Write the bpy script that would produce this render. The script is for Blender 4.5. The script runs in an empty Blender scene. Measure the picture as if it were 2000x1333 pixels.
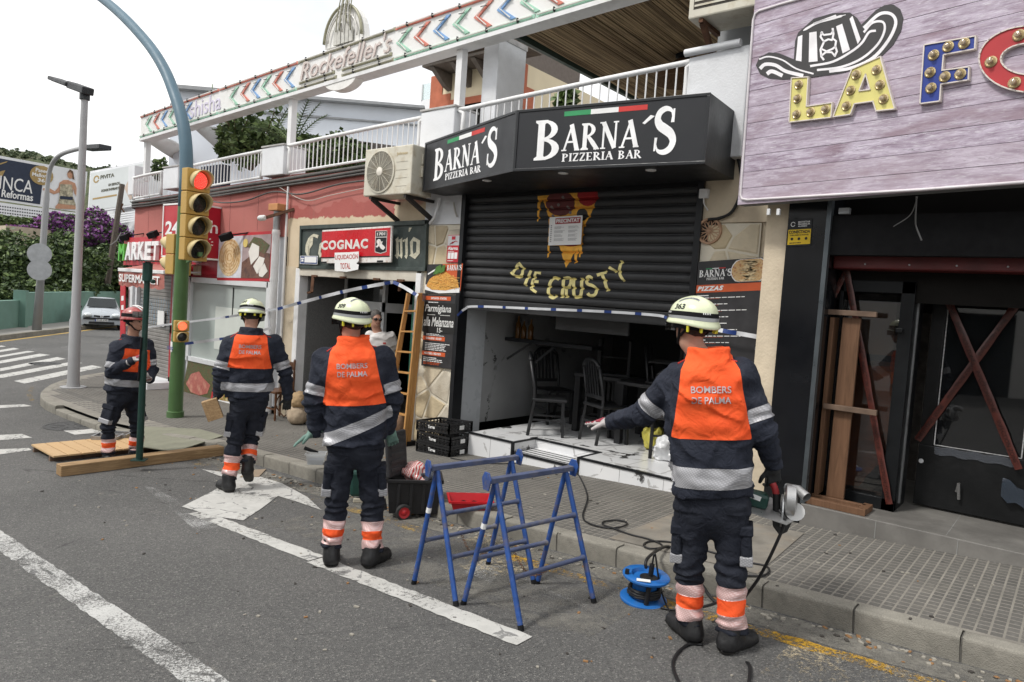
import bpy,bmesh,math,random
import numpy as np
from mathutils import Vector as V,Matrix
from mathutils.bvhtree import BVHTree
random.seed(7);rng=np.random.default_rng(7)
scene=bpy.context.scene;COL=scene.collection
R_=math.radians

# ------------------------------------------------------------------ camera, sky, sun, exposure
FPX,PITCH,ROLL,YAW,CAMZ=1375.0,R_(3.3),R_(3.9),R_(39.1),1.75
FW=V((-math.sin(YAW)*math.cos(PITCH),math.cos(YAW)*math.cos(PITCH),-math.sin(PITCH)))
_rt=V((math.cos(YAW),math.sin(YAW),0));_up=_rt.cross(FW)
CR=_rt*math.cos(ROLL)+_up*math.sin(ROLL);CU=_up*math.cos(ROLL)-_rt*math.sin(ROLL)
CO=V((0,0,CAMZ))
cam=bpy.data.cameras.new('camera');camo=bpy.data.objects.new('camera',cam);COL.objects.link(camo)
cam.sensor_fit='HORIZONTAL';cam.sensor_width=36;cam.lens=36*FPX/2000;cam.clip_start=.05;cam.clip_end=2000
m4=Matrix((CR,CU,-FW)).transposed().to_4x4();m4.translation=CO;camo.matrix_world=m4
scene.camera=camo
SUN_EL,SUN_AZ=R_(52),R_(205)
w=bpy.data.worlds.new('World');scene.world=w;w.use_nodes=True
nt=w.node_tree;nt.nodes.clear()
def _n(t,**k):
    n=nt.nodes.new(t)
    for a,b in k.items():setattr(n,a,b)
    return n
sky=_n('ShaderNodeTexSky',sky_type='NISHITA',sun_disc=False,sun_elevation=SUN_EL,sun_rotation=SUN_AZ)
tc=_n('ShaderNodeTexCoord');ns=_n('ShaderNodeTexNoise');ns.inputs['Scale'].default_value=2.2;ns.inputs['Detail'].default_value=6
mp=_n('ShaderNodeMapping');mp.inputs['Scale'].default_value=(1,1,2.6)
rp=_n('ShaderNodeMapRange');rp.inputs['From Min'].default_value=.32;rp.inputs['From Max'].default_value=.62
rp.inputs['To Min'].default_value=.6;rp.inputs['To Max'].default_value=.97
mx=_n('ShaderNodeMix',data_type='RGBA');mx.inputs['B'].default_value=(11.5,11.4,11.2,1)
bg=_n('ShaderNodeBackground');bg.inputs['Strength'].default_value=.09
wo=_n('ShaderNodeOutputWorld');L=nt.links.new
L(tc.outputs['Generated'],mp.inputs['Vector']);L(mp.outputs['Vector'],ns.inputs['Vector']);L(ns.outputs['Fac'],rp.inputs['Value'])
L(rp.outputs['Result'],mx.inputs['Factor']);L(sky.outputs['Color'],mx.inputs['A']);L(mx.outputs['Result'],bg.inputs['Color'])
L(bg.outputs['Background'],wo.inputs['Surface'])
sl=bpy.data.lights.new('sun','SUN');sl.energy=1.9;sl.angle=R_(10);sl.color=(1,.97,.92)
so=bpy.data.objects.new('sun',sl);COL.objects.link(so)
sd=V((math.sin(SUN_AZ)*math.cos(SUN_EL),math.cos(SUN_AZ)*math.cos(SUN_EL),math.sin(SUN_EL)))
so.rotation_euler=sd.to_track_quat('Z','Y').to_euler();so.location=(-4,-6,14)
vs=scene.view_settings;scene.display_settings.display_device='sRGB'
vs.view_transform='Standard';vs.look='None';vs.exposure=0.48;vs.gamma=1;vs.use_curve_mapping=False
scene.cycles.max_bounces=6;scene.cycles.diffuse_bounces=3;scene.cycles.glossy_bounces=3
scene.cycles.transmission_bounces=6;scene.cycles.transparent_max_bounces=8
scene.cycles.use_denoising=True;scene.cycles.use_adaptive_sampling=True;scene.cycles.adaptive_threshold=.015
scene.cycles.caustics_reflective=False;scene.cycles.caustics_refractive=False

# ------------------------------------------------------------------ from a point of the photograph to its place in the street
def ray(x,y):
    return (FW*FPX+CR*(x-1000)-CU*(y-666.5)).normalized()
def F(x,y,Y):
    d=ray(x,y);return CO+d*((Y-CO.y)/d.y)
def FX(x,y,X):
    d=ray(x,y);return CO+d*((X-CO.x)/d.x)
def HZ(x,y,z):
    d=ray(x,y);return CO+d*((z-CO.z)/d.z)
def D(x,y,dist):
    d=ray(x,y);return CO+d*(dist/(d.x*FW.x+d.y*FW.y)*math.hypot(FW.x,FW.y))
ZX=[-200,-16,-13,-11,-9,-7,0,12];ZZ=[-.56,-.56,-.55,-.53,-.46,-.367,0,.63]
def zr(x):return float(np.interp(x,ZX,ZZ))
KERB=.14
def zs(x):return zr(x)+KERB
def G(x,y,h=0):
    z=0
    for _ in range(40):
        P=HZ(x,y,z+h);z=.5*z+.5*zr(P.x)
    return P

# ------------------------------------------------------------------ materials
def lin(c):
    return tuple((v/255/12.92 if v/255 <=.04045 else ((v/255+.055)/1.055)**2.4) for v in c)
class NT:
    def __init__(s,name):
        s.m=bpy.data.materials.new(name);s.m.use_nodes=True;s.t=s.m.node_tree
        s.b=s.t.nodes['Principled BSDF'];s.tc=s.t.nodes.new('ShaderNodeTexCoord');s.co=s.tc.outputs['Object']
    def n(s,t):return s.t.nodes.new(t)
    def set(s,sock,v):
        if hasattr(v,'is_linked') or isinstance(v,bpy.types.NodeSocket):s.t.links.new(v,sock)
        else:sock.default_value=(tuple(v)+(1,) if isinstance(v,(tuple,list)) and len(v) ==3 and sock.type=='RGBA' else v)
    def map(s,scale=(1,1,1),rot=(0,0,0),loc=(0,0,0),co=None):
        n=s.n('ShaderNodeMapping');s.set(n.inputs[0],co or s.co);n.inputs['Scale'].default_value=scale
        n.inputs['Rotation'].default_value=rot;n.inputs['Location'].default_value=loc;return n.outputs[0]
    def noise(s,scale,detail=4,rough=.55,co=None,dist=0):
        n=s.n('ShaderNodeTexNoise');s.set(n.inputs['Vector'],co or s.co);n.inputs['Scale'].default_value=scale
        n.inputs['Detail'].default_value=detail;n.inputs['Roughness'].default_value=rough;n.inputs['Distortion'].default_value=dist
        return n.outputs['Fac']
    def vor(s,scale,feat='F1',co=None,out='Distance',rnd=1):
        n=s.n('ShaderNodeTexVoronoi');n.feature=feat;s.set(n.inputs['Vector'],co or s.co);n.inputs['Scale'].default_value=scale
        n.inputs['Randomness'].default_value=rnd
        return n.outputs[out]
    def wave(s,scale,dist=2,detail=2,co=None,dirn='X',prof='SIN',dscale=1):
        n=s.n('ShaderNodeTexWave');s.set(n.inputs['Vector'],co or s.co);n.inputs['Scale'].default_value=scale;n.bands_direction=dirn
        n.inputs['Distortion'].default_value=dist;n.inputs['Detail'].default_value=detail;n.wave_profile=prof
        n.inputs['Detail Scale'].default_value=dscale;return n.outputs['Fac']
    def mr(s,v,a,b,c=0,d=1):
        n=s.n('ShaderNodeMapRange');s.set(n.inputs['Value'],v)
        for k,q in (('From Min',a),('From Max',b),('To Min',c),('To Max',d)):n.inputs[k].default_value=q
        return n.outputs[0]
    def ma(s,op,a,b=0,c=0):
        n=s.n('ShaderNodeMath');n.operation=op;s.set(n.inputs[0],a);s.set(n.inputs[1],b);s.set(n.inputs[2],c);return n.outputs[0]
    def mix(s,f,a,b,blend='MIX'):
        n=s.n('ShaderNodeMix');n.data_type='RGBA';n.blend_type=blend
        s.set(n.inputs['Factor'],f);s.set(n.inputs['A'],a);s.set(n.inputs['B'],b);return n.outputs['Result']
    def sep(s,co=None):
        n=s.n('ShaderNodeSeparateXYZ');s.set(n.inputs[0],co or s.co);return n.outputs
    def bump(s,h,strength=.3,dist=.01):
        n=s.n('ShaderNodeBump');s.set(n.inputs['Height'],h);n.inputs['Strength'].default_value=strength
        n.inputs['Distance'].default_value=dist;s.t.links.new(n.outputs[0],s.b.inputs['Normal'])
    def out(s,col,rough=.6,metal=0,spec=.5,**k):
        s.set(s.b.inputs['Base Color'],col);s.set(s.b.inputs['Roughness'],rough);s.b.inputs['Metallic'].default_value=metal
        s.b.inputs['Specular IOR Level'].default_value=spec
        for a,b in k.items():s.set(s.b.inputs[a],b)
        return s.m
_MC={}
def M(name,col,rough=.6,metal=0,var=.12,vs=6,bump=0,bs=60,spec=.4,dirt=None,ds=3,da=.5,emit=None,es=0):
    if name in _MC:return _MC[name]
    s=NT(name);c=tuple(col)
    hi=tuple(min(1,x*(1+var)) for x in c);lo=tuple(x*(1-var) for x in c)
    k=s.mix(s.mr(s.noise(vs,5),.3,.7),lo,hi)
    if dirt:k=s.mix(s.mr(s.noise(ds,6,.65),.5,.75,0,da),k,dirt)
    if bump:s.bump(s.noise(bs,5),bump,.01)
    r=s.mr(s.noise(vs*1.7,3),.3,.7,max(0,rough-.08),min(1,rough+.08))
    m=s.out(k,r,metal,spec)
    if emit:s.b.inputs['Emission Color'].default_value=tuple(emit)+(1,);s.b.inputs['Emission Strength'].default_value=es
    _MC[name] =m;return m

# ------------------------------------------------------------------ mesh builder
ORG={}
class MB:
    def __init__(s):s.v=[];s.f=[];s.mi=[]
    def add(s,vs,fs,m=0):
        o=len(s.v);s.v += [tuple(p) for p in vs];s.f += [tuple(i+o for i in f) for f in fs];s.mi += [m]*len(fs);return s
    def box(s,a,b,m=0):
        (x0,y0,z0),(x1,y1,z1) =a,b
        x0,x1=min(x0,x1),max(x0,x1);y0,y1=min(y0,y1),max(y0,y1);z0,z1=min(z0,z1),max(z0,z1)
        return s.add([(x0,y0,z0),(x1,y0,z0),(x1,y1,z0),(x0,y1,z0),(x0,y0,z1),(x1,y0,z1),(x1,y1,z1),(x0,y1,z1)],
                     [(0,3,2,1),(4,5,6,7),(0,1,5,4),(1,2,6,5),(2,3,7,6),(3,0,4,7)],m)
    def obox(s,c,ax,ay,az,m=0):
        c=V(c);ax,ay,az=V(ax),V(ay),V(az)
        if ax.cross(ay).dot(az) <0:az=-az
        vs=[c+ax*i+ay*j+az*k for k in (-1,1) for i,j in ((-1,-1),(1,-1),(1,1),(-1,1))]
        return s.add(vs,[(0,3,2,1),(4,5,6,7),(0,1,5,4),(1,2,6,5),(2,3,7,6),(3,0,4,7)],m)
    def bar(s,p,q,w,h,up=(0,0,1),m=0):
        p,q=V(p),V(q);d=(q-p);L=d.length;d.normalize();u=V(up);x=d.cross(u)
        if x.length<1e-4:x=d.cross(V((1,0,0)))
        x.normalize();u=x.cross(d)
        return s.obox((p+q)/2,d*L/2,x*w/2,u*h/2,m)
    def tube(s,pts,r,n=8,m=0,caps=True):
        pts=[V(p) for p in pts];k=len(pts);rs=r if isinstance(r,(list,tuple)) else [r]*k
        t=(pts[1]-pts[0]).normalized();x=t.orthogonal().normalized();vs=[]
        for i,p in enumerate(pts):
            a=pts[max(0,i-1)];b=pts[min(k-1,i+1)];t=(b-a)
            if t.length<1e-7:t=V((0,0,1))
            t.normalize();x=(x-t*x.dot(t))
            if x.length<1e-5:x=t.orthogonal()
            x.normalize();y=t.cross(x)
            for j in range(n):
                th=2*math.pi*j/n;vs.append(p+(x*math.cos(th)+y*math.sin(th))*rs[i])
        fs=[(i*n+j,i*n+(j+1) % n,(i+1)*n+(j+1) % n,(i+1)*n+j) for i in range(k-1) for j in range(n)]
        if caps:fs += [tuple(range(n-1,-1,-1)),tuple((k-1)*n+j for j in range(n))]
        return s.add(vs,fs,m)
    def lathe(s,c,axis,prof,n=16,m=0,caps=True):
        c=V(c);t=V(axis).normalized();x=t.orthogonal().normalized();y=t.cross(x);vs=[]
        for r,h in prof:
            for j in range(n):
                th=2*math.pi*j/n;vs.append(c+t*h+(x*math.cos(th)+y*math.sin(th))*max(r,1e-5))
        k=len(prof)
        fs=[(i*n+j,i*n+(j+1) % n,(i+1)*n+(j+1) % n,(i+1)*n+j) for i in range(k-1) for j in range(n)]
        if caps and prof[0][0] >1e-4:fs.append(tuple(range(n-1,-1,-1)))
        if caps and prof[-1][0] >1e-4:fs.append(tuple((k-1)*n+j for j in range(n)))
        return s.add(vs,fs,m)
    def prism(s,pts,dv,m=0):
        pts=[V(p) for p in pts];dv=V(dv);n=len(pts)
        nn=V((0,0,0))
        for i in range(n):nn += (pts[i]-pts[0]).cross(pts[(i+1) % n]-pts[0])
        if nn.dot(dv) <0:pts.reverse()
        vs=pts+[p+dv for p in pts]
        return s.add(vs,[tuple(range(n-1,-1,-1)),tuple(range(n,2*n))]+[(i,(i+1) % n,n+(i+1) % n,n+i) for i in range(n)],m)
    def ell(s,c,r,n=12,k=8,m=0):
        c=V(c);rx,ry,rz=r if isinstance(r,(tuple,list)) else (r,r,r);vs=[]
        for i in range(1,k):
            a=math.pi*i/k-math.pi/2
            for j in range(n):
                th=2*math.pi*j/n;vs.append(c+V((rx*math.cos(a)*math.cos(th),ry*math.cos(a)*math.sin(th),rz*math.sin(a))))
        vs += [c-V((0,0,rz)),c+V((0,0,rz))];b=(k-1)*n
        fs=[(i*n+j,i*n+(j+1) % n,(i+1)*n+(j+1) % n,(i+1)*n+j) for i in range(k-2) for j in range(n)]
        fs += [(b,(j+1) % n,j) for j in range(n)]+[(b+1,(k-2)*n+j,(k-2)*n+(j+1) % n) for j in range(n)]
        return s.add(vs,fs,m)
    def grid(s,rows,m=0,close=False):
        k=len(rows);n=len(rows[0]);vs=[p for r in rows for p in r];fs=[]
        for i in range(k-1):
            for j in range(n if close else n-1):fs.append((i*n+j,i*n+(j+1) % n,(i+1)*n+(j+1) % n,(i+1)*n+j))
        return s.add(vs,fs,m)
    def build(s,name,mats,parent=None,smooth=False,bevel=0,base=None,label=None,kind=None,sub=0):
        me=bpy.data.meshes.new(name);o=bpy.data.objects.new(name,me);COL.objects.link(o)
        if parent is not None:org=ORG[parent.name];o.parent=parent
        else:
            if base is None:
                a=np.array(s.v);org=V(((a[:,0].min()+a[:,0].max())/2,(a[:,1].min()+a[:,1].max())/2,a[:,2].min()))
            else:org=V(base)
            o.location=org
        ORG[o.name] =V(org)
        me.from_pydata([(x-org.x,y-org.y,z-org.z) for x,y,z in s.v],[],s.f)
        for q in (mats if isinstance(mats,(list,tuple)) else [mats]):me.materials.append(q)
        if any(s.mi):me.polygons.foreach_set('material_index',s.mi)
        if smooth:
            me.polygons.foreach_set('use_smooth',[True]*len(s.f))
            if smooth != 'all':me.set_sharp_from_angle(angle=R_(42))
        if bevel:
            b=o.modifiers.new('bevel','BEVEL');b.width=bevel;b.segments=2;b.limit_method='ANGLE'
        if sub:q=o.modifiers.new('sub','SUBSURF');q.levels=sub;q.render_levels=sub
        if label:o['label'] =label
        if kind:o['kind'] =kind
        return o
def tag(o,label,cat,group=None,kind=None):
    o['label'] =label;o['category'] =cat
    if group:o['group'] =group
    if kind:o['kind'] =kind
    return o
def thing(name,label,cat,loc,group=None):
    o=bpy.data.objects.new(name,None);COL.objects.link(o);o.location=loc;ORG[o.name] =V(loc);o.empty_display_size=.1
    return tag(o,label,cat,group)
def struct(mb,name,mats,**k):
    o=mb.build(name,mats,**k);o['kind'] ='structure';return o
def dup(root,delta,rotz=0,label=None):
    def cp(o,par):
        c=o.copy();COL.objects.link(c);c.parent=par;ORG[c.name] =ORG[o.name]+V(delta)
        for ch in [x for x in o.children]:cp(ch,c)
        return c
    r=cp(root,None);r.location=root.location+V(delta);r.rotation_euler.z += rotz
    if label:r['label'] =label
    return r

# ------------------------------------------------------------------ lettering: built-in type, own serif glyphs, flat shapes
_TX={}
def text_geo(s,bold=0,shear=0,spacing=1,align='LEFT'):
    key=(s,bold,shear,spacing,align)
    if key in _TX:return _TX[key]
    cu=bpy.data.curves.new('t','FONT');cu.body=s;cu.offset=bold;cu.shear=shear;cu.space_character=spacing
    cu.resolution_u=3;cu.align_x=align;cu.fill_mode='FRONT'
    o=bpy.data.objects.new('t',cu);COL.objects.link(o)
    me=bpy.data.meshes.new_from_object(o.evaluated_get(bpy.context.evaluated_depsgraph_get()))
    vs=[tuple(v.co) for v in me.vertices];fs=[tuple(p.vertices) for p in me.polygons]
    bpy.data.objects.remove(o);bpy.data.curves.remove(cu);bpy.data.meshes.remove(me)
    xs=[v[0] for v in vs];ys=[v[1] for v in vs];x0,x1,y0,y1=min(xs),max(xs),min(ys),max(ys)
    _TX[key] =([((x-x0)/(x1-x0),(y-y0)/(y1-y0)) for x,y,z in vs],fs);return _TX[key]
def put_text(mb,s,o,ux,uy,nrm,th=.002,bold=.02,shear=0,m=0,spacing=1,warp=None):
    vs,fs=text_geo(s,bold,shear,spacing);o,ux,uy,nrm=V(o),V(ux),V(uy),V(nrm).normalized()
    W=warp or (lambda u,v:(u,v))
    P=[]
    for u,v in vs:
        a,b=W(u,v);P.append(o+ux*a+uy*b+nrm*th)
    flip=ux.cross(uy).dot(nrm) <0
    mb.add(P,[tuple(reversed(f)) if flip else f for f in fs],m)
    if th>.004:
        ed={}
        for f in fs:
            for i in range(len(f)):ed[(f[i],f[(i+1) % len(f)])] =1
        bd=[(a,b) for a,b in ed if (b,a) not in ed];k=len(vs)
        B=P+[p-nrm*th for p in P]
        mb.add(B,[(b,a,a+k,b+k) if not flip else (a,b,b+k,a+k) for a,b in bd],m)
def arc(cx,cy,rx,ry,ix,iy,a0,a1,n=10):
    A=[R_(a0+(a1-a0)*i/n) for i in range(n+1)]
    return [(cx+rx*math.cos(a),cy+ry*math.sin(a)) for a in A]+[(cx+ix*math.cos(a),cy+iy*math.sin(a)) for a in reversed(A)]
def ribbon(pts,ws):
    P=[V((p[0],p[1])) for p in pts];k=len(P);ws=ws if isinstance(ws,(list,tuple)) else [ws]*k;l,r=[],[]
    for i in range(k):
        t=(P[min(k-1,i+1)]-P[max(0,i-1)]).normalized();nn=V((-t.y,t.x));l.append(tuple(P[i]+nn*ws[i]/2));r.append(tuple(P[i]-nn*ws[i]/2))
    return l+r[::-1]
def bez(pts,n=8):
    P=[np.array(p,float) for p in pts];P=[2*P[0]-P[1]]+P+[2*P[-1]-P[-2]];out=[]
    for i in range(1,len(P)-2):
        for j in range(n):
            t=j/n;a,b,c,d=P[i-1:i+3]
            out.append(tuple(.5*((2*b)+(-a+c)*t+(2*a-5*b+4*c-d)*t*t+(-a+3*b-3*c+d)*t**3)))
    return out+[tuple(P[-2])]
def cat3(pts,n=8):return [V(p) for p in bez([tuple(p) for p in pts],n)]
def stem(x,w):return [(x-.07,0),(x+w+.07,0),(x+w+.07,.05),(x+w,.1),(x+w,.9),(x+w+.07,.95),(x+w+.07,1),(x-.07,1),(x-.07,.95),(x,.9),(x,.1),(x-.07,.05)]
def foot(x,y=0):return [(x-.11,y),(x+.11,y),(x+.11,y+.05),(x-.11,y+.05)]
_S=ribbon(bez([(.56,.74),(.5,.9),(.33,.95),(.16,.88),(.1,.74),(.18,.61),(.35,.52),(.52,.42),(.6,.27),(.52,.12),(.34,.05),(.16,.09),(.07,.25)],4),
            [.05]*4+[.07+.14*math.sin(math.pi*i/40) for i in range(41)]+[.05]*4)
GL={'I':(.3,[stem(.08,.16)]),
 'B':(.72,[stem(.08,.17),arc(.22,.75,.36,.25,.2,.19,-90,90),arc(.22,.27,.42,.27,.24,.2,-90,90),[(.2,.475),(.32,.475),(.32,.535),(.2,.535)]]),
 'P':(.66,[stem(.08,.17),arc(.22,.73,.38,.27,.21,.21,-90,90)]),
 'R':(.74,[stem(.08,.17),arc(.22,.74,.36,.26,.2,.2,-90,90),ribbon([(.3,.5),(.5,.25),(.68,.02)],[.12,.17,.15]),foot(.66)]),
 'A':(.76,[ribbon([(.1,.03),(.4,.98)],.08),ribbon([(.37,1),(.66,.02)],.18),[(.22,.3),(.54,.3),(.52,.37),(.24,.37)],foot(.1),foot(.66)]),
 'N':(.8,[ribbon([(.14,.0),(.14,.97)],.08),ribbon([(.12,.98),(.64,.02)],.18),ribbon([(.66,.02),(.66,1)],.08),foot(.14),foot(.66,.95),foot(.08,.95)]),
 'S':(.66,[_S,[(.5,.66),(.6,.66),(.6,.94),(.55,.94)],[(.04,.08),(.09,.08),(.13,.36),(.05,.36)]]),
 'Z':(.62,[[(.06,.9),(.56,.9),(.58,1),(.06,1)],ribbon([(.5,.93),(.12,.06)],.15),[(.06,0),(.58,0),(.58,.1),(.06,.1)],[(.06,.76),(.1,.76),(.12,.95),(.06,.95)],[(.52,.05),(.58,.05),(.58,.24),(.54,.24)]]),
 'E':(.62,[stem(.08,.16),[(.2,.92),(.54,.92),(.54,1),(.2,1)],[(.2,.46),(.44,.46),(.44,.54),(.2,.54)],[(.2,0),(.57,0),(.57,.08),(.2,.08)],[(.5,.76),(.54,.76),(.54,.95),(.5,.95)],[(.53,.05),(.57,.05),(.57,.26),(.53,.26)]]),
 "'":(.26,[[(.02,.72),(.07,.7),(.24,.98),(.14,1.0)]]),' ':(.4,[])}
def serif_len(s,sp=.04):return sum(GL[c][0]+sp for c in s)-sp
def put_serif(mb,s,o,ux,uy,nrm,th=.002,m=0,sp=.04):
    W=serif_len(s,sp);x=0;o,ux,uy,nrm=V(o),V(ux),V(uy),V(nrm).normalized();q=0
    for c in s:
        for poly in GL[c][1]:
            q += 1;mb.prism([o+ux*((x+a)/W)+uy*b for a,b in poly],nrm*(th+.0004*(q % 5)),m)
        x += GL[c][0]+sp
def put_poly(mb,pts,o,ux,uy,nrm,th=.002,m=0,lift=0):
    o,ux,uy,nrm=V(o),V(ux),V(uy),V(nrm).normalized()
    mb.prism([o+ux*a+uy*b+nrm*lift for a,b in pts],nrm*th,m)
class Quad:
    def __init__(s,bl,br,tl):
        s.o=V(bl);s.x=V(br)-s.o;s.y=V(tl)-s.o;s.n=s.x.cross(s.y).normalized()
        if s.n.dot(CO-s.o) <0:s.n=-s.n
    def p(s,u,v,lift=0):return s.o+s.x*u+s.y*v+s.n*lift
    def rect(s,mb,u0,v0,u1,v1,th=.002,lift=0,m=0):mb.prism([s.p(u0,v0,lift),s.p(u1,v0,lift),s.p(u1,v1,lift),s.p(u0,v1,lift)],s.n*th,m)
    def poly(s,mb,pts,th=.002,lift=0,m=0):mb.prism([s.p(a,b,lift) for a,b in pts],s.n*th,m)
    def text(s,mb,t,u0,v0,u1,v1,lift=.003,m=0,**k):put_text(mb,t,s.p(u0,v0),s.x*(u1-u0),s.y*(v1-v0),s.n,lift,m=m,**k)
    def serif(s,mb,t,u0,v0,u1,v1,lift=0,th=.003,m=0):put_serif(mb,t,s.p(u0,v0,lift),s.x*(u1-u0),s.y*(v1-v0),s.n,th,m)
    def lines(s,mb,u0,v0,u1,v1,n,m=0,lift=.002,fill=.45,seed=1):
        r=random.Random(seed);h=(v1-v0)/n
        for i in range(n):
            v=v1-h*(i+1);e=u0+(u1-u0)*r.uniform(.55,1);u=u0
            while u<e-.01:
                q=min(e,u+(u1-u0)*r.uniform(.05,.16));s.rect(mb,u,v,q,v+h*fill,.0008,lift,m);u=q+(u1-u0)*.02

# ------------------------------------------------------------------ distance-field modelling (bodies, clothes, stones)
def surfnet(fn,lo,hi,h):
    lo=np.array(lo,float);n=np.ceil((np.array(hi,float)-lo)/h).astype(int)+1
    g=np.stack(np.meshgrid(*[lo[i]+h*np.arange(n[i]) for i in range(3)],indexing='ij'),-1)
    Dv=fn(g.reshape(-1,3)).reshape(n);S=Dv<0
    sh=tuple(n-1);acc=np.zeros(sh+(3,));cnt=np.zeros(sh)
    def sub(a,c):return a[c[0]:c[0]+sh[0],c[1]:c[1]+sh[1],c[2]:c[2]+sh[2]]
    for ax in range(3):
        oth=[i for i in range(3) if i != ax]
        for b in (0,1):
            for d in (0,1):
                c0=[0,0,0];c0[oth[0]] =b;c0[oth[1]] =d;c1=list(c0);c1[ax] =1
                d0,d1=sub(Dv,c0),sub(Dv,c1);cr=(d0<0) != (d1<0)
                t=np.where(cr,d0/np.where(cr,d0-d1,1),0);cnt += cr
                for i in range(3):acc[...,i] += cr*(t if i==ax else c0[i])
    mk=cnt>0;idx=-np.ones(sh,int);idx[mk] =np.arange(mk.sum())
    vs=lo+h*(np.argwhere(mk)+acc[mk]/cnt[mk][:,None]);F_=[]
    for ax in range(3):
        o1,o2=[(1,2),(2,0),(0,1)][ax]
        sl0=[slice(None)]*3;sl1=[slice(None)]*3;sl0[ax] =slice(0,-1);sl1[ax] =slice(1,None)
        a,b=S[tuple(sl0)],S[tuple(sl1)];e=np.argwhere(a != b)
        ok=(e[:,o1] >0) & (e[:,o2] >0) & (e[:,o1] <n[o1]-1) & (e[:,o2] <n[o2]-1);e=e[ok]
        q=[]
        for i,j in ((-1,-1),(0,-1),(0,0),(-1,0)):
            c=e.copy();c[:,o1] += i;c[:,o2] += j;q.append(idx[c[:,0],c[:,1],c[:,2]])
        q=np.stack(q,1);fl=~a[e[:,0],e[:,1],e[:,2]];q[fl] =q[fl][:,::-1];F_.append(q)
    return vs,np.concatenate(F_)
def smin(a,b,k):
    h=np.clip(.5+.5*(b-a)/k,0,1);return b+(a-b)*h-k*h*(1-h)
def cap(P,a,b,ra,rb,full=False):
    a,b=np.array(a),np.array(b);ab=b-a;t=np.clip(((P-a)@ab)/(ab@ab),0,1)
    d=np.linalg.norm(P-a-t[:,None]*ab,axis=1)-(ra+(rb-ra)*t);return (d,t) if full else d
def elp(P,c,r,B=None):
    q=P-np.array(c);q=q@np.array(B).T if B is not None else q
    r=np.array(r);k=np.linalg.norm(q/r,axis=1);return (k-1)*r.min()
def rbx(P,c,hs,rad,B=None):
    q=P-np.array(c);q=q@np.array(B).T if B is not None else q
    q=np.abs(q)-(np.array(hs)-rad);return np.linalg.norm(np.maximum(q,0),axis=1)+np.minimum(q.max(1),0)-rad
_LAT=rng.random((32,32,32))
def vn(P,sc=(1,1,1),seed=0):
    q=P*np.array(sc)+seed*7.31;i=np.floor(q).astype(int);f=q-i;f=f*f*(3-2*f);r=0
    for a in (0,1):
        for b in (0,1):
            for c in (0,1):
                wt=(f[:,0] if a else 1-f[:,0])*(f[:,1] if b else 1-f[:,1])*(f[:,2] if c else 1-f[:,2])
                r=r+wt*_LAT[(i[:,0]+a) & 31,(i[:,1]+b) & 31,(i[:,2]+c) & 31]
    return r*2-1
def split_iso(vs,tris,fld,key):
    f=fld[key];s=f>=0;ts=s[tris];cr=ts.any(1) & ~ts.all(1);keep=[tuple(t) for t in tris[~cr]]
    V_=[vs];new=[];cache={};nv=len(vs);out=keep
    ext={k:[] for k in fld}
    def cut(a,b):
        nonlocal nv
        k=(a,b) if a<b else (b,a)
        if k not in cache:
            t=f[a]/(f[a]-f[b]);new.append(vs[a]+(vs[b]-vs[a])*t)
            for q in fld:ext[q].append(0.0 if q==key else fld[q][a]+(fld[q][b]-fld[q][a])*t)
            cache[k] =nv;nv += 1
        return cache[k]
    sides=[]
    for t in tris[cr]:
        t=list(t)
        while s[t[0]] ==s[t[1]] or s[t[0]] ==s[t[2]]:t=t[1:]+t[:1]
        a,b,c=t;p,q=cut(a,b),cut(a,c);sg=s[a]
        out += [(a,p,q),(p,b,c),(p,c,q)];sides += [sg,not sg,not sg]
    side=np.concatenate([s[tris[~cr]].all(1) if len(keep) else np.zeros(0,bool),np.array(sides,bool)])
    vs2=np.concatenate([vs,np.array(new).reshape(-1,3)]);f2={k:np.concatenate([fld[k],np.array(ext[k])]) for k in fld}
    src=np.concatenate([np.nonzero(~cr)[0],np.repeat(np.nonzero(cr)[0],3)])
    return vs2,np.array(out,int),f2,side,src
def tri(q):return np.concatenate([q[:,[0,1,2]],q[:,[0,2,3]]])
def vnorm(vs,t):
    n=np.zeros_like(vs);fn=np.cross(vs[t[:,1]]-vs[t[:,0]],vs[t[:,2]]-vs[t[:,0]])
    for i in range(3):np.add.at(n,t[:,i],fn)
    return n/np.maximum(np.linalg.norm(n,axis=1),1e-12)[:,None]
def np_obj(name,vs,fs,mats,parent=None,smooth=True,base=None,label=None,kind=None,mi=None):
    used=np.unique(fs);rm=-np.ones(len(vs),int);rm[used] =np.arange(len(used));vs=vs[used];fs=rm[fs]
    me=bpy.data.meshes.new(name);o=bpy.data.objects.new(name,me);COL.objects.link(o)
    if parent is not None:org=ORG[parent.name];o.parent=parent
    else:org=V(base) if base is not None else V(((vs[:,0].min()+vs[:,0].max())/2,(vs[:,1].min()+vs[:,1].max())/2,vs[:,2].min()));o.location=org
    ORG[o.name] =V(org);k=fs.shape[1];vs=vs-np.array(org)
    me.vertices.add(len(vs));me.vertices.foreach_set('co',vs.astype(np.float32).ravel())
    me.loops.add(fs.size);me.loops.foreach_set('vertex_index',fs.astype(np.int32).ravel())
    me.polygons.add(len(fs));me.polygons.foreach_set('loop_start',np.arange(0,fs.size,k,dtype=np.int32))
    me.polygons.foreach_set('loop_total',np.full(len(fs),k,np.int32))
    if mi is not None:me.polygons.foreach_set('material_index',np.array(mi,np.int32))
    for q in (mats if isinstance(mats,(list,tuple)) else [mats]):me.materials.append(q)
    me.update(calc_edges=True)
    if smooth:me.polygons.foreach_set('use_smooth',np.ones(len(fs),bool))
    me.validate()
    if label:o['label'] =label
    if kind:o['kind'] =kind
    return o
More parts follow.
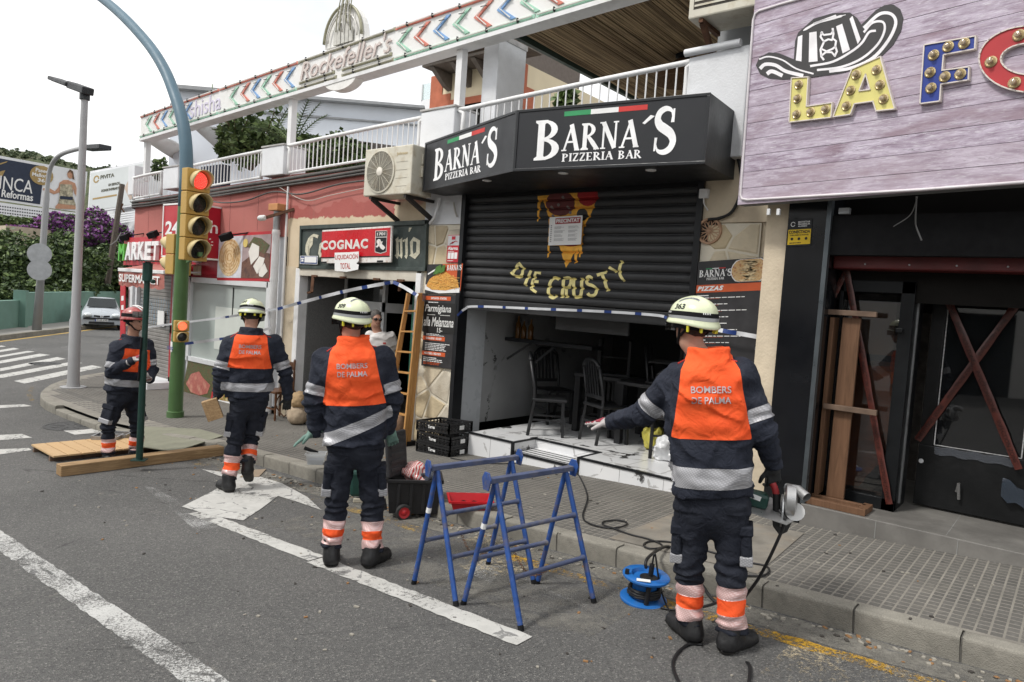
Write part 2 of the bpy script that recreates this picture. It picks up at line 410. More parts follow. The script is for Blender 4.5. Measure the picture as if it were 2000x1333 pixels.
def leaves(cs,size,mats,name,parent=None,mi=None,elong=1.6,kind=None,up=.3):
    cs=np.array(cs);n=len(cs);a=rng.normal(size=(n,3));a[:,2] *= .6;a /= np.linalg.norm(a,axis=1)[:,None]
    b=rng.normal(size=(n,3));b[:,2] += up;b -= a*(a*b).sum(1)[:,None];b /= np.linalg.norm(b,axis=1)[:,None]
    s=size*rng.uniform(.6,1.3,n)[:,None];e=a*s*elong/2;f=b*s/2
    vs=np.stack([cs-e,cs+f*.9,cs+e,cs-f*.9],1).reshape(-1,3);fs=np.arange(4*n).reshape(-1,4)
    if mi is None:mi=rng.integers(0,len(mats),n)
    return np_obj(name,vs,fs,mats,parent,smooth=False,mi=mi,kind=kind)

# ================================================================== SETTING: road, markings, kerb, pavement
def mat_asphalt():
    s=NT('asphalt');fine=s.noise(190,3,.7);grit=s.vor(125,out='Color');g2=s.vor(125)
    big=s.noise(.55,5,.6);mid=s.noise(3.2,5,.65)
    c=s.mix(s.mr(big,.35,.65),(.108,.107,.104),(.150,.147,.142))
    c=s.mix(s.mr(mid,.45,.8,0,.22),c,(.085,.085,.086))
    stain=s.noise(.7,6,.7,co=s.map((.5,2.4,1)))
    c=s.mix(s.mr(stain,.42,.78,0,.25),c,(.082,.08,.077))
    bw=s.n('ShaderNodeRGBToBW');s.set(bw.inputs[0],grit)
    c=s.mix(s.mr(bw.outputs[0],.68,.95,0,.6),c,(.38,.37,.34));c=s.mix(s.mr(bw.outputs[0],.05,.34,.75,0),c,(.035,.035,.036))
    c=s.mix(s.mr(fine,.35,.7,0,.35),c,(.055,.055,.055))
    dust=s.noise(2.2,6,.75,co=s.map((1,1,1),loc=(3,8,0)));c=s.mix(s.mr(dust,.62,.74,0,.4),c,(.30,.28,.24))
    ck=s.vor(.33,'DISTANCE_TO_EDGE',co=s.map((1,1,1),loc=(.3,.7,0)));wob=s.noise(5,4)
    ck2=s.ma('ADD',ck,s.mr(wob,.3,.7,.0,.012));c=s.mix(s.mr(ck2,.003,.008,.5,0),c,(.03,.03,.03))
    s.bump(s.ma('ADD',g2,s.ma('MULTIPLY',fine,.7)),.8,.009)
    return s.out(c,.88,0,.3)
def mat_paint(name,col,lo=.40,hi=.56,under=(.12,.12,.12),sc=26):
    s=NT(name);a=s.noise(sc,5,.75);b=s.noise(2.2,4,.6);g=s.vor(140)
    k=s.ma('ADD',s.ma('MULTIPLY',a,.55),s.ma('MULTIPLY',b,.45));k=s.ma('SUBTRACT',k,s.mr(g,0,.9,.06,-.06))
    f=s.mr(k,lo,hi);c=s.mix(s.mr(s.noise(9,5),.35,.75,0,.55),col,tuple(x*.62 for x in col));
    ck=s.vor(2.2,'DISTANCE_TO_EDGE',co=s.map((1,1.7,1)));ck=s.ma('ADD',ck,s.mr(s.noise(9,4),.3,.7,-.06,.06))
    c=s.mix(s.mr(ck,0,.012,.75,0),c,under)
    s.bump(g,.35,.004);return s.out(c,.75,0,.3,Alpha=f)
ASPH=mat_asphalt();WHITE_P=mat_paint('worn_white_paint',(.52,.515,.49),.38,.48);WHITE_R=mat_paint('rough_white_paint',(.50,.50,.485),.43,.56,sc=60)
YELLOW_P=mat_paint('worn_yellow_paint',(.52,.30,.03),.49,.60,sc=40);YELLOW_F=mat_paint('faint_yellow_paint',(.45,.30,.09),.54,.68,sc=30)
FAINT_P=mat_paint('faint_white_paint',(.5,.5,.49),.52,.70,sc=70)
mb=MB();xs=[-900,-200]+[-60+i*2 for i in range(22)]+[-16+.5*i for i in range(57)]+[14,60,300];ys=[-300,-60,-20,-6,0,2,4,4.45,5.5,8,14,30,70,400,900]
mb.grid([[(x,y,zr(x)) for y in ys] for x in sorted(set(xs))])
struct(mb,'road',ASPH,base=(0,0,0))
def sheet(name,pts,m,lift=.004,dens=True):
    me=[G(x,y) for x,y in pts];mb=MB();mb.add([(p.x,p.y,zr(p.x)+lift) for p in me],[tuple(range(len(me)))])
    bm=bmesh.new();o=struct(mb,name,m);bm.from_mesh(o.data)
    for c in [-13,-11,-9,-7]:
        bmesh.ops.bisect_plane(bm,geom=bm.verts[:]+bm.edges[:]+bm.faces[:],plane_co=(c-o.location.x,0,0),plane_no=(1,0,0))
    for v in bm.verts:v.co.z=zr(v.co.x+o.location.x)+lift-o.location.z
    bmesh.ops.recalc_face_normals(bm,faces=bm.faces[:])
    if bm.faces and sum(f.normal.z for f in bm.faces) <0:bmesh.ops.reverse_faces(bm,faces=bm.faces[:])
    bm.to_mesh(o.data);bm.free();return o
def strip(name,x0,x1,y0,y1,m,lift=.004,seed=1,jag=.006):
    r=random.Random(seed);mb=MB();n=max(2,int(abs(x1-x0)/.06));lo=[];hi=[]
    for i in range(n+1):
        x=x0+(x1-x0)*i/n;lo.append((x,y0+r.uniform(-jag,jag),zr(x)+lift));hi.append((x,y1+r.uniform(-jag,jag),zr(x)+lift))
    mb.grid([lo,hi] if x1>x0 else [hi,lo]);
    return struct(mb,name,m)
strip('parking_line',-5.95,-4.18,2.99,3.13,WHITE_P,seed=3,jag=.008)
strip('parking_line',-4.16,-2.24,2.97,3.12,WHITE_P,.005,seed=4,jag=.008)
strip('lane_line',-8.6,2.5,1.60,1.75,WHITE_R,seed=5,jag=.008)
strip('yellow_kerb_line',-3.2,3.5,4.02,4.13,YELLOW_P,seed=6,jag=.012)
strip('yellow_kerb_line',-8.2,-3.25,4.02,4.14,YELLOW_F,seed=7,jag=.015)
sheet('lane_arrow',[(355,991),(415,961),(455,936),(429,931),(394,918),(440,924),(500,930),(550,945),(600,972),(628,998),(585,983),(543,970),(510,995),(475,1018),(420,1010)],WHITE_P,.006)
sheet('faded_arrow',[(280,951),(300,953),(360,985),(430,1030),(385,1040),(350,1010)],FAINT_P)
sheet('faded_bay_line',[(1008,1128),(1018,1124),(1150,1182),(1140,1188)],FAINT_P)
sheet('scuffed_bay_mark',[(905,1120),(960,1060),(1010,1075),(960,1140)],FAINT_P)
def q5(*p):return [(x/5,600+y/5) for x,y in p]
for k in ([(135,725),(240,750),(1000,590),(900,570)],[(-150,695),(30,693),(810,548),(680,540),(-150,690)],[(-200,642),(-200,668),(640,508),(560,490)],
          [(-200,563),(-200,588),(490,470),(390,457)],[(-200,510),(-200,528),(340,437),(270,430)],[(-200,458),(-200,477),(195,410),(130,400)],[(-150,392),(-150,408),(60,388),(20,378)]):
    sheet('zebra_stripe',q5(*k),WHITE_P)
for k in ([(-200,970),(-200,1003),(315,970),(230,952)],[(-200,1262),(-200,1320),(315,1278),(215,1242)],[(620,1210),(730,1250),(1040,1222),(1040,1180)],[(-200,1400),(-200,1470),(310,1400),(280,1380)]):
    sheet('stop_dash',q5(*k),WHITE_P)
sheet('lane_edge_line',q5((270,420),(280,412),(1060,362),(1080,372)),FAINT_P);sheet('lane_edge_line',q5((340,432),(350,426),(1060,388),(1080,395)),FAINT_P)
sheet('corner_yellow_mark',q5((250,840),(300,780),(335,775),(310,850),(345,930),(400,940),(380,950),(300,930)),YELLOW_F)
SAW=mat_paint('sawdust',(.52,.44,.30),.53,.68,sc=34);GUT=mat_paint('gutter_dust',(.21,.20,.175),.30,.62,sc=16)
strip('gutter_dust',-9,3.5,4.15,4.405,GUT,.003,seed=8,jag=.01);strip('gutter_dust',-5.2,-2.0,3.3,4.0,mat_paint('pale_road_dust',(.24,.23,.205),.46,.72,sc=7),.0025,seed=9,jag=.05)
sheet('sawdust_patch',[(1540,1262),(1640,1275),(1800,1320),(1900,1380),(1600,1380),(1480,1320)],SAW,.0045);sheet('sawdust_patch',[(880,1062),(960,1040),(1040,1060),(1060,1110),(960,1130),(900,1110)],SAW,.0045)
# manholes
IRON=M('cast_iron',(.07,.07,.07),.7,.3,.3,30,.6,90)
def manhole(px,r,label):
    p=G(*px);mb=MB();mb.lathe((p.x,p.y,zr(p.x)-.02),(0,0,1),[(r,0),(r,.028),(r-.03,.028),(r-.035,.024),(r-.08,.024),(.0,.026)],28)
    for a in range(8):mb.bar((p.x+.1*math.cos(a*.785),p.y+.1*math.sin(a*.785),zr(p.x)+.006),(p.x+(r-.1)*math.cos(a*.785),p.y+(r-.1)*math.sin(a*.785),zr(p.x)+.006),.02,.006)
    tag(mb.build('manhole_cover',IRON),label,'manhole cover')
manhole((140,833),.36,'round iron manhole cover in the road by the white dash beside the red-helmeted firefighter')
manhole((88,711),.34,'round iron manhole cover lying across the zebra crossing stripes')

# kerb line: outer edge of the pavement, from the right end of the street to the round corner on the left
KP=[(9,4.42),(-5.6,4.44),(-6.4,4.5),(-7.7,4.53),(-8.5,4.5),(-9.3,4.3),(-9.9,4.17),(-10.5,4.1),(-11.2,4.06),(-12.1,4.06),(-13.0,4.08),(-13.7,4.2),
      (-14.3,4.42),(-15.1,4.83),(-15.75,5.3),(-16.3,5.95),(-16.8,6.7),(-17.2,7.7),(-17.4,9),(-17.5,14)]
CONC=NT('kerb_concrete');_k=CONC
c=_k.mix(_k.mr(_k.noise(5,6,.65),.3,.7),(.185,.175,.15),(.27,.255,.22));c=_k.mix(_k.mr(_k.noise(2.3,6,.7),.5,.72,0,.75),c,(.095,.09,.078))
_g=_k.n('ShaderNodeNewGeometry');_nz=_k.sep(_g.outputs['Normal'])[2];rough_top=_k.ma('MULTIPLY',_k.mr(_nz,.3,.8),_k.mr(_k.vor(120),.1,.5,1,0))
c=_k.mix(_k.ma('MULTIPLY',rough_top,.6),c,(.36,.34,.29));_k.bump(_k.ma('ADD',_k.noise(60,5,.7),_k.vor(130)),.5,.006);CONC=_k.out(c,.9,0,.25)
JOINT=M('kerb_joint_mortar',(.10,.095,.085),.95,bump=.4,bs=60)
TILE_BED=M('paving_mortar',(.225,.21,.182),.92,0,.2,4,.3,120,dirt=(.19,.18,.16),ds=2.4,da=.7)
_s=NT('paving_bar');c=_s.mix(_s.mr(_s.noise(2.1,5,.65),.3,.7),(.082,.078,.072),(.135,.129,.118));oi=_s.n('ShaderNodeObjectInfo')
c=_s.mix(_s.mr(oi.outputs['Random'],0,1,0,.45),c,(.165,.155,.14));c=_s.mix(_s.mr(_s.noise(40,4,.7),.5,.8,0,.5),c,(.27,.26,.24))
_p=_s.n('ShaderNodeNewGeometry').outputs['Position'];c=_s.mix(_s.mr(_s.noise(.9,6,.7,_p),.48,.72,0,.6),c,(.06,.057,.052));c=_s.mix(_s.mr(_s.noise(2.6,5,.7,_p),.6,.72,0,.5),c,(.21,.195,.165));c=_s.mix(_s.mr(_s.vor(3.1,co=_p),.05,.035,0,.7),c,(.03,.03,.03));_s.bump(_s.noise(160,4),.4,.003);PAVE_BAR=_s.out(c,.86,0,.3)
walk=struct(MB().add([(0,0,0),(.001,0,0),(0,.001,0)],[(0,1,2)]),'pavement',TILE_BED,base=(0,5,zs(0)-.05))
def kerb_y(x):
    return float(np.interp(-x,[-p[0] for p in KP],[p[1] for p in KP]))
mb=MB();rows=[]
for x in [9-.5*i for i in range(53)]+[-17.3]:
    y0=kerb_y(x)+.11;rows.append([(x,y0+(9.5-y0)*j/12,zs(x)-.0007) for j in range(13)])
mb.grid(rows);struct(mb,'pavement_bed',TILE_BED,parent=walk)
# kerb stones
kme=None;pts=[];acc=0;L0=.5
def walk_poly(P,step):
    out=[V((*P[0],0))];i=0;cur=V((*P[0],0));
    while i<len(P)-1:
        nx=V((*P[i+1],0));d=(nx-cur).length
        if d>=step*(1 if not out or True else 1):
            cur=cur+(nx-cur)*(step/d);out.append(cur.copy())
        else:
            rem=step-d;i += 1;cur=nx
            while i<len(P)-1 and (V((*P[i+1],0))-cur).length<rem:rem -= (V((*P[i+1],0))-cur).length;i += 1;cur=V((*P[i],0))
            if i>=len(P)-1:break
            nx=V((*P[i+1],0));cur=cur+(nx-cur).normalized()*rem;out.append(cur.copy())
    return out
# joints seen at x = -.43, -.98, -1.5, -2.05, -2.58: stones of half a metre
KQ=walk_poly([(8.12,4.42)]+KP[1:],.5305)
kerb=struct(MB().add([(0,0,0),(.001,0,0),(0,.001,0)],[(0,1,2)]),'kerb',CONC,base=(0,4.45,zr(0)-.02))
def kerb_mesh(L):
    mb=MB();prof=[(0,-.2),(0,.116),(.004,.131),(.013,KERB-.001),(.03,KERB),(.13,KERB),(.13,-.2)]
    a=[(-L/2+.006,y,z) for y,z in prof];b=[(L/2-.006,y,z) for y,z in prof];n=len(prof)
    mb.add(a+b,[(i,i+1,n+i+1,n+i) for i in range(n-1)]+[tuple(range(n-1,-1,-1)),tuple(range(n,2*n))]);return mb
first=None
mb=MB();rr=random.Random(12)
for i in range(700):
    x=rr.uniform(-8.5,1);y=4.4-abs(rr.gauss(0,.07))-.01 if i<420 else rr.uniform(2.2,6.2);z=(zs(x) if y>kerb_y(x) else zr(x))+.004;k=rr.uniform(.004,.011)*(1 if i<420 else .8);a=rr.uniform(0,3);ax=V((math.cos(a),math.sin(a),0));mb.obox((x,y,z),ax*k*rr.uniform(1,2.2),V((-ax.y,ax.x,0))*k,V((0,0,k*.5)),rr.choices((0,1,2),(5,3,2))[0])
lit=mb.build('street_grit',[M('grit_stone',(.30,.28,.24),.9),M('grit_dark',(.05,.045,.04),.9),M('dry_leaf',(.26,.14,.06),.8)],kind='stuff');tag(lit,'small stones, chips and dry leaf bits strewn along the gutter and pavement','grit')
for i in range(len(KQ)-1):
    a,b=KQ[i],KQ[i+1];c=(a+b)/2;d=b-a;za,zb=zr(a.x),zr(b.x)
    drop=.05 if -12.6 <c.x<-9.4 else 0.0
    if first is None:o=first=kerb_mesh((b-a).length).build('kerb_stone',CONC,kerb,smooth=True)
    else:o=first.copy();COL.objects.link(o)
# the mesh is built about the world origin, so shift by the parent's origin
    first_org=ORG[kerb.name]
    yaw=math.atan2(-d.y,-d.x);pit=-math.atan2(za-zb,d.length)
    ML=Matrix.Translation(V((c.x,c.y,(za+zb)/2-drop+random.uniform(-.003,.003)))-first_org) @ Matrix.Rotation(yaw,4,'Z') @ Matrix.Rotation(pit,4,'Y') @ Matrix.Translation(first_org)
    o.parent=kerb;o.matrix_local=ML
mb=MB()
for i in range(len(KQ)-1):
    a,b=KQ[i],KQ[i+1]
    if -12.6 <(a.x+b.x)/2 <-9.4:continue
    d=(b-a).normalized();n=V((d.y,-d.x,0));n=n if n.y>0 or n.x>0 else -n
    mb.obox(V((b.x,b.y,zr(b.x)+.06))+n*.066,d*.008,n*.062,V((0,0,.073)))
struct(mb,'kerb_joint',JOINT,parent=kerb)
# paving tiles of twenty-one bars each
def tile_geo(mb,ox,oy,oz,sl):
    t=.2;z=lambda x:oz+sl*x
    nx,ny=3,3;px=t/nx;py=t/ny;g=.0048
    for i in range(nx):
        for j in range(ny):
            x0,x1,y0,y1=i*px+g,(i+1)*px-g,j*py+g*1.25,(j+1)*py-g*1.25;e=.0015
            vs=[(ox+x0,oy+y0,z(x0)-.004),(ox+x1,oy+y0,z(x1)-.004),(ox+x1,oy+y1,z(x1)-.004),(ox+x0,oy+y1,z(x0)-.004),
                  (ox+x0+e,oy+y0+e,z(x0)+.0006),(ox+x1-e,oy+y0+e,z(x1)+.0006),(ox+x1-e,oy+y1-e,z(x1)+.0006),(ox+x0+e,oy+y1-e,z(x0)+.0006)]
            mb.add(vs,[(4,5,6,7),(0,1,5,4),(1,2,6,5),(2,3,7,6),(3,0,4,7)])
SL=ZZ[-2]-ZZ[-3];SL=SL/7.0
PA=[G(1230,1036,.14),G(1308,1008,.14),G(1590,1040,.14),G(1557,1066,.14),G(1505,1118,.14)]
px0,px1=min(p.x for p in PA),max(p.x for p in PA)-.05;py0,py1=4.62,max(p.y for p in PA)-.1
tme=MB();tile_geo(tme,0,0,0,SL);tile0=None;far=MB();nt_=0
Y0=4.57
for i in range(90):
    x=1.2-.2*(i+1)
    if x<-16.6:break
    for j in range(10):
        y=Y0+.2*j+(0 if x>-6 else .1)
        if y>6.42 or y<kerb_y(x)+.12 and x<-6:continue
        if x+.1 >px0 and x+.1 <px1 and y+.1 >py0 and y+.1 <py1:continue
        if y>6.1 and -5.7 <x+.1 <-3.0 and y>6.3:continue
        slope=(zs(x+.2)-zs(x))/.2
        if nt_<300 and .75 >x>-7.0:
            if tile0 is None:
                tile0=tme.build('paving_tile',PAVE_BAR,walk);o=tile0;off=ORG[walk.name]
                for v in o.data.vertices:v.co += off
            else:o=tile0.copy();COL.objects.link(o)
            o.parent=walk;o.location=V((x,y,zs(x)+random.uniform(-.0002,.0005)))-off;nt_ += 1
        else:tile_geo(far,x,y,zs(x),slope)
for x in [-9.3-.2*i for i in range(34)]:
    for y in [3.95+.2*j for j in range(4)]:
        if kerb_y(x)+.12 <y<4.6:tile_geo(far,x,y,zs(x),0)
struct(far,'paving_tile_field',PAVE_BAR,parent=walk);bpy.data.objects['paving_tile_field']['kind'] ='stuff'
PATCH=M('patched_concrete',(.19,.175,.15),.92,0,.25,5,.5,70,dirt=(.28,.23,.17),ds=3.1,da=.7)
mb=MB();mb.add([(px0,py0-.02,zs(px0)+.004),(px1,py0,zs(px1)+.004),(px1-.06,py1,zs(px1)+.004),(px0+.03,py1,zs(px0)+.004)],[(0,1,2,3)])
struct(mb,'concrete_patch',PATCH,parent=walk)

# ================================================================== BUILDINGS
def uvq(q,x,y):
    d=ray(x,y);t=(q.o-CO).dot(q.n)/d.dot(q.n);p=CO+d*t-q.o
    g=np.array([[q.x.dot(q.x),q.x.dot(q.y)],[q.x.dot(q.y),q.y.dot(q.y)]]);r=np.linalg.solve(g,[p.dot(q.x),p.dot(q.y)]);return float(r[0]),float(r[1])
def box_uv(q,x0,y0,x1,y1,xm=None):
    a=uvq(q,x0,y0);b=uvq(q,x1,y1);return min(a[0],b[0]),min(a[1],b[1]),max(a[0],b[0]),max(a[1],b[1])
def mat_pink():
    s=NT('pink_render');x,y,z=s.sep(s.n('ShaderNodeNewGeometry').outputs['Position']);n1=s.noise(3,6,.65);n2=s.noise(14,5,.6)
    c=s.mix(s.mr(s.noise(.8,5,.6),.35,.65),(.34,.095,.082),(.41,.125,.11));c=s.mix(s.mr(n1,.5,.8,0,.6),c,(.33,.10,.09))
    st=s.noise(5,5,.65,co=s.map((1,1,.12)));c=s.mix(s.mr(st,.55,.8,0,.45),c,(.27,.14,.12))
    hi=s.mix(s.mr(st,.6,.75,0,.5),(.43,.155,.135),(.34,.14,.12));e=s.ma('ADD',z,s.mr(s.noise(2.6,3,.4,co=s.map((1,1,.05))),.3,.7,-.12,.12))
    q=s.ma('GREATER_THAN',x,-10.0);c=s.mix(s.ma('MAXIMUM',s.mr(e,2.98,3.0),s.ma('SUBTRACT',1,q)),c,hi)
    e2=s.ma('ADD',z,s.mr(s.noise(9,4,.6),.3,.7,-.03,.03));lowc=s.mix(s.mr(n1,.3,.7),(.56,.45,.31),(.66,.55,.40))
    lim=s.ma('LESS_THAN',x,.45)
    f=s.ma('MAXIMUM',s.mr(e2,2.79,2.81,1,0),s.ma('MULTIPLY',s.ma('GREATER_THAN',s.ma('ADD',x,s.mr(n2,.3,.7,-.05,.05)),-7.45),s.mr(e,3.0,3.1,1,0)))
    c=s.mix(s.ma('MULTIPLY',q,f),c,lowc);s.bump(s.ma('ADD',n2,s.noise(70,4)),.35,.01);return s.out(c,.85,0,.25)
PINK=mat_pink()
CREAM=M('cream_render',(.60,.51,.38),.85,0,.14,3,.4,45,dirt=(.36,.29,.20),ds=2.2,da=.7)
WHITE=M('white_paint',(.74,.74,.74),.6,0,.06,4,.15,60,dirt=(.42,.41,.38),ds=2.5,da=.5)
WHITEW=M('white_render',(.71,.72,.74),.85,0,.06,3,.35,60,dirt=(.5,.5,.49),ds=2.4,da=.5)
REDB=M('red_board',(.46,.018,.028),.45,0,.12,3,dirt=(.34,.03,.03),ds=3,da=.5)
REDD=M('dark_red_board',(.36,.006,.022),.45,0,.08,4)
WPRINT=M('white_print',(.78,.78,.77),.55,0,.04,5);BLACK=M('black_paint',(.014,.015,.017),.38,0,.2,6,.08,30,.25);BLACKM=M('matt_black',(.009,.009,.010),.75,0,.2,9,spec=.2)
STEEL=M('dull_steel',(.36,.37,.38),.42,.8,.12,12);ALU=M('white_aluminium',(.66,.67,.68),.4,.1,.06,8,dirt=(.45,.45,.44),ds=4,da=.4);ZINC=M('galvanised_steel',(.34,.35,.355),.5,.55,.14,10)
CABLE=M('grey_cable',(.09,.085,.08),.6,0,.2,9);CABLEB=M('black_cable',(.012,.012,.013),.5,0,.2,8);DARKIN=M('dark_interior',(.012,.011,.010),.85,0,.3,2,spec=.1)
def glass(name,col=(.8,.85,.85),rough=.03,alpha=.25):
    s=NT(name);s.b.inputs['Alpha'].default_value=alpha;return s.out(col,rough,0,.6)
# ---------- supermarket and antique shop: one pink terrace block
bld=thing('supermarket_building','long pink rendered supermarket block with cables along its top and a white framed window','building',(-13,6.45,0))
W=6.45;XL=F(250,395,W).x;XA=F(545,345,W).x;XB=-6.86
def wallbox(name,x0,x1,z0,z1,m,par,y0=W,y1=W+.3,**k):return MB().box((x0,y0,z0),(x1,y1,z1)).build(name,m,par,**k)
XW0,XW1=-13.12,-10.46;ZW0,ZW1=.26,1.70
mb=MB();r=.45;n=8
cv=[(-9.98,W),(XL+r,W)]+[(XL+r-r*math.sin(R_(90*i/n)),W+r-r*math.cos(R_(90*i/n))) for i in range(1,n+1)]+[(XL,14)]
WT=lambda x:3.29+(x+16)*.033
mb.grid([[(x,y,2.52) for x,y in cv],[(x,y,WT(x)) for x,y in cv]]);mb.grid([[(x,y,WT(x)) for x,y in cv],[(x+.3 if x<-13 else x,y+.3,WT(x)) for x,y in cv]]);mb.grid([[(x,y,2.52) for x,y in cv],[(x,y+.25,2.52) for x,y in cv]])
mb.build('upper_wall',PINK,bld,smooth=True)
wallbox('side_wall',XL-.02,XL+.25,-.6,2.52,CREAM,bld,W+.5,14);wallbox('back_wall',XL,-9.9,-.6,3.45,CREAM,bld,10,10.2)
wallbox('window_base',XW0-.15,-10.32,-.5,ZW0-.06,WHITEW,bld,W+.02,W+.25);wallbox('pier',-13.45,XW0-.05,-.5,2.5,REDD,bld,W+.03);wallbox('pier',-10.44,-10.05,-.5,2.6,WHITEW,bld,W+.02)
wallbox('lintel',-15.75,-10.05,1.78,2.53,REDD,bld,W+.03);wallbox('door_pier',-15.9,-15.5,-.6,1.8,WHITEW,bld,W+.03)
for x in [-15.0,-14.1,-12.6,-11.8,-10.9,-10.35]:wallbox('wall_joint',x-.004,x+.004,2.62,3.4,M('joint_dark_pink',(.20,.07,.065),.9),bld,W-.002,W+.002)  # thin dark pink lines marking the wall joints
# window
win=MB()
for a,b in (((XW0,ZW1-.02),(XW1,ZW1+.08)),((XW0,ZW0-.06),(XW1,ZW0+.03)),((XW0-.07,ZW0-.06),(XW0+.05,ZW1+.08)),((XW1-.05,ZW0-.06),(XW1+.08,ZW1+.08))):win.box((a[0],W-.02,a[1]),(b[0],W+.07,b[1]))
wf=win.build('window',ALU,bld,bevel=.006);GL1=NT('shop_glass');_f=GL1.mr(GL1.noise(1.3,3),.35,.65,.08,.16)
GL1.b.inputs['Alpha'].default_value=1;GL1=GL1.out((.40,.44,.42),_f,0,.75)
MB().box((XW0+.05,W+.03,ZW0+.03),(XW1-.05,W+.04,ZW1-.02)).build('frosted_pane',GL1,wf)
film=M('frosted_film',(.55,.58,.54),.6,0,.05,3);MB().box((-12.2,W+.022,ZW0+.25),(XW1-.06,W+.026,ZW1-.42)).build('frosted_film',film,wf)
MB().box((-11.62,W+.015,ZW1-.55),(-11.6,W+.022,ZW1-.06)).build('door_closer',BLACKM,wf)
# ground-floor roller shutter of the supermarket
SHX0,SHX1=F(258,640,W).x,F(334,640,W).x
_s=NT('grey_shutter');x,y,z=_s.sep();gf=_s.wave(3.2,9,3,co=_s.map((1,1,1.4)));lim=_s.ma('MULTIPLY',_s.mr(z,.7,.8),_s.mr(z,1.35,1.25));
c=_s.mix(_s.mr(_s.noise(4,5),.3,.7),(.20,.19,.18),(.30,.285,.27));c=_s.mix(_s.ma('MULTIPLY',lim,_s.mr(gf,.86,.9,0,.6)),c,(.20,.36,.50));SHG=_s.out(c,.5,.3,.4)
mb=MB();rows=[];z=-.45;k=0
while z<1.85:
    for dz,dy in ((0,.012),(.012,0),(.058,0),(.068,.012)):rows.append([(SHX0,W+.1+dy,z+dz),(SHX1,W+.1+dy,z+dz)])
    z += .075
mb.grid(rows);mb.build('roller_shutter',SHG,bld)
mb=MB().box((SHX0-.12,W-.02,-.5),(SHX0,W+.12,1.9)).box((SHX1,W-.0,-.5),(SHX1+.09,W+.12,1.9));mb.build('shutter_guide',ALU,bld)
tag(MB().box((SHX1-.75,W-.5,zs(-14)),(SHX1+.2,W+.1,zs(-14)+.13)).build('doorstep',WHITEW,bevel=.01),'low white doorstep in front of the grey roller shutter','step')
# terrace slab edge and cables along the wall top
wallbox('roof_slab',XL+.05,3.5,3.16,3.26,M('slab_concrete',(.4,.4,.39),.85),bld,W+.26,12)
def cable(name,pts,r,m,label,group=None,n=6,parent=None):
    o=MB().tube(cat3(pts,6),r,n).build(name,m,parent,smooth='all')
    return o if parent else tag(o,label,'cable',group)
for i,(dz,rr) in enumerate(((0,.028),(-.06,.024),(-.105,.018))):
    pts=[(XL-.03,7.4,3.24+dz),(XL-.03,W+.4,3.24+dz),(XL+.35,W-.05,3.25+dz)]+[(x,W-.05,3.235+(x+16)*.033+dz+random.uniform(-.006,.006)) for x in (-15,-14,-13,-12,-11,-10,-9,-8.2,-7.3)]
    cable('cable',pts,rr,CABLE,['thick grey cable along the top edge of the pink wall','middle grey cable of the bundle along the pink wall','lowest straight grey cable of the bundle on the pink wall'][i],'cables along the pink wall')
cable('cable',[(-15.8,W-.04,3.27),(-15.1,W-.05,3.2),(-14.4,W-.05,3.22),(-13.6,W-.05,3.13),(-12.8,W-.05,3.2),(-12,W-.05,3.12),(-11.2,W-.05,3.13),(-10.4,W-.05,3.24),(-9.6,W-.05,3.17),(-8.6,W-.05,3.28),(-7.4,W-.05,3.3)],.013,CABLE,'thin cable sagging in loops below the bundle on the pink wall','cables along the pink wall')
cable('cable',[(-10.6,W-.03,3.5),(-10.2,W-.05,3.3),(-9.5,W-.05,3.07),(-8.9,W-.04,3.12),(-8,W-.04,3.2)],.006,M('pale_wire',(.45,.42,.38),.6),'thin pale wire hanging across the pink wall beside the air conditioner','cables along the pink wall')
# drainpipe
pipe=thing('drainpipe','white drainpipe with an orange hopper between supermarket and antique shop','drainpipe',(-10.2,6.38,zs(-10.2)))
MB().tube([(-10.2,6.37,zs(-10.2)),(-10.2,6.37,2.62)],.062,12).build('pipe',WHITE,pipe,smooth=True);MB().tube([(-10.2,6.37,2.62),(-10.2,6.37,2.92)],.055,12).build('upper_pipe',ZINC,pipe,smooth=True)
MB().box((-10.32,6.28,2.92),(-10.06,6.45,3.03)).build('hopper',M('orange_clay',(.5,.24,.10),.8,bump=.3),pipe,bevel=.01);
for z in (.3,1.05,1.8,2.55):MB().tube([(-10.2,6.37,z),(-10.2,6.37,z+.04)],.068,12).build('collar',WHITE,pipe)
tag(MB().tube([(-9.97,6.4,zs(-10)),(-9.97,6.4,1.2),(-9.97,6.4,3.3)],.018,8).build('conduit',WHITE,smooth=True),'thin pale conduit running up the cream pier beside the drainpipe','pipe')
# MARKET fascia
qm=Quad(F(240,518,6.28),F(331,519,6.28),F(243,465,6.28));sg=thing('market_sign','red fascia sign reading MARKET in raised white letters with a green M','sign',qm.p(.5,0))
mb=MB();qm.rect(mb,0,0,1,1,-.12);mb.build('board',REDB,sg,bevel=.004);gm=M('green_letter',(.10,.42,.06),.5);mb=MB();qm.text(mb,'M',*box_uv(qm,237,510,250,477),lift=.07,bold=.035);mb.build('letter',gm,sg,label='green letter M')
u=box_uv(qm,250,509,318,472);wl=M('raised_white_letter',(.78,.78,.78),.5)
for i,ch in enumerate('ARKET'):
    mb=MB();d=(u[2]-u[0])/5;qm.text(mb,ch,u[0]+d*i,u[1],u[0]+d*(i+.93),u[3],lift=.07,bold=.04);mb.build('letter',wl,sg)
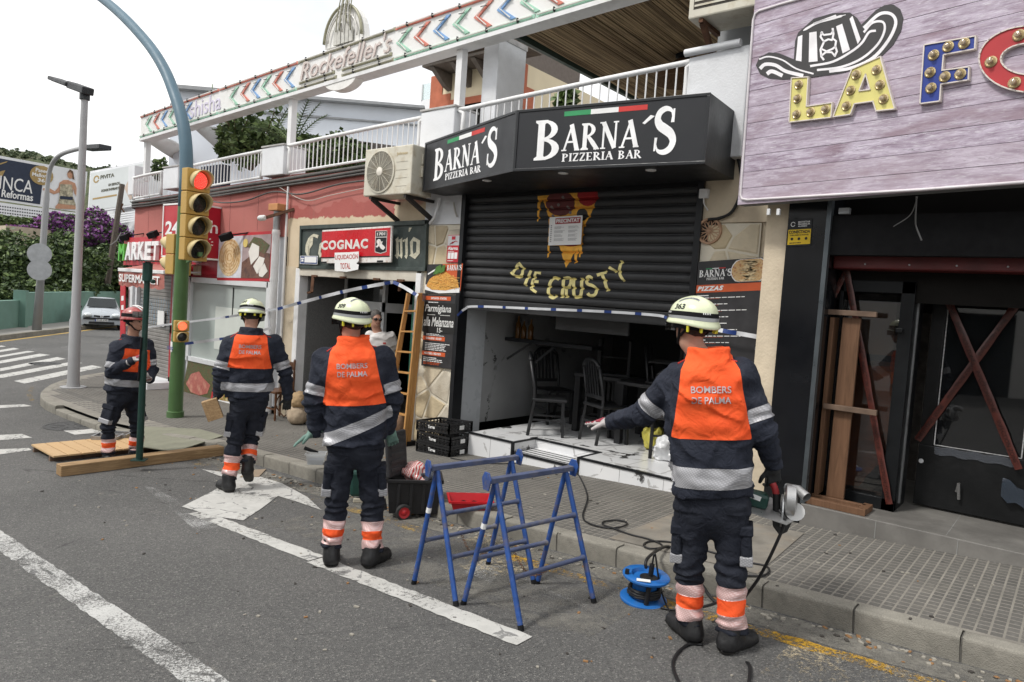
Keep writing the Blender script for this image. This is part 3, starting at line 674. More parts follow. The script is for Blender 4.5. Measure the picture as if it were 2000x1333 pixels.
# awning
aw=thing('awning','faded red scalloped awning reading SUPERMARKET over the grey shutter','awning',(-15,6.2,1.9))
a0,a1=F(233,529,5.75),F(322,533,5.75);zt=(a0.z+a1.z)/2;AWM=M('faded_red_canvas',(.40,.15,.125),.85,0,.12,5,.2,90)
MB().grid([[(a0.x,5.75,zt+.03),(a1.x,5.75,zt+.03)],[(a0.x+.1,6.42,zt+.2),(a1.x,6.42,zt+.2)]]).build('canvas',AWM,aw)
MB().box((a0.x,5.72,zt-.02),(a1.x,5.77,zt+.045)).build('front_bar',WHITE,aw,bevel=.008);top=[];bot=[]
for i in range(41):
    t=i/40;x=a0.x+(a1.x-a0.x)*t;top.append((x,5.74+.012*math.sin(t*19),zt-.015));bot.append((x,5.74+.02*math.sin(t*19+.6),zt-.27-.035*abs(math.sin(t*math.pi*6))))
MB().grid([bot,top]).build('valance',AWM,aw);mb=MB();put_text(mb,'SUPERMARKET',(a0.x+.1,5.71,zt-.215),(a1.x-a0.x-.2,0,0),(0,0,.15),(0,-1,0),.004,.03);mb.build('lettering',WPRINT,aw)
MB().tube([(a0.x+.05,5.78,zt),(a0.x+.1,6.44,zt+.06)],.018,6).tube([(a1.x-.05,5.78,zt),(a1.x-.1,6.44,zt+.06)],.018,6).build('arm',ALU,aw)
# 24h box sign
YB=5.85;bx1=F(431,405,6.43).x;bz1=F(432,407,6.43).z;bz0=F(431,508,6.43).z;bx0=F(320,420,YB).x
sg=thing('box_sign','red box sign reading 24h standing out from the pink wall behind the traffic light','sign',(bx0,6.2,bz0))
MB().box((bx0,YB,bz0),(bx1,6.44,bz1)).build('box',REDB,sg);mb=MB()
for z in (bz0-.015,bz1-.01):mb.box((bx0-.02,YB-.012,z),(bx1+.012,6.44,z+.028))
mb.box((bx0-.02,YB-.012,bz0),(bx0+.012,YB+.03,bz1));mb.build('trim',WPRINT,sg)
qb=Quad((bx0,YB,bz0),(bx1,YB,bz0),(bx0,YB,bz1));qs=Quad((bx1,YB,bz0),(bx1,6.44,bz0),(bx1,YB,bz1));mb=MB();qb.text(mb,'24h',.1,.42,.95,.68,.006,bold=.03);mb.build('lettering',WPRINT,sg)
mb=MB();qs.text(mb,'24h',.05,.5,.92,.74,.006,bold=.01)
for i in range(12):
    a=R_(30*i+15);c_=V((.5,.3));d=V((math.cos(a)*.30,math.sin(a)*.13));e=V((-d.y*.18,d.x*.03));qs.poly(mb,[tuple(c_+d*.8-e),tuple(c_+d*.8+e),tuple(c_+d+e),tuple(c_+d-e)],.004)
mb.build('lettering',WPRINT,sg);qs2=MB();qs2.box((bx1-.001,YB+.005,bz0+.015),(bx1+.003,6.43,bz1-.015));qs2.build('side_panel',REDD,sg)
# food posters on the supermarket
def mat_food(name,a,b,c_,sc=18,seed=0,ring=False):
    s=NT(name);co=s.map((1,1,1),loc=(seed,seed*2,0));f=s.noise(sc,6,.7,co,1.5);g=s.vor(sc*.8,co=co)
    k=s.mix(s.mr(f,.35,.65),a,b);k=s.mix(s.mr(g,.15,.5,.7,0),k,c_)
    return s.out(k,.45,0,.4)
BAKE=mat_food('printed_pastry',(.62,.42,.20),(.74,.60,.40),(.45,.24,.08),14);TWIST=M('printed_crust',(.42,.22,.07),.5,0,.3,12);WOODP=mat_food('printed_wood',(.10,.045,.03),(.20,.10,.07),(.05,.02,.02),9);STONEP=M('printed_grey',(.36,.28,.28),.5,0,.2,6)
CHEESE=M('printed_cheese',(.74,.71,.66),.5,0,.05,8);HERB=mat_food('printed_herbs',(.05,.07,.025),(.12,.12,.05),(.16,.03,.03),30);MEAT=mat_food('printed_meat',(.30,.07,.06),(.46,.17,.13),(.55,.30,.22),9)
po=thing('food_poster','poster of a coiled pastry and white cheese blocks above the supermarket window','poster',(-11.2,6.44,1.8))
qp=Quad(F(425,548,6.44),F(528,550,6.44),F(430,458,6.44));mb=MB();qp.rect(mb,0,0,1.01,1,.012);mb.build('frame',REDB,po);mb=MB();qp.rect(mb,.0,.06,.475,.94,.004,.012);mb.build('print',M('printed_cloth',(.62,.62,.66),.5,0,.15,9),po)
mb=MB();qp.poly(mb,[(.235+.215*math.cos(a*.314),.49+.40*math.sin(a*.314)) for a in range(20)],.003,.017);mb.build('print',BAKE,po)
mb=MB()
for i in range(5):
    w_=.038+.037*i;qp.poly(mb,ribbon([(.235+(w_+.004*a/9)*math.cos(a*.314+i),.5+1.86*(w_+.004*a/9)*math.sin(a*.314+i)) for a in range(19)],.008),.002,.0205)
mb.build('print',TWIST,po)
mb=MB();qp.rect(mb,.48,.06,.985,.94,.004,.012);mb.build('print',STONEP,po);mb=MB();qp.poly(mb,[(.48,.06),(.985,.06),(.985,.55),(.75,.62),(.48,.38)],.002,.0165);mb.build('print',WOODP,po)
mb=MB();qp.poly(mb,[(.56,.7),(.68,.9),(.82,.86),(.97,.72),(.9,.55),(.7,.66)],.002,.019);mb.build('print',HERB,po)
mb=MB()
for k in ([(.6,.6),(.66,.78),(.79,.7),(.79,.5),(.66,.33)],[(.7,.3),(.8,.5),(.9,.46),(.88,.34),(.78,.14)],[(.8,.2),(.9,.36),(.965,.2),(.88,.08),(.82,.1)]):qp.poly(mb,k,.003,.0215)
mb.build('print',CHEESE,po);mb=MB();qp.poly(mb,[(.535+.045*math.cos(a*.6),.78+.09*math.sin(a*.6)) for a in range(10)],.002,.024);mb.build('print',M('printed_lemon',(.62,.48,.16),.5),po)
po=tag(MB().box((F(380,520,6.44).x,6.455,1.84),(F(425,520,6.44).x,6.475,2.2)).build('dark_red_panel',REDD),'plain dark red panel left of the pastry poster','panel')
po=thing('ham_poster','poster of cured ham below the supermarket window','poster',(-12.7,6.44,-.4));qp=Quad(F(357,768,6.455),F(412,785,6.455),F(368,703,6.455));mb=MB();qp.rect(mb,0,0,1,1,.008);mb.build('print',HERB,po)
mb=MB();qp.poly(mb,[(.08,.3),(.2,.62),(.45,.75),(.62,.6),(.9,.45),(.85,.2),(.6,.08),(.3,.1)],.003,.009);mb.build('print',MEAT,po);mb=MB();qp.rect(mb,.99,0,1.06,1,.01);mb.build('edge',REDB,po)
po=thing('vegetable_poster','pale poster of vegetables and boards beside the ham poster','poster',(-11.6,6.44,-.3));qp=Quad(F(420,787,6.455),F(523,812,6.455),F(425,708,6.455));mb=MB();qp.rect(mb,0,0,1,1,.008);mb.build('print',WPRINT,po)
mb=MB();qp.poly(mb,[(.08,.1),(.12,.4),(.3,.62),(.42,.5),(.45,.12)],.003,.009);mb.build('print',mat_food('printed_vegetables',(.45,.05,.03),(.12,.25,.04),(.6,.5,.3),12),po)
po=thing('notice_board','narrow red and white notice board beside the grey shutter behind the mast','sign',(-13.6,6.44,-.4));qp=Quad(F(330,745,6.44),F(358,757,6.44),F(338,520,6.44));mb=MB();qp.rect(mb,0,0,1,1,.02);mb.build('board',WPRINT,po);mb=MB()
for u0,v0,u1,v1 in ((0,0,.1,1),(.9,0,1,1),(0,0,1,.04),(0,.42,.9,.5),(.15,.6,.8,.63)):qp.rect(mb,u0,v0,u1,v1,.003,.02)
mb.build('print',REDB,po);mb=MB();qp.lines(mb,.2,.1,.8,.38,6,lift=.021);qp.lines(mb,.2,.55,.8,.95,8,lift=.021,seed=3);mb.build('print',M('navy_print',(.03,.06,.2),.5),po)
po=thing('sign_strip','vertical red strip with white marks at the left of the grey shutter','sign',(-15.9,6.4,-.4));qp=Quad(F(236,735,6.4),F(245,735,6.4),F(237,556,6.4));mb=MB();qp.rect(mb,0,0,1,1,.02);mb.build('board',REDB,po);mb=MB()
for v in (.62,.72,.82,.35,.3):qp.rect(mb,.25,v,.75,v+.05,.003,.02)
mb.build('print',WPRINT,po)
tag(MB().box((F(302,606,W).x,W+.06,.75),(F(309,606,W).x+.13,W+.075,1.06)).build('paper_notice',WPRINT),'white paper notice stuck on the grey roller shutter','notice')
def flood(px,label):
    p=F(*px,6.3);t=thing('floodlight',label,'lamp',p,'floodlights on the pink wall');MB().bar(p,(p.x+.35,6.44,p.z+.06),.02,.02).build('arm',BLACKM,t);MB().obox(p+V((-.05,-.05,-.03)),(.11,.02,.02),(0,.03,-.05),(0,.04,.03)).build('lamp_head',BLACKM,t,bevel=.006);MB().obox(p+V((-.05,-.08,-.05)),(.09,.015,.015),(0,.02,-.035),(0,.003,.003)).build('lens',glass('lamp_glass',(.3,.3,.3),.1,1),t)
flood((306,456),'black floodlight above the MARKET sign');flood((450,460),'black floodlight above the pastry poster');flood((252,461),'black floodlight at the left end of the MARKET sign')
mp_=thing('meter_box','grey intercom and meter boxes beside the box sign','box',(-12.9,6.42,1.8));MB().box((-12.95,6.38,2.05),(-12.75,6.46,2.3)).build('box',ALU,mp_,bevel=.01);MB().box((-12.95,6.4,1.82),(-12.75,6.46,2.0)).build('box',CREAM,mp_,bevel=.006);MB().lathe((-12.85,6.38,2.18),(0,-1,0),[(.05,0),(.05,.01),(0,.012)],12).build('dial',BLACKM,mp_)
cc=thing('security_camera','white security camera on a rusty bracket under the pink wall','camera',(-10.05,6.3,2.85));RUST=M('rusty_iron',(.12,.06,.035),.85,.2,.4,14,.4,60)
MB().bar((-9.85,6.45,2.95),(-10.2,6.15,2.78),.035,.045).build('bracket',RUST,cc);MB().lathe((-10.28,6.1,2.77),(.9,.3,.1),[(.035,0),(.045,.02),(.045,.11),(.03,.13)],12).build('body',WHITE,cc,smooth=True);MB().lathe((-10.28,6.1,2.77),(-.9,-.3,-.1),[(.025,0),(.02,.01)],12).build('lens',BLACKM,cc)

# ---------- antique shop
ant=thing('antique_shop_building','cream antique shop front with a dark open doorway under a faded green sign','building',(-8.2,6.45,0))
OX0,OX1=-9.55,-6.90;OZ=1.93
wallbox('upper_wall',-9.98,XB+.02,2.05,3.5,PINK,bld if False else ant)
ant.children[0].data.materials[0] =PINK
wallbox('pier',-9.98,OX0-.12,-.5,2.05,CREAM,ant,W-.01);wallbox('jamb',OX0-.12,OX0,-.4,2.02,WHITE,ant,W-.04,W+.12,bevel=.008);wallbox('jamb',OX1,OX1+.1,-.3,2.02,WHITE,ant,W-.06,W+.12,bevel=.008)
GRAN=M('stippled_granite',(.13,.13,.128),.8,0,.6,140,.4,160,dirt=(.3,.3,.29),ds=150,da=.8)
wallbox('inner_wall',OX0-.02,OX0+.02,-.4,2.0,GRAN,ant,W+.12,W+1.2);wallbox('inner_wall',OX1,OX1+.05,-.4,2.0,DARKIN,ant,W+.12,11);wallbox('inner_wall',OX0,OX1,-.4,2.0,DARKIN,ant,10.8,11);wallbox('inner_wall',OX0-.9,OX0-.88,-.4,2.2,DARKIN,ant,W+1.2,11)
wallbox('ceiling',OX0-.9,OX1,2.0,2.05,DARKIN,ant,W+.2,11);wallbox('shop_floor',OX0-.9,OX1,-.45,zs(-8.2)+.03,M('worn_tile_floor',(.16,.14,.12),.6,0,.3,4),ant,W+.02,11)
mb=MB().box((OX0,W-.05,OZ-.02),(OX1,W+.1,2.05));mb.build('shutter_box',M('cream_metal',(.58,.54,.46),.5,.1,.1,5,dirt=(.4,.33,.24),ds=6),ant,bevel=.006)
for x in (-9.2,-8.5,-7.75,-7.25):MB().box((x,W-.075,OZ-.03),(x+.13,W-.04,OZ)).build('hinge',RUST,ant)
MB().bar((-9.17,W-.06,OZ-.02),(-9.13,W-.1,OZ-.26),.045,.03).bar((-9.13,W-.1,OZ-.26),(-9.2,W-.12,OZ-.28),.04,.03).build('shutter_hook',RUST,ant);MB().bar((-7.2,W-.06,OZ-.01),(-7.2,W-.06,OZ-.16),.035,.03).build('shutter_hook',RUST,ant)
iw=MB()
for a,b in (((-9.46,-.05),(-9.40,1.75)),((-8.5,-.05),(-8.44,1.75)),((-9.46,1.69),(-8.44,1.75)),((-9.46,-.05),(-8.44,.02)),((-9.46,1.05),(-8.44,1.2))):iw.box((a[0],7.2,a[1]+.38),(b[0],7.26,b[1]+.38))
iw=iw.build('display_window',ALU,ant);MB().box((-9.42,7.22,.4),(-8.46,7.23,2.1)).build('pane',glass('dark_glass',(.02,.022,.022),.04,.92),iw)
MB().bar((-8.44,7.22,1.5),(-8.2,7.7,1.5),.02,.15).build('return_frame',ALU,iw)
# antique fascia
sg=thing('antique_sign','weathered dark green fascia with cream gothic letters over the antique shop','sign',(-8.2,6.4,2.05));qf=Quad(F(582,525,6.37),F(829,530,6.37),F(584,441,6.37))
GRN=M('faded_green_board',(.045,.06,.055),.6,0,.25,4,.15,60,dirt=(.13,.145,.135),ds=2.6,da=.6);mb=MB();qf.rect(mb,0,0,1,1.0,.02,-.06);mb.build('board',GRN,sg);mb=MB()
for r_ in ((0,.0,1,.075),(0,.91,1,1),(0,0,.012,1),(.988,0,1,1)):qf.rect(mb,*r_,.03,-.04)
mb.build('frame',GRN,sg,bevel=.004);GOTH=M('cream_gothic_paint',(.60,.57,.44),.6,0,.15,20,dirt=(.2,.19,.14),ds=30,da=.7);mb=MB()
def pxp(q,pts):return [uvq(q,x,y) for x,y in pts]
def zz(*p):return [(580+x/7.143,380+y/7.143) for x,y in p]
for k in (zz((205,548),(275,565),(262,612),(215,590),(165,600),(135,720),(130,820),(150,858),(110,850),(88,790),(95,700),(130,610),(170,570)),zz((160,595),(200,590),(190,700),(150,760),(140,850),(130,850),(145,700)),zz((290,690),(340,640),(345,700),(320,720),(300,800),(330,850),(290,880),(270,820)),
          zz((1345,625),(1385,590),(1395,850),(1375,900),(1335,850),(1355,830),(1355,660)),zz((1400,640),(1440,600),(1445,850),(1435,895),(1395,850),(1415,830),(1412,670)),zz((1470,640),(1515,595),(1520,850),(1500,900),(1470,860),(1488,840),(1482,670)),
          zz((1550,660),(1600,590),(1690,640),(1685,820),(1620,900),(1540,850),(1560,830)),zz((1535,460),(1575,458),(1540,520),(1530,515)),zz((1380,640),(1410,620),(1420,640),(1390,660)),zz((1445,640),(1475,620),(1485,650),(1450,660))):qf.poly(mb,pxp(qf,k),.004,-.038)
lt=mb.build('gothic_lettering',GOTH,sg);mb=MB();qf.poly(mb,pxp(qf,zz((1595,650),(1640,660),(1635,800),(1600,830),(1590,780))),.004,-.0355);mb.build('letter_counter',GRN,sg)
sg=thing('enamel_sign','red enamel sign reading COGNAC with a 1701 crest','sign',F(690,515,6.3));qc=Quad(F(627,515,6.31),F(763,513,6.31),F(629,450,6.31));ENR=M('red_enamel',(.52,.012,.02),.28,0,.12,3,dirt=(.30,.02,.02),ds=5,da=.5);ENW=M('chipped_white_enamel',(.72,.70,.67),.35,0,.08,6,dirt=(.32,.18,.11),ds=12,da=.9)
mb=MB();qc.rect(mb,0,0,1,1,.03,-.03);mb.build('plate',ENW,sg,bevel=.006);mb=MB();qc.rect(mb,.004,.17,.985,.95,.003);mb.build('red_field',ENR,sg);mb=MB();qc.rect(mb,.004,.155,.985,.185,.003,.002);qc.rect(mb,.005,.0,.09,.055,.003,.001);qc.rect(mb,.82,.01,.9,.06,.003,.001);mb.build('black_line',BLACK,sg)
mb=MB();qc.text(mb,'COGNAC',.0,.40,.69,.68,.006,bold=.045,spacing=1.15);mb.build('lettering',ENW,sg);u=lambda x,y:uvq(qc,540+x/5.553,380+y/5.553)
mb=MB();qc.poly(mb,[u(1078,395),u(1206,393),u(1196,625),u(1132,645),u(1070,628)],.003,.004);mb.build('crest_border',ENW,sg);mb=MB();qc.poly(mb,[u(1084,402),u(1200,400),u(1199,458),u(1083,460)],.002,.008);qc.poly(mb,[u(1083,470),u(1199,468),u(1191,618),u(1132,636),u(1076,620)],.002,.008);mb.build('crest_field',BLACK,sg)
mb=MB();a=u(1097,450);b=u(1187,412);qc.text(mb,'1701',a[0],a[1],b[0],b[1],.013,bold=.03)
for k in ([(1095,500),(1115,485),(1135,492),(1140,515),(1160,510),(1150,540),(1172,560),(1188,580),(1165,605),(1140,590),(1120,560),(1098,580),(1085,570),(1105,545),(1092,525)],):qc.poly(mb,[u(*q) for q in k],.003,.0105)
mb.build('crest_figure',ENW,sg)
sg=thing('paper_sign','torn white paper sign reading LIQUIDACIÓN TOTAL under the enamel sign','sign',F(678,530,6.27));ql=Quad(F(654,530,6.27),F(701,529,6.27),F(654,494,6.27));mb=MB();qc2=[(0,.03),(.1,0),(.3,-.02),(.5,-.05),(.7,-.01),(.97,.06),(1,.3),(.9,.38),(1.0,.5),(1,1),(.6,.985),(0,1)];ql.poly(mb,qc2,.003);mb.build('paper',WPRINT,sg)
mb=MB();ql.text(mb,'LIQUIDACIÓN',.03,.58,.97,.93,.005,bold=.01);ql.text(mb,'TOTAL',.24,.1,.66,.42,.005,bold=.01);mb.build('lettering',M('red_ink',(.42,.05,.04),.6),sg)
sg=thing('phone_plate','small white and blue plate with a telephone pictogram on the green fascia','sign',F(603,516,6.37));ql=Quad(F(586,516,6.37),F(620,517,6.37),F(587,500,6.37));mb=MB();ql.rect(mb,0,0,1,1,.004);mb.build('plate',WPRINT,sg);mb=MB();ql.rect(mb,.03,.06,.98,.94,.002,.004);mb.build('blue_field',M('navy_print',(.03,.06,.2),.5),sg);mb=MB();ql.rect(mb,.27,.2,.95,.88,.002,.006);ql.poly(mb,[(.08,.3),(.22,.3),(.2,.55),(.1,.55)],.002,.006);ql.poly(mb,[(.06,.6),(.24,.6),(.24,.75),(.06,.75)],.002,.006);mb.build('pictogram',WPRINT,sg)

# ---------- pizzeria
piz=thing('pizzeria_building','pizzeria front with stone clad piers, a half lowered black shutter and a white tiled step','building',(-4.5,6.45,0))
SX0,SX1=-6.10,-3.03;PLX0,PLX1=-6.86,SX0-.06;PRX0,PRX1=SX1+.06,-2.22
wallbox('pier',PLX0,PLX1,-.4,3.47,CREAM,piz,W+.01);wallbox('pier',PRX0,PRX1+.25,-.4,3.47,CREAM,piz,W+.01);wallbox('upper_wall',PLX0,PRX1,3.0,3.47,WHITEW,piz,W+.0,W+.3)
wallbox('plaster_patch',PLX0+.02,PLX1-.01,2.66,3.1,WHITEW,piz,W-.012,W+.02);wallbox('plaster_patch',PRX0,PRX1-.02,2.62,3.2,CREAM,piz,W-.012,W+.02)
for x in (SX0-.065,SX1-.0):wallbox('shutter_guide',x,x+.065,-.0 if x>-4 else -.1,3.1,BLACK,piz,W-.045,W+.12)
def clip_poly(P,p,n):
    out=[]
    for i in range(len(P)):
        a,b=P[i],P[(i+1) % len(P)];da,db=(a-p).dot(n),(b-p).dot(n)
        if da<=0:out.append(a)
        if (da<0) != (db<0) and da != db:out.append(a+(b-a)*(da/(da-db)))
    return out
def voronoi(x0,x1,z0,z1,step,seed,gap,aspect=1):
    r=random.Random(seed);S=[];nz=max(1,int((z1-z0)/step));nx=max(1,round((x1-x0)/step))
    for j in range(-1,nz+2):
        for i in range(-1,nx+1):S.append(V((x0+(i+.5+.5*(j % 2)+r.uniform(-.42,.42))*(x1-x0)/nx,z0+(j+.5+r.uniform(-.42,.42))*(z1-z0)/nz)))
    for s in S:
        if not (x0<=s.x<=x1 and z0<=s.y<=z1):continue
        P=[V((x0,z0)),V((x1,z0)),V((x1,z1)),V((x0,z1))]
        for q in S:
            if q is s:continue
            d=q-s
            if d.length>step*4:continue
            n=d.normalized();P=clip_poly(P,(s+q)/2-n*gap/2,n)
            if len(P) <3:break
        if len(P) >=3:yield P
STN=[M('cladding_stone_%s' % n,c_,.75,0,.12,7,.5,40,dirt=(.28,.22,.14),ds=3,da=.5) for n,c_ in (('pale',(.60,.52,.38)),('ochre',(.53,.44,.29)),('grey',(.52,.47,.38)),('tan',(.45,.37,.25)))]
GROUT=M('pale_grout',(.66,.61,.50),.9,0,.1,5,.4,60)
def cladding(x0,x1,z0,z1,step,seed,gap=.022,sub=None):
    MB().box((x0-.012,W-.012,z0-.01),(x1+.012,W+.01,z1+.01)).build('grout',GROUT,piz)
    r=random.Random(seed)
    for P in voronoi(x0,x1,z0,z1,step,seed,gap):
        c_=sum(P,V((0,0)))/len(P);dp=r.uniform(.006,.014);mb=MB();n=len(P)
        a=[(p.x,W-.012,p.y) for p in P];b=[(c_.x+(p.x-c_.x)*.9,W-.012-dp,c_.y+(p.y-c_.y)*.9) for p in P]
        mb.add(a+b,[tuple(range(n,2*n))]+[(i,(i+1) % n,n+(i+1) % n,n+i) for i in range(n)])
        if len(P) >2:o=mb.build('stone',r.choices(STN,(5,3,3,1))[0],piz)
        bm=bmesh.new();bm.from_mesh(o.data);bmesh.ops.recalc_face_normals(bm,faces=bm.faces[:]);
        if bm.faces[0].normal.y>0:bmesh.ops.reverse_faces(bm,faces=bm.faces[:])
        bm.to_mesh(o.data);bm.free()
cladding(PLX0+.02,PLX1-.02,zs(-6.4),2.64,.27,11);cladding(PRX0+.02,PRX1-.18,-.02,2.6,.27,23)
# shutter: each slat a piece of its own
SHB=NT('black_shutter_paint');c=SHB.mix(SHB.mr(SHB.noise(3,5),.3,.7),(.019,.0195,.021),(.034,.0345,.036));c=SHB.mix(SHB.mr(SHB.noise(9,6,.75),.62,.8,0,.5),c,(.10,.10,.10));SHB=SHB.out(c,SHB.mr(SHB.noise(6,3),.3,.7,.38,.55),0,.4)
shu=MB().box((SX0,W+.03,1.60),(SX1,W+.06,1.735)).build('roller_shutter',SHB,piz,bevel=.006)
SLH=.098;z=1.74;smb=MB();pr=[(.03,0),(.008,.008),(.0,.02),(.0,.072),(.008,.082),(.03,.09),(.03,.098)]
smb.grid([[(SX0,W+.02+dy,z+dz) for dy,dz in pr],[(SX1,W+.02+dy,z+dz) for dy,dz in pr]]);sl0=smb.build('slat',SHB,shu,smooth=True);sl0.data.flip_normals()
for i in range(1,14):o=sl0.copy();COL.objects.link(o);o.location=(0,random.uniform(-.0005,.003),SLH*i)
wallbox('shutter_housing',SX0-.02,SX1+.05,2.98,3.1,BLACKM,piz,W-.02,W+.4)
# spray painted slice and words on the slats (a thin film of paint that follows the slat profile)
def spray(name,polys,m):
    mb=MB();q=Quad((SX0,W+.02,1.7),(SX1,W+.02,1.7),(SX0,W+.02,3.0))
    for P in polys:
        P2=[q.p(*uvq(q,*p)) for p in P];zl=min(p.z for p in P2);zh=max(p.z for p in P2);pp=[V((p.x,p.z)) for p in P2]
        k0=int((zl-1.74)/SLH)-1
        for k in range(max(-1,k0),k0+15):
            for (y0,a),(y1,b) in zip(pr[:-1],pr[1:]):
                za,zb=1.74+SLH*k+a,1.74+SLH*k+b;Q=clip_any(pp,za,zb)
                for R in Q:
                    if len(R) >2:mb.add([(v.x,W+.0182+y0+(y1-y0)*(v.y-za)/(zb-za),v.y) for v in R],[tuple(range(len(R)))])
    o=mb.build(name,m,shu);return o
def clip_any(P,za,zb):
    from mathutils.geometry import tessellate_polygon
    out=[]
    for t in tessellate_polygon([[V((p.x,p.y,0)) for p in P]]):
        T=[P[i] for i in t];T=clip_poly(T,V((0,zb)),V((0,1)));
        if len(T) >2:T=clip_poly(T,V((0,za)),V((0,-1)))
        if len(T) >2:out.append(T)
    return out
def sprayM(n,c_):return M(n,c_,.6,0,.15,9,dirt=tuple(x*.5 for x in c_),ds=14,da=.5)
YS,OS,RS,MS,KS=sprayM('yellow_spray',(.88,.77,.34)),sprayM('orange_spray',(.84,.42,.05)),sprayM('red_spray',(.32,.01,.012)),sprayM('maroon_spray',(.12,.02,.02)),M('black_spray',(.02,.02,.02),.5)
def e8(*p):return [(880+x/3.846,330+y/3.846) for x,y in p]
def circ(x,y,rx,ry=None,n=16):ry=ry or rx;return [(x+rx*math.cos(2*math.pi*i/n),y+ry*math.sin(2*math.pi*i/n)) for i in range(n)]
spray('pizza_painting',[e8((655,205),(720,200),(930,180),(1105,170),(1085,260),(1060,330),(1000,440),(985,580),(990,600),(975,665),(965,665),(962,600),(945,705),(930,715),(932,620),(900,690),(868,745),(840,660),(818,580),(745,575),(740,660),(727,670),(730,560),(740,430),(735,360),(705,260),(680,230),(660,395),(650,395))],OS)
for poly,m,dz in ((e8(*circ(825,260,110,95)),MS,0),(e8(*circ(1030,200,78,82)),RS,0),(e8(*circ(990,345,42,48)),KS,0),(e8(*circ(905,565,60,20)),RS,0)):
    o=spray('pizza_topping',[poly],m);o.location.y -= .0012
for k in ((760,290),(845,215),(880,290),(812,272),(770,355),(900,330)):o=spray('pizza_topping',[e8(*circ(*k,11,13,8))],sprayM('grey_spray',(.2,.17,.16)));o.location.y -= .0022
def strk(pts,w=20):return e8(*ribbon(pts,w*1.2))
_g=[strk([(470,780),(510,715)],18),strk([(510,705),(545,750),(540,790),(520,815)],18),strk([(455,775),(480,805),(525,815)],18),strk([(605,765),(580,820),(555,880)],18),
   strk([(680,785),(640,780),(620,840),(605,900)],18),strk([(622,845),(662,850)],18),strk([(603,898),(645,930)],18),strk(bez([(815,830),(780,820),(750,855),(735,920),(745,955),(770,970),(795,955)],4),20),strk([(850,825),(845,900),(835,970)],20),strk(bez([(845,825),(890,820),(905,850),(885,890),(850,895)],4),18),strk([(870,895),(870,970)],19),
   strk(bez([(925,820),(925,900),(930,955),(955,965),(980,945),(985,880),(985,820)],4),20),strk(bez([(1065,825),(1040,810),(1022,830),(1030,865),(1070,880),(1095,910),(1085,945),(1050,955),(1030,935)],4),20),strk([(1100,800),(1170,775)],20),strk([(1140,795),(1160,850),(1180,920)],20),strk([(1190,740),(1245,775)],18),strk([(1285,690),(1265,770),(1275,800),(1300,845)],18)]
for a0_,b0_ in ((0,3),(3,4),(4,7),(7,8),(8,11),(11,12),(12,13),(13,15),(15,17)):spray('graffiti_letter',_g[a0_:b0_],YS)
# notice on the shutter
nb=thing('sealing_notice','white sealing notice reading PRECINTAT stuck on the black shutter','notice',F(1105,480,W));qn=Quad(F(1071,480,W-.01),F(1135,478,W-.01),F(1074,425,W-.01));mb=MB();qn.rect(mb,0,0,1,1,.004);mb.build('sheet',WPRINT,nb);mb=MB();qn.rect(mb,.19,.74,.95,.95,.0015,.004);mb.build('red_heading',M('red_heading',(.33,.03,.035),.5),nb)
mb=MB();qn.text(mb,'PRECINTAT',.22,.78,.92,.915,.008,bold=.03);mb.build('lettering',WPRINT,nb);mb=MB()
for i in range(4):qn.lines(mb,.17,.15+.14*i,.5,.25+.14*i,4,lift=.0045,seed=i);qn.lines(mb,.6,.15+.14*i,.95,.25+.14*i,4,lift=.0045,seed=i+9)
for i in range(9):qn.rect(mb,.05,.12+.07*i,.09,.16+.07*i,.001,.0045)
mb.build('small_print',M('grey_print',(.30,.30,.31),.6),nb)
# floor, step and interior
MARB=NT('white_marble_tile');v1=MARB.vor(1.15,'DISTANCE_TO_EDGE',co=MARB.map((1,1,1),loc=(2,1,3)));v1=MARB.ma('ADD',v1,MARB.mr(MARB.noise(4,5,.65),.3,.7,-.06,.06));v2=MARB.vor(2.4,'DISTANCE_TO_EDGE');v2=MARB.ma('ADD',v2,MARB.mr(MARB.noise(6,5),.3,.7,-.06,.06))
c=MARB.mix(MARB.mr(MARB.noise(2,4),.3,.7),(.66,.67,.68),(.74,.74,.74));msk=MARB.mr(MARB.noise(1.6,3),.42,.56);c=MARB.mix(MARB.mr(v2,0,.012,.55,0),c,(.25,.24,.23));c=MARB.mix(MARB.ma('MULTIPLY',msk,MARB.mr(v1,0,.016,.95,0)),c,(.03,.028,.027));MARB=MARB.out(c,.22,0,.5)
MARW=NT('shaded_marble_tile');v2=MARW.ma('ADD',MARW.vor(.9,'DISTANCE_TO_EDGE'),MARW.mr(MARW.noise(5,6,.7),.3,.7,-.07,.07));msk=MARW.mr(MARW.noise(1.2,3),.45,.58);MARW=MARW.out(MARW.mix(MARW.ma('MULTIPLY',msk,MARW.mr(v2,0,.014,.95,0)),MARW.mix(MARW.mr(MARW.noise(2,4),.3,.7),(.25,.255,.26),(.31,.315,.315)),(.02,.02,.02)),.3,0,.4)  # side wall marble, colour darkened to stand in for the dim interior
FZ=.11;FY=6.33;nx0,nx1,ny1=-5.03,-4.11,6.76;sx0,sx1=-5.72,-2.62
mb=MB().box((sx0,FY,-.35),(nx0,12,FZ)).box((nx0,ny1,-.35),(nx1,12,FZ)).box((nx1,FY,-.35),(sx1,12,FZ));flo=mb.build('tiled_floor',MARB,piz)
mb=MB()
for a,b,c_,d in ((sx0,nx0,FY,0),(nx1,sx1,FY,0),(nx0,nx1,ny1,0)):mb.box((a,c_-.012,FZ-.012),(b,c_+.028,FZ+.006))
for x in (nx0,nx1-.028 if False else nx1):mb.box((x-.014,FY-.012,FZ-.011),(x+.014,ny1+.028,FZ+.007))
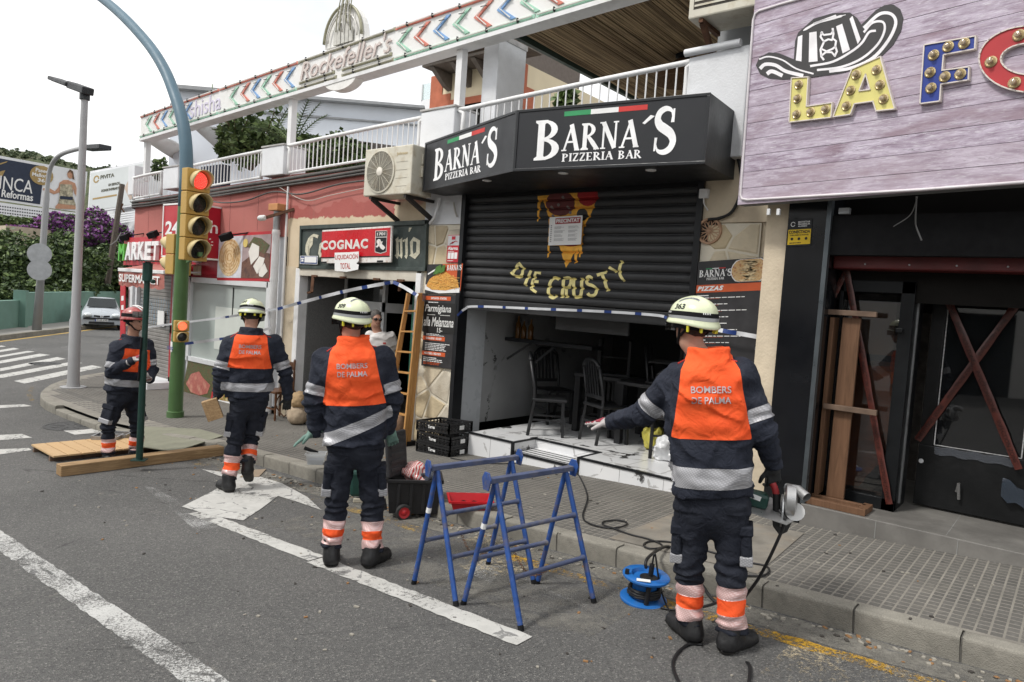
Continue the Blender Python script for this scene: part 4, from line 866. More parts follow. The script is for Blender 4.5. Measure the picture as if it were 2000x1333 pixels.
mb.box((nx0-.014,FY-.013,-.12),(nx0+.014,FY+.02,FZ));mb.box((nx1-.014,FY-.013,-.07),(nx1+.014,FY+.02,FZ));mb.build('black_edge_trim',BLACK,flo)
gr=wallbox('lower_step',nx0+.02,nx1-.02,-.3,-.0,MARB,piz,FY+.01,ny1);mb=MB()
for i in range(4):mb.box((nx0+.02,FY+.06+.09*i,0),(nx1-.02,FY+.075+.09*i,.004))
mb.box((nx0+.02,FY-.0,-.02),(nx1-.02,FY+.025,.006));mb.build('black_edge_trim',BLACK,gr)
JM=M('tile_joint',(.30,.30,.30),.8)
for x in (-5.37,-3.6,-3.1):wallbox('tile_joint',x,x+.004,-.2,FZ-.012,JM,piz,FY-.002,FY+.01)
mb=MB()
for y in (7.2,7.8,8.4,9.0):mb.box((sx0,y,FZ),(sx1,y+.004,FZ+.001))
for x in (-5.4,-4.8,-4.2,-3.6,-3.0):mb.box((x,FY+.03,FZ),(x+.004,9.6,FZ+.0015))
mb.build('tile_joint',JM,piz)
wallbox('inner_jamb',SX0-.38,SX0-.02,-.2,2.3,M('pale_grey_tile',(.42,.44,.46),.3,0,.05,3),piz,W+.13,6.96)
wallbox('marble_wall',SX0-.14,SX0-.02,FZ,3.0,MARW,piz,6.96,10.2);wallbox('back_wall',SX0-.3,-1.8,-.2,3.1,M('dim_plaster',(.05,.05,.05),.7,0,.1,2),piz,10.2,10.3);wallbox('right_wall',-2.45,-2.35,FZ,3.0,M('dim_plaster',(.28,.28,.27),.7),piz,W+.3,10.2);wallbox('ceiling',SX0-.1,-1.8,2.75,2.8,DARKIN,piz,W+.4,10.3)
mb=MB().box((SX0-.0,7.35,1.2),(-4.7,7.6,1.245)).bar((-6.08,7.4,.95),(-5.8,7.58,1.2),.03,.03).bar((-5.6,7.4,.95),(-5.4,7.58,1.2),.03,.03);mb.build('wall_shelf',BLACK,piz)
tag(MB().box((-4.95,6.9,1.44),(-3.95,6.93,1.66)).build('hanging_board',M('grey_chalkboard',(.055,.056,.058),.6)),'dark grey board hanging just inside the pizzeria opening','board')
for i,(x,hh) in enumerate(((-6.0,.30),(-5.9,.24),(-5.78,.27))):
    t=MB().lathe((x,7.5,1.245),(0,0,1),[(.035,0),(.037,.02),(.037,hh*.6),(.014,hh*.78),(.014,hh),(0,hh)],10);tag(t.build('bottle',M('amber_bottle',(.14,.06,.012),.15,0,.3,4),smooth=True),['tall amber bottle at the left end of the dark wall shelf','short amber bottle second on the dark wall shelf','amber bottle third from the left on the dark wall shelf'][i],'bottle','bottles on the pizzeria shelf')
# Barna's fascia: three-sided black light box
A_,B_,C_,E_=V((-6.53,6.09,0)),V((-4.53,5.42,0)),V((-2.65,5.70,0)),V((-2.69,6.44,0));zt,zb=3.62,3.02
bs=thing('pizzeria_sign',"angled black fascia box reading BARNA'S PIZZERIA BAR above the half lowered shutter",'sign',(-4.5,5.9,zb));SBL=M('black_sign_panel',(.016,.017,.020),.4,0,.08,3,.05,200);SGR=M('dark_sign_edge',(.014,.015,.017),.35);SIDEW=M('black_wood_grain',(.018,.019,.021),.45,0,.35,2,.2,30)
P6=[A_,B_,C_,E_,V((-6.50,6.44,0))];mb=MB();mb.add([(p.x,p.y,z) for z in (zb,zt) for p in P6],[(0,4,3,2,1)[::-1] if False else (0,1,2,3,4)[::-1],(5,6,7,8,9)]+[(i,(i+1) % 5,5+(i+1) % 5,5+i) for i in range(5)])
mb.build('box',SIDEW,bs)
def upz(p,z):return V((p.x,p.y,z))
for nm,a,b in (('left_panel',A_,B_),('front_panel',B_,C_)):
    q=Quad(upz(a,zb),upz(b,zb),upz(a,zt));mb=MB();q.rect(mb,.008,.04,.992,.96,.006);mb.build(nm,SBL,bs);mb=MB()
    for r_ in ((-.003,0,1.003,.045),(-.003,.955,1.003,1),(-.003,.04,.012,.96),(.988,.04,1.003,.96)):q.rect(mb,*r_,.014)
    mb.build('edge_trim',SGR,bs,bevel=.003);G3=[M('flag_green',(.03,.27,.10),.5),WPRINT,M('flag_red',(.55,.035,.03),.5)]
    if a is B_:u=lambda x,y:uvq(q,x,y);fl=(u(1103,224),u(1265,214));bb=(u(1042,317),u(1103,229));an=(u(1097,302),u(1253,243));ss=(u(1273,309),u(1324,210));ac=(u(1255,245),u(1277,233));pz=(u(1097,322),u(1253,303))
    else:u=lambda x,y:uvq(q,x,y);fl=(u(875,281),u(948,254));bb=(u(847,357),u(872,286));an=(u(869,341),u(941,275));ss=(u(950,328),u(975,247));ac=(u(942,272),u(952,265));pz=(u(870,357),u(940,330))
    h=.075
    for i in range(3):
        mb=MB();d=(fl[1][0]-fl[0][0])/3;v=(fl[0][1]+fl[1][1])/2-.02;q.rect(mb,fl[0][0]+d*i,v,fl[0][0]+d*(i+1),v+h,.002,.006);mb.build('flag_stripe',G3[i],bs)
    WL=M('white_sign_letter',(.86,.86,.86),.45);cx=lambda t:(t[0][0],t[1][0]);vb=(pz[0][1]+.0);
    if a is B_:vB=(.165,.80);vA=(.29,.70);vP=(.125,.25)
    else:vB=(.165,.80);vA=(.29,.70);vP=(.125,.25)
    for ch,uu,vv in (('B',cx(bb),vB),('S',cx(ss),(.16,.86))):mb=MB();q.serif(mb,ch,uu[0],vv[0],uu[1],vv[1],.006,.003);mb.build('letter',WL,bs)
    for i,ch in enumerate('ARNA'):mb=MB();d=(cx(an)[1]-cx(an)[0])/4;q.serif(mb,ch,cx(an)[0]+d*i,vA[0],cx(an)[0]+d*(i+.94),vA[1],.006,.003);mb.build('letter',WL,bs)
    mb=MB();q.poly(mb,[(cx(ac)[0],.64),(cx(ac)[0]+.012,.62),(cx(ac)[1]+.005,.73),(cx(ac)[1]-.015,.75)],.003,.006);mb.build('accent',WL,bs)
    pw=cx(pz)[1]-cx(pz)[0]
    for wd_,e0,e1 in (('PIZZERIA',0,.66),('BAR',.72,1)):mb=MB();q.serif(mb,wd_,cx(pz)[0]+pw*e0,vP[0],cx(pz)[0]+pw*e1,vP[1],.006,.003);mb.build('small_lettering',WL,bs)
for px,py in ((945,351),(1094,336),(1266,330)):p=HZ(px,py,zb-.003);mb=MB().lathe(p+V((0,.05,0)),(0,0,-1),[(.05,0),(.05,.008),(.035,.012),(0,.012)],14);mb.build('spotlight',ALU,bs)
# things fixed to the stone piers
def board(name,cat,label,q,m,th=.012):t=thing(name,label,cat,q.p(.5,0));mb=MB();q.rect(mb,0,0,1,1,th);mb.build('board',m,t);return t
PASTA=mat_food('printed_pasta',(.62,.26,.04),(.72,.42,.10),(.38,.09,.03),60);SLATE=M('printed_slate',(.028,.027,.029),.5,0,.3,7);ORB=M('orange_band',(.56,.10,.03),.5);LEAFP=M('printed_basil',(.07,.17,.03),.5,0,.2,20);PZP=mat_food('printed_pizza',(.58,.32,.10),(.62,.48,.28),(.30,.06,.03),45)
YW=W-.03
q=Quad(F(831,573,YW),F(900,574,YW),F(836,517,YW));t=board('pasta_board','poster',"photo board of spaghetti with basil marked BARNA'S on the left stone pier",q,SLATE);mb=MB();q.poly(mb,[(.45,1),(1,1),(1,.1),(.9,.02),(.45,.3)],.002,.012);mb.build('print',ORB,t)
mb=MB();q.poly(mb,[(0,.12),(.4,.0),(.98,.03),(.98,.2),(0,.3)],.002,.0145);mb.build('print',WPRINT,t);mb=MB();q.poly(mb,[(.03,.25),(.12,.5),(.3,.65),(.5,.78),(.7,.62),(.9,.45),(.96,.2),(.6,.1),(.2,.12)],.002,.017);mb.build('print',PASTA,t)
mb=MB();rr=random.Random(4)
for i in range(34):
    a0_=rr.uniform(.08,.8);b0=rr.uniform(.15,.6);q.poly(mb,ribbon(bez([(a0_,b0),(a0_+rr.uniform(.03,.1),b0+rr.uniform(-.06,.08)),(a0_+rr.uniform(.1,.2),b0+rr.uniform(-.08,.05))],3),.014),.001,.0195+.0003*i)
mb.build('print',M('printed_noodle',(.74,.44,.12),.5,0,.25,30),t);mb=MB();q.poly(mb,[(.22,.64),(.3,.9),(.42,.98),(.46,.8),(.36,.66)],.002,.032);q.poly(mb,[(.4,.66),(.48,.95),(.56,.97),(.54,.75)],.002,.0325);mb.build('print',LEAFP,t);mb=MB();q.serif(mb,"BARNA'S",.58,.78,.98,.96,.014,.003);mb.build('lettering',WPRINT,t)
mb=MB();q.poly(mb,[(.04,.68),(.3,.88),(.3,.82),(.05,.63)],.001,.0145);mb.build('print',WPRINT,t)
q=Quad(F(824,714,YW),F(887,722,YW),F(833,575,YW));t=board('menu_board','menu','dark menu board with a chalked Parmigiana alla Melanzana special on the left stone pier',q,SLATE);mb=MB()
for v,w_ in ((.92,.78),(.365,.68),(.155,.72)):q.rect(mb,.0,v,w_,v+.055,.002,.012)
mb.build('orange_band',ORB,t);mb=MB();q.rect(mb,-.03,.475,.96,.885,.006,.012);mb.build('chalk_panel',M('chalk_black',(.012,.012,.012),.6),t);CH=M('chalk',(.66,.66,.64),.9);mb=MB();q.text(mb,'Parmigiana',.02,.73,.82,.86,.02,bold=.012,shear=.2);q.text(mb,'alla Melanzana',.0,.56,.92,.69,.02,bold=.012,shear=.2);q.text(mb,'15-',.44,.48,.6,.545,.02,bold=.012)
q.rect(mb,.1,.715,.35,.722,.001,.0185);q.rect(mb,.5,.715,.8,.722,.001,.0185);mb.build('chalk_lettering',CH,t);mb=MB();q.text(mb,'ENTRANTES - STARTERS',.18,.933,.66,.962,.016,bold=.02);q.text(mb,'ENSALADAS - SALADS',.1,.378,.58,.408,.016,bold=.02);q.text(mb,'PASTA FRESCA - FRESH PASTA',.08,.168,.6,.198,.016,bold=.02)
q.lines(mb,.1,.885,.6,.91,1,lift=.0125);q.lines(mb,.1,.43,.75,.465,2,lift=.0125);q.lines(mb,.08,.23,.85,.34,5,lift=.0125,seed=2);q.lines(mb,.06,.07,.7,.14,3,lift=.0125,seed=4);mb.build('small_print',WPRINT,t);mb=MB();q.lines(mb,.06,.03,.7,.07,2,lift=.0125,seed=5);mb.build('small_print',ORB,t)
q=Quad(F(872,513,YW),F(895,513,YW),F(876,460,YW));t=board('alarm_sign','sign','small red and silver alarm sign on the left stone pier above the spaghetti board',q,REDB,.006);mb=MB();q.rect(mb,.02,.62,.98,.98,.002,.006);mb.build('silver_field',M('silver_print',(.5,.5,.51),.35,.5),t);mb=MB();q.text(mb,'Alarma',.08,.45,.92,.58,.009,bold=.02)
for i in range(3):q.rect(mb,.1+.28*i,.13,.34+.28*i,.36,.001,.0065)
q.lines(mb,.1,.38,.9,.43,1,lift=.0065);q.lines(mb,.1,.05,.9,.1,1,lift=.0065);mb.build('lettering',WPRINT,t);mb=MB();q.rect(mb,.35,.83,.65,.95,.002,.0085);q.poly(mb,ribbon([(.2,.66),(.45,.76),(.4,.68),(.7,.78),(.85,.74)],.025),.001,.0085);mb.build('emblem',REDD,t)
q=Quad(F(1349,735,YW),F(1478,740,YW),F(1365,512,YW));t=board('menu_board','menu',"large dark pizza menu board headed PIZZAS with the BARNA'S logo on the right stone pier",q,SLATE);mb=MB();u=lambda x,y:uvq(q,x,y);a,b=u(1357,573)[1],u(1359,558)[1];q.rect(mb,0,a,1,b,.002,.012);mb.build('orange_band',ORB,t)
mb=MB();q.text(mb,'PIZZAS',.02,a+.014,.42,b-.012,.017,bold=.05,shear=.25,spacing=1.2);c0,c1=u(1365,546),u(1430,525);q.serif(mb,"BARNA'S",.03,c0[1]+.015,.53,c1[1],.012,.003);q.serif(mb,'PIZZERIA BAR',.15,c0[1]-.012,.42,c0[1]+.008,.012,.003)
for i in range(13):v=a-.03-.055*i;q.rect(mb,.02,v,.2,v+.008,.001,.0125);q.lines(mb,.02,v-.02,.8,v-.006,1,lift=.0125,seed=i)
mb.build('lettering',WPRINT,t);mb=MB()
for i in range(13):v=a-.03-.055*i;q.lines(mb,.02,v-.026,.5,v-.021,1,lift=.0125,seed=i+40)
mb.build('small_print',ORB,t);top_=(u(1365,556)[1]+.003,.995);mb=MB();cu_,cv_=.78,(top_[0]+top_[1])/2;q.poly(mb,[(max(.5,min(.995,cu_+.27*math.cos(k*.3))),max(top_[0],min(top_[1],cv_+.125*math.sin(k*.3)))) for k in range(21)],.002,.0125);mb.build('print',WPRINT,t);mb=MB();q.poly(mb,[(max(.5,min(.99,cu_+.255*math.cos(k*.3))),max(top_[0]+.003,min(top_[1]-.003,cv_+.115*math.sin(k*.3)))) for k in range(21)],.002,.015);mb.build('print',PZP,t)
mb=MB();rr=random.Random(3)
for i in range(16):q.poly(mb,[(cu_+rr.uniform(-.15,.14)*1+.03*math.cos(k),cv_+rr.uniform(-.002,.002)+(i-8)*.010+.012*math.sin(k)) for k in range(6)],.001,.0175+.0003*i)
mb.build('print',M('printed_topping',(.66,.52,.30),.5,0,.4,40),t)
for i in range(3):mb=MB();q.rect(mb,.13+.1*i,c1[1]+.006,.23+.1*i,c1[1]+.013,.001,.0125);mb.build('flag_stripe',G3[i],t)
# carved rosette vent
p=F(1386,452,W-.02);t=thing('rosette_vent','round carved clay vent with twelve petals on the right stone pier','vent',p);CLAY=M('clay',(.40,.25,.16),.8,0,.15,12,.4,60);R0=.125;MB().lathe(p+V((0,.012,0)),(0,-1,0),[(R0-.022,.01),(R0-.02,.03),(R0,.035),(R0+.004,.0)],28,caps=False).build('rim',CLAY,t,smooth=True);MB().lathe(p+V((0,.012,0)),(0,-1,0),[(R0-.01,0),(R0-.012,.006),(0,.006)],24).build('hollow',M('vent_hollow',(.03,.025,.02),.9),t)
for i in range(12):
    a=i*math.pi/6;d=V((math.cos(a),0,math.sin(a)));e=V((-d.z,0,d.x));mb=MB()
    for s in (-1,1):mb.tube([p+d*.02+V((0,.0,0)),p+d*.055+e*s*.0145,p+d*.09+e*s*.012,p+d*.105],.0052,5)
    mb.build('petal',CLAY,t)
MB().lathe(p+V((0,0,0)),(0,-1,0),[(.022,-.01),(.022,.012),(.012,.018),(0,.018)],10).build('boss',CLAY,t)
p=F(1376,379,W-.03);t=thing('siren_box','small white junction box with a short cable below the right end of the fascia box','box',p);MB().box(p+V((-.045,-.03,-.045)),p+V((.045,.02,.045))).build('box',WHITE,t,bevel=.006);MB().tube(cat3([p+V((0,-.01,-.04)),p+V((.01,-.01,-.1)),p+V((.05,0,-.16))]),.007,6).build('cable',WHITE,t)
cable('cable',[(-2.72,6.4,3.4),(-2.62,6.41,3.1),(-2.6,6.41,2.9),(-2.66,6.4,2.72),(-2.78,6.41,2.66),(-2.9,6.42,2.65)],.016,CABLEB,'black cable looping down the right stone pier beside the junction box')
tag(MB().tube(cat3([F(858,388,6.38),F(855,405,6.38),F(848,425,6.36),F(840,437,6.4)]),.02,8).build('flexible_hose',ALU,smooth=True),'short grey flexible hose hanging under the air conditioner by the fascia box','hose');cable('cable',[F(886,396,6.4),F(889,412,6.4),F(893,424,6.42)],.012,M('pale_wire',(.45,.42,.38),.6),'short pale cable end on the plaster above the alarm sign')
# downpipe right of the menu
t=thing('downpipe','grey galvanised downpipe between the pizza menu and the black bar front','drainpipe',(-2.26,6.3,0));MB().tube([(-2.27,6.38,zs(-2.27)),(-2.27,6.38,2.75)],.05,12).build('pipe',ZINC,t,smooth=True);
for z in (.35,1.45,2.3):MB().tube([(-2.27,6.38,z),(-2.27,6.38,z+.03)],.057,12).build('bracket',STEEL,t)

# ---------- bar with the black front on the right
bar_=thing('bar_building','black glossy bar front with taped doors, a grey tiled step and a dark red header','building',(-.8,6.3,0))
BY=6.1;BX0,BX1=-2.04,-1.70;BF=.225;GLB=M('gloss_black_panel',(.007,.0075,.009),.16,0,.3,2,.02,8,.35)
STEP=M('grey_step_tile',(.15,.143,.132),.5,0,.2,3,.12,40,dirt=(.26,.25,.23),ds=4,da=.5)
MB().box((BX0,BY,.03),(BX1,BY+.75,2.95)).build('pilaster',GLB,bar_);MB().box((BX1-.03,BY-.012,BF),(BX1+.006,BY+.05,2.95)).build('steel_edge',M('dark_steel',(.10,.115,.125),.35,.6),bar_)
MB().box((BX0-.2,BY+.05,.0),(BX0-.0,BY+.5,2.75)).build('beige_strip',CREAM,bar_);MB().box((BX1+.006,6.86,BF),(BX1+.02,7.0,2.9)).build('return_wall',BLACKM,bar_)
stp=MB().box((-1.72,BY-.02,-.1),(3.2,8.6,BF)).build('tiled_step',STEP,bar_,bevel=.006);JT=M('step_joint',(.25,.25,.24),.8)
for x in (-1.15,-.6,-.05,.5,1.05):MB().box((x,BY-.023,.05),(x+.005,BY-.0,BF-.006)).build('tile_joint',JT,stp)
for x in (-1.28,-.68,-.08):MB().box((x,BY,BF),(x+.004,6.88,BF+.001)).build('tile_joint',JT,stp)
MB().box((-1.7,BY+.03,2.3),(3.2,BY+.15,2.62)).build('header_beam',BLACKM,bar_)
RH=M('dark_red_header',(.085,.010,.010),.5,0,.3,3,.15,30);hd=MB().box((-1.7,BY+.18,2.2),(3.2,BY+.42,2.42)).build('red_header',RH,bar_,bevel=.012);MB().box((-1.7,BY+.16,2.40),(3.2,BY+.3,2.47)).build('red_header_lip',RH,hd,bevel=.012)
mb=MB()
for i in range(8):mb.lathe((-1.45+.32*i,BY+.178,2.24),(0,-1,0),[(.008,0),(.006,.004),(0,.005)],8)
o=mb.build('rivet',STEEL,hd);o['kind'] ='stuff'
MB().box((-1.7,BY+.42,2.1),(3.2,6.95,2.95)).build('soffit',DARKIN,bar_);MB().box((-1.7,6.5,1.95),(3.2,6.54,2.2)).build('transom',DARKIN,bar_)
# glazed panel on the left, orange net behind it, then the door
GLS=NT('bar_glass');GLS.b.inputs['Alpha'].default_value=.5;GLS.b.inputs['Coat Weight'].default_value=1;GLS.b.inputs['Coat Roughness'].default_value=.02;GLS=GLS.out((.012,.013,.014),.02,0,1);FRB=M('black_frame',(.008,.009,.010),.4,0,.2,5,spec=.2)
gx0,gx1,gy=BX1+.03,-1.10,6.50;p1=thing('glass_door','narrow black framed glass panel with torn orange netting behind it','door',(-1.4,gy,BF));mb=MB()
mb.box((gx0,gy-.03,BF),(gx1,gy+.04,BF+.1)).box((gx0,gy-.03,2.02),(gx1,gy+.04,2.12)).box((gx1-.1,gy-.03,BF),(gx1,gy+.04,2.12)).box((gx0,gy-.03,BF),(gx0+.03,gy+.04,2.12));mb.build('frame',FRB,p1,bevel=.004)
MB().box((gx0+.03,gy,BF+.1),(gx1-.1,gy+.006,2.02)).build('pane',GLS,p1);MB().box((gx1-.05,gy+.04,BF),(gx1,6.9,2.12)).build('side_frame',FRB,p1,bevel=.004);MB().box((gx1-.006,gy+.12,BF+.05),(gx1+.012,gy+.16,2.12)).build('aluminium_edge',STEEL,p1)
MB().bar((gx0+.46,gy-.05,1.72),(gx1-.06,gy-.05,1.72),.03,.035).build('handle',FRB,p1,bevel=.004)
NET=NT('orange_net');w1=NET.wave(70,1.2,2,dirn='X');w2=NET.wave(70,1.2,2,dirn='Z');NET=NET.out(NET.mix(NET.noise(4),(.40,.10,.03),(.62,.20,.06)),.7,0,.3,Alpha=NET.mr(NET.ma('MAXIMUM',w1,w2),.45,.75,.25,.95))
rr=random.Random(2);L_=[];Rr=[]
for i in range(24):
    t=i/23;z=BF+.12+t*1.05;L_.append((gx0+.02+.08*t+.03*rr.random(),gy+.05,z));Rr.append((gx0+.18+.34*abs(math.sin(t*2.2+.2))+.03*rr.random(),gy+.05+.02*rr.random(),z+.02))
tag(MB().grid([L_,[tuple((V(a)*.5+V(b)*.5)+V((0,-.012,0))) for a,b in zip(L_,Rr)],Rr]).build('orange_netting',NET),'torn orange netting hanging behind the narrow glass panel','netting')
for i,(a,b,c_,d,mm) in enumerate(((-1.62,1.5,-1.25,1.95,M('brown_cardboard',(.26,.14,.075),.8,0,.15,5)),(-1.42,1.16,-1.2,1.44,M('brown_cardboard',(.26,.14,.075),.8,0,.15,5)))):
    tag(MB().box((a,gy+.12,b),(c_,gy+.3,d)).build('cardboard_sheet',mm),['tall brown cardboard sheet behind the top of the narrow glass panel','brown cardboard box with a white label behind the narrow glass panel'][i],'cardboard')
dy=6.88;dr=thing('bar_door','wide black door with a large dirty glass pane crossed by red barrier tape','door',(-.3,dy,BF));mb=MB();dx0,dx1=-1.03,.62;gz0,gz1=.76,2.02;gxa,gxb=-.93,-.30
mb.box((dx0,dy,BF+.02),(dx1,dy+.05,gz0)).box((dx0,dy,gz1),(dx1,dy+.05,2.16)).box((dx0,dy,gz0),(gxa,dy+.05,gz1)).box((gxb,dy,gz0),(dx1,dy+.05,gz1));mb.build('leaf',M('scuffed_black_door',(.008,.0085,.009),.4,0,.3,4,.15,25,.25,dirt=(.025,.025,.026),ds=3,da=.6),dr,bevel=.004)
MB().box((gxa,dy+.02,gz0),(gxb,dy+.026,gz1)).build('pane',GLS,dr);mb=MB();TP=M('white_tape_edge',(.42,.42,.42),.6,0,.4,60)
for x,x2 in ((gxa+.01,gxa+.018),(gxb-.018,gxb-.01)):mb.box((x,dy-.003,gz0+.02),(x2,dy,gz1-.02))
mb.box((gxa+.01,dy-.003,gz0+.012),(gxb-.01,dy-.0005,gz0+.018));mb.build('masking_tape',TP,dr)
rows=[]
for i in range(14):t=i/13;rows.append([(gxa+.02+(gxb-gxa-.06)*t,dy-.004-.008*abs(math.sin(i*2.1+k)),gz0+.005-.022*k-.008*math.sin(i*1.7+k*2)) for k in range(4)])
MB().grid(rows).build('loose_plastic',glass('crumpled_plastic',(.12,.13,.15),.12,.5),dr,smooth='all');rows=[[(x_,y_,z_) for x_,y_,z_ in ((-.42+.05*i,dy-.01-.05*abs(math.sin(i*1.3+j)),.60-.05*j-.02*i+.02*math.sin(i*2+j)) for i in range(5))] for j in range(4)]
MB().grid(rows).build('loose_plastic',glass('grey_plastic',(.03,.04,.055),.2,.9),dr,smooth='all');MB().tube([(-.72,dy-.03,.42),(-.71,dy-.05,.5),(-.70,dy-.03,.36)],.012,6).build('handle',M('dull_chrome',(.3,.3,.3),.3,.8),dr);MB().lathe((-1.0,dy-.005,.62),(0,-1,0),[(.02,0),(.018,.006),(0,.008)],10).build('lock',ALU,dr)
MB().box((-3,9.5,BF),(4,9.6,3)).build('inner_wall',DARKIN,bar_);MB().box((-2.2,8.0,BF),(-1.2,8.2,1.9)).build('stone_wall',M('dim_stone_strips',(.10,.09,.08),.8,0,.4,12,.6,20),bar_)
# red and black barrier tape
TAPE=NT('barrier_tape');_w=TAPE.wave(4.5,0,0,co=TAPE.map((1,1,1),(0,R_(45),0)),prof='SAW');TAPE=TAPE.out(TAPE.mix(TAPE.mr(TAPE.noise(30,4),.3,.7),(.055,.013,.010),(.11,.026,.018)),.3,0,.5);TINK=M('tape_ink',(.015,.007,.006),.45)
def barrier(label,a,b,wd,seed,wr=1):
    t=thing('barrier_tape',label,'tape',b,'red barrier tape across the bar front');r=random.Random(seed);a,b=V(a),V(b);d=b-a;n=26;L_=d.length;x=d.normalized();y=x.cross(V((0,1,0))).normalized();rows=[]
    for i in range(n+1):
        s_=i/n;c_=a+d*s_;h=wd*(.42+.1*r.random());rows.append([c_-y*h+V((0,-.006*r.random()*wr,0)),c_+V((0,-.008-.008*r.random()*wr,0)),c_+y*h+V((0,-.006*r.random()*wr,0))])
    MB().grid(rows).build('strip',TAPE,t,smooth='all');mb=MB();k=max(1,int(L_/.38))
    for i in range(k):put_text(mb,'INFECTION ZONE',a+x*(L_/k*(i+.05))-y*wd*.22+V((0,-.022,0)),x*(L_/k*.82),y*wd*.46,(0,-1,0),.001,.0)
    mb.build('lettering',TINK,t)
barrier('red barrier tape slanting down the narrow glass panel',F(1652,520,6.44),F(1737,985,6.44),.055,1);barrier('red barrier tape running from the top left to the bottom right of the bar door',F(1830,535,6.84),F(1990,917,6.84),.062,2);barrier('red barrier tape running from the bottom left to the top right of the bar door',F(1792,860,6.85),F(2040,520,6.85),.06,3)
barrier('short dark barrier tape end hanging at the top left of the narrow glass panel',F(1655,525,6.47),F(1618,600,6.47),.05,5)
# wooden frames leaning in the doorway
WB=NT('dark_plank');_c=WB.map((3,3,.25));WB.bump(WB.noise(40,4,co=_c),.2,.004);WB=WB.out(WB.mix(WB.mr(WB.noise(9,6,.6,_c,1),.3,.7),(.10,.052,.028),(.17,.090,.050)),.6,0,.3);WB2=M('grey_batten',(.15,.10,.07),.75,0,.25,9,.2,40)
t=thing('plank_frame','tall brown wooden plank frame with three battens leaning beside the glass panel','frame',F(1630,985,6.3));YF=6.33;z0=BF+.05
xa,xb=F(1622,900,YF).x,F(1652,900,YF).x;MB().box((xa-.01,YF,z0),(xb+.01,YF+.03,F(1640,620,YF).z)).build('plank',WB,t,bevel=.003)
MB().box((BX1+.012,YF-.02,z0),(BX1+.045,YF+.14,F(1626,620,YF).z)).build('plank',WB,t,bevel=.003)
for py in (612,800):zz_=F(1660,py,YF-.03).z;MB().box((F(1618,py,YF-.03).x-.04,YF-.05,zz_-.022),(F(1700,py,YF-.03).x+.05,YF-.005,zz_+.022)).build('batten',WB2,t,bevel=.004)
mb=MB().box((BX1-.06,BY+.01,BF),(F(1692,1000,BY+.05).x,BY+.06,BF+.055));mb.build('base_batten',WB,t,bevel=.004);MB().box((F(1690,1000,BY+.05).x-.06,BY+.06,BF),(F(1692,1000,BY+.05).x,YF+.05,BF+.05)).build('base_batten',WB,t,bevel=.004);MB().box((BX1-.0,YF-.04,BF),(F(1692,1000,YF).x,YF-.0,BF+.05)).build('base_batten',WB,t,bevel=.004)
# alarm plate on the pilaster, stray wires, lamp stub
q=Quad(F(1537,482,BY-.005),F(1583,480,BY-.005),F(1541,430,BY-.005));t=board('alarm_plate','sign','black and yellow alarm plate reading CONECTADA on the black pilaster',q,BLACK,.004);mb=MB();q.rect(mb,.02,.06,.98,.62,.0015,.004);mb.build('yellow_field',M('alarm_yellow',(.62,.42,.01),.45),t);mb=MB();q.text(mb,'CONECTADA',.05,.47,.95,.585,.007,bold=.03);q.text(mb,'CON AVISO A POLICÍA',.1,.385,.9,.445,.007);
for i in range(3):q.poly(mb,circ(.2+.3*i,.27,.06,.055,10),.001,.006)
q.lines(mb,.1,.1,.9,.18,1,lift=.0058);mb.build('lettering',BLACK,t);mb=MB();q.text(mb,'MOVISTAR',.42,.86,.92,.92,.006);q.text(mb,'PROSEGUR',.42,.78,.92,.84,.006);q.text(mb,'ALARMAS',.42,.71,.8,.76,.006);q.poly(mb,arc(.2,.82,.1,.09,.075,.068,20,340,14),.001,.004);mb.build('lettering',WPRINT,t)
t=thing('hanging_wire','thin pale wire hanging below the planked fascia over the bar door','cable',F(1790,388,6.0));MB().tube(cat3([F(1792,385,5.9),F(1778,420,6.0),F(1745,443,6.05)]),.004,5).tube(cat3([F(1790,385,5.9),F(1788,430,6.0),F(1790,445,6.05),F(1800,470,6.05)]),.006,5).build('wire',M('grey_wire',(.16,.16,.16),.6),t)
tag(MB().box(F(1641,408,BY)+V((0,-.04,0)),F(1655,419,BY)+V((.02,.02,0))).build('metal_bracket',STEEL),'small metal bracket under the planked fascia left of the wire','bracket')
# LA FO... fascia: planked board with a rounded bead, channel letters and a printed hat
qa,qb_=V((-2.425,5.93,0)),V((1.6,5.06,0));zb_,zt_=2.70,4.62;QL=Quad(upz(qa,zb_),upz(qb_,zb_),upz(qa,zt_));ls=thing('bar_sign','large lilac grey planked fascia with a black straw hat and the bulb letters LA FO','sign',QL.p(.5,0))
s=NT('lilac_plank');oi=s.n('ShaderNodeObjectInfo').outputs['Random'];co=s.n('ShaderNodeVectorMath');co.operation='ADD';s.set(co.inputs[0],s.co);cb=s.n('ShaderNodeCombineXYZ');s.set(cb.inputs[0],s.ma('MULTIPLY',oi,37));s.set(cb.inputs[1],s.ma('MULTIPLY',oi,11));s.set(co.inputs[1],cb.outputs[0]);co=co.outputs[0]
g1=s.noise(3.2,8,.68,s.map((1,1,7),co=co),.6);g2=s.noise(14,6,.7,s.map((1,1,9),co=co),.8);g3=s.noise(2.1,4,.6,s.map((1,1,2.5),co=co))
c=s.mix(s.mr(g1,.33,.62),(.21,.15,.205),(.53,.465,.56));c=s.mix(s.mr(g2,.52,.68,0,.75),c,(.70,.685,.72));c=s.mix(s.mr(g3,.5,.68,0,.75),c,(.225,.145,.18));c=s.mix(s.mr(g2,.42,.30,0,.7),c,(.14,.10,.12));c=s.mix(s.mr(s.ma('MULTIPLY',s.mr(g1,.56,.6),s.mr(g2,.46,.42)),.2,.8,0,.65),c,(.20,.19,.205));c=s.mix(s.ma('MULTIPLY',oi,.35),c,(.46,.39,.435))
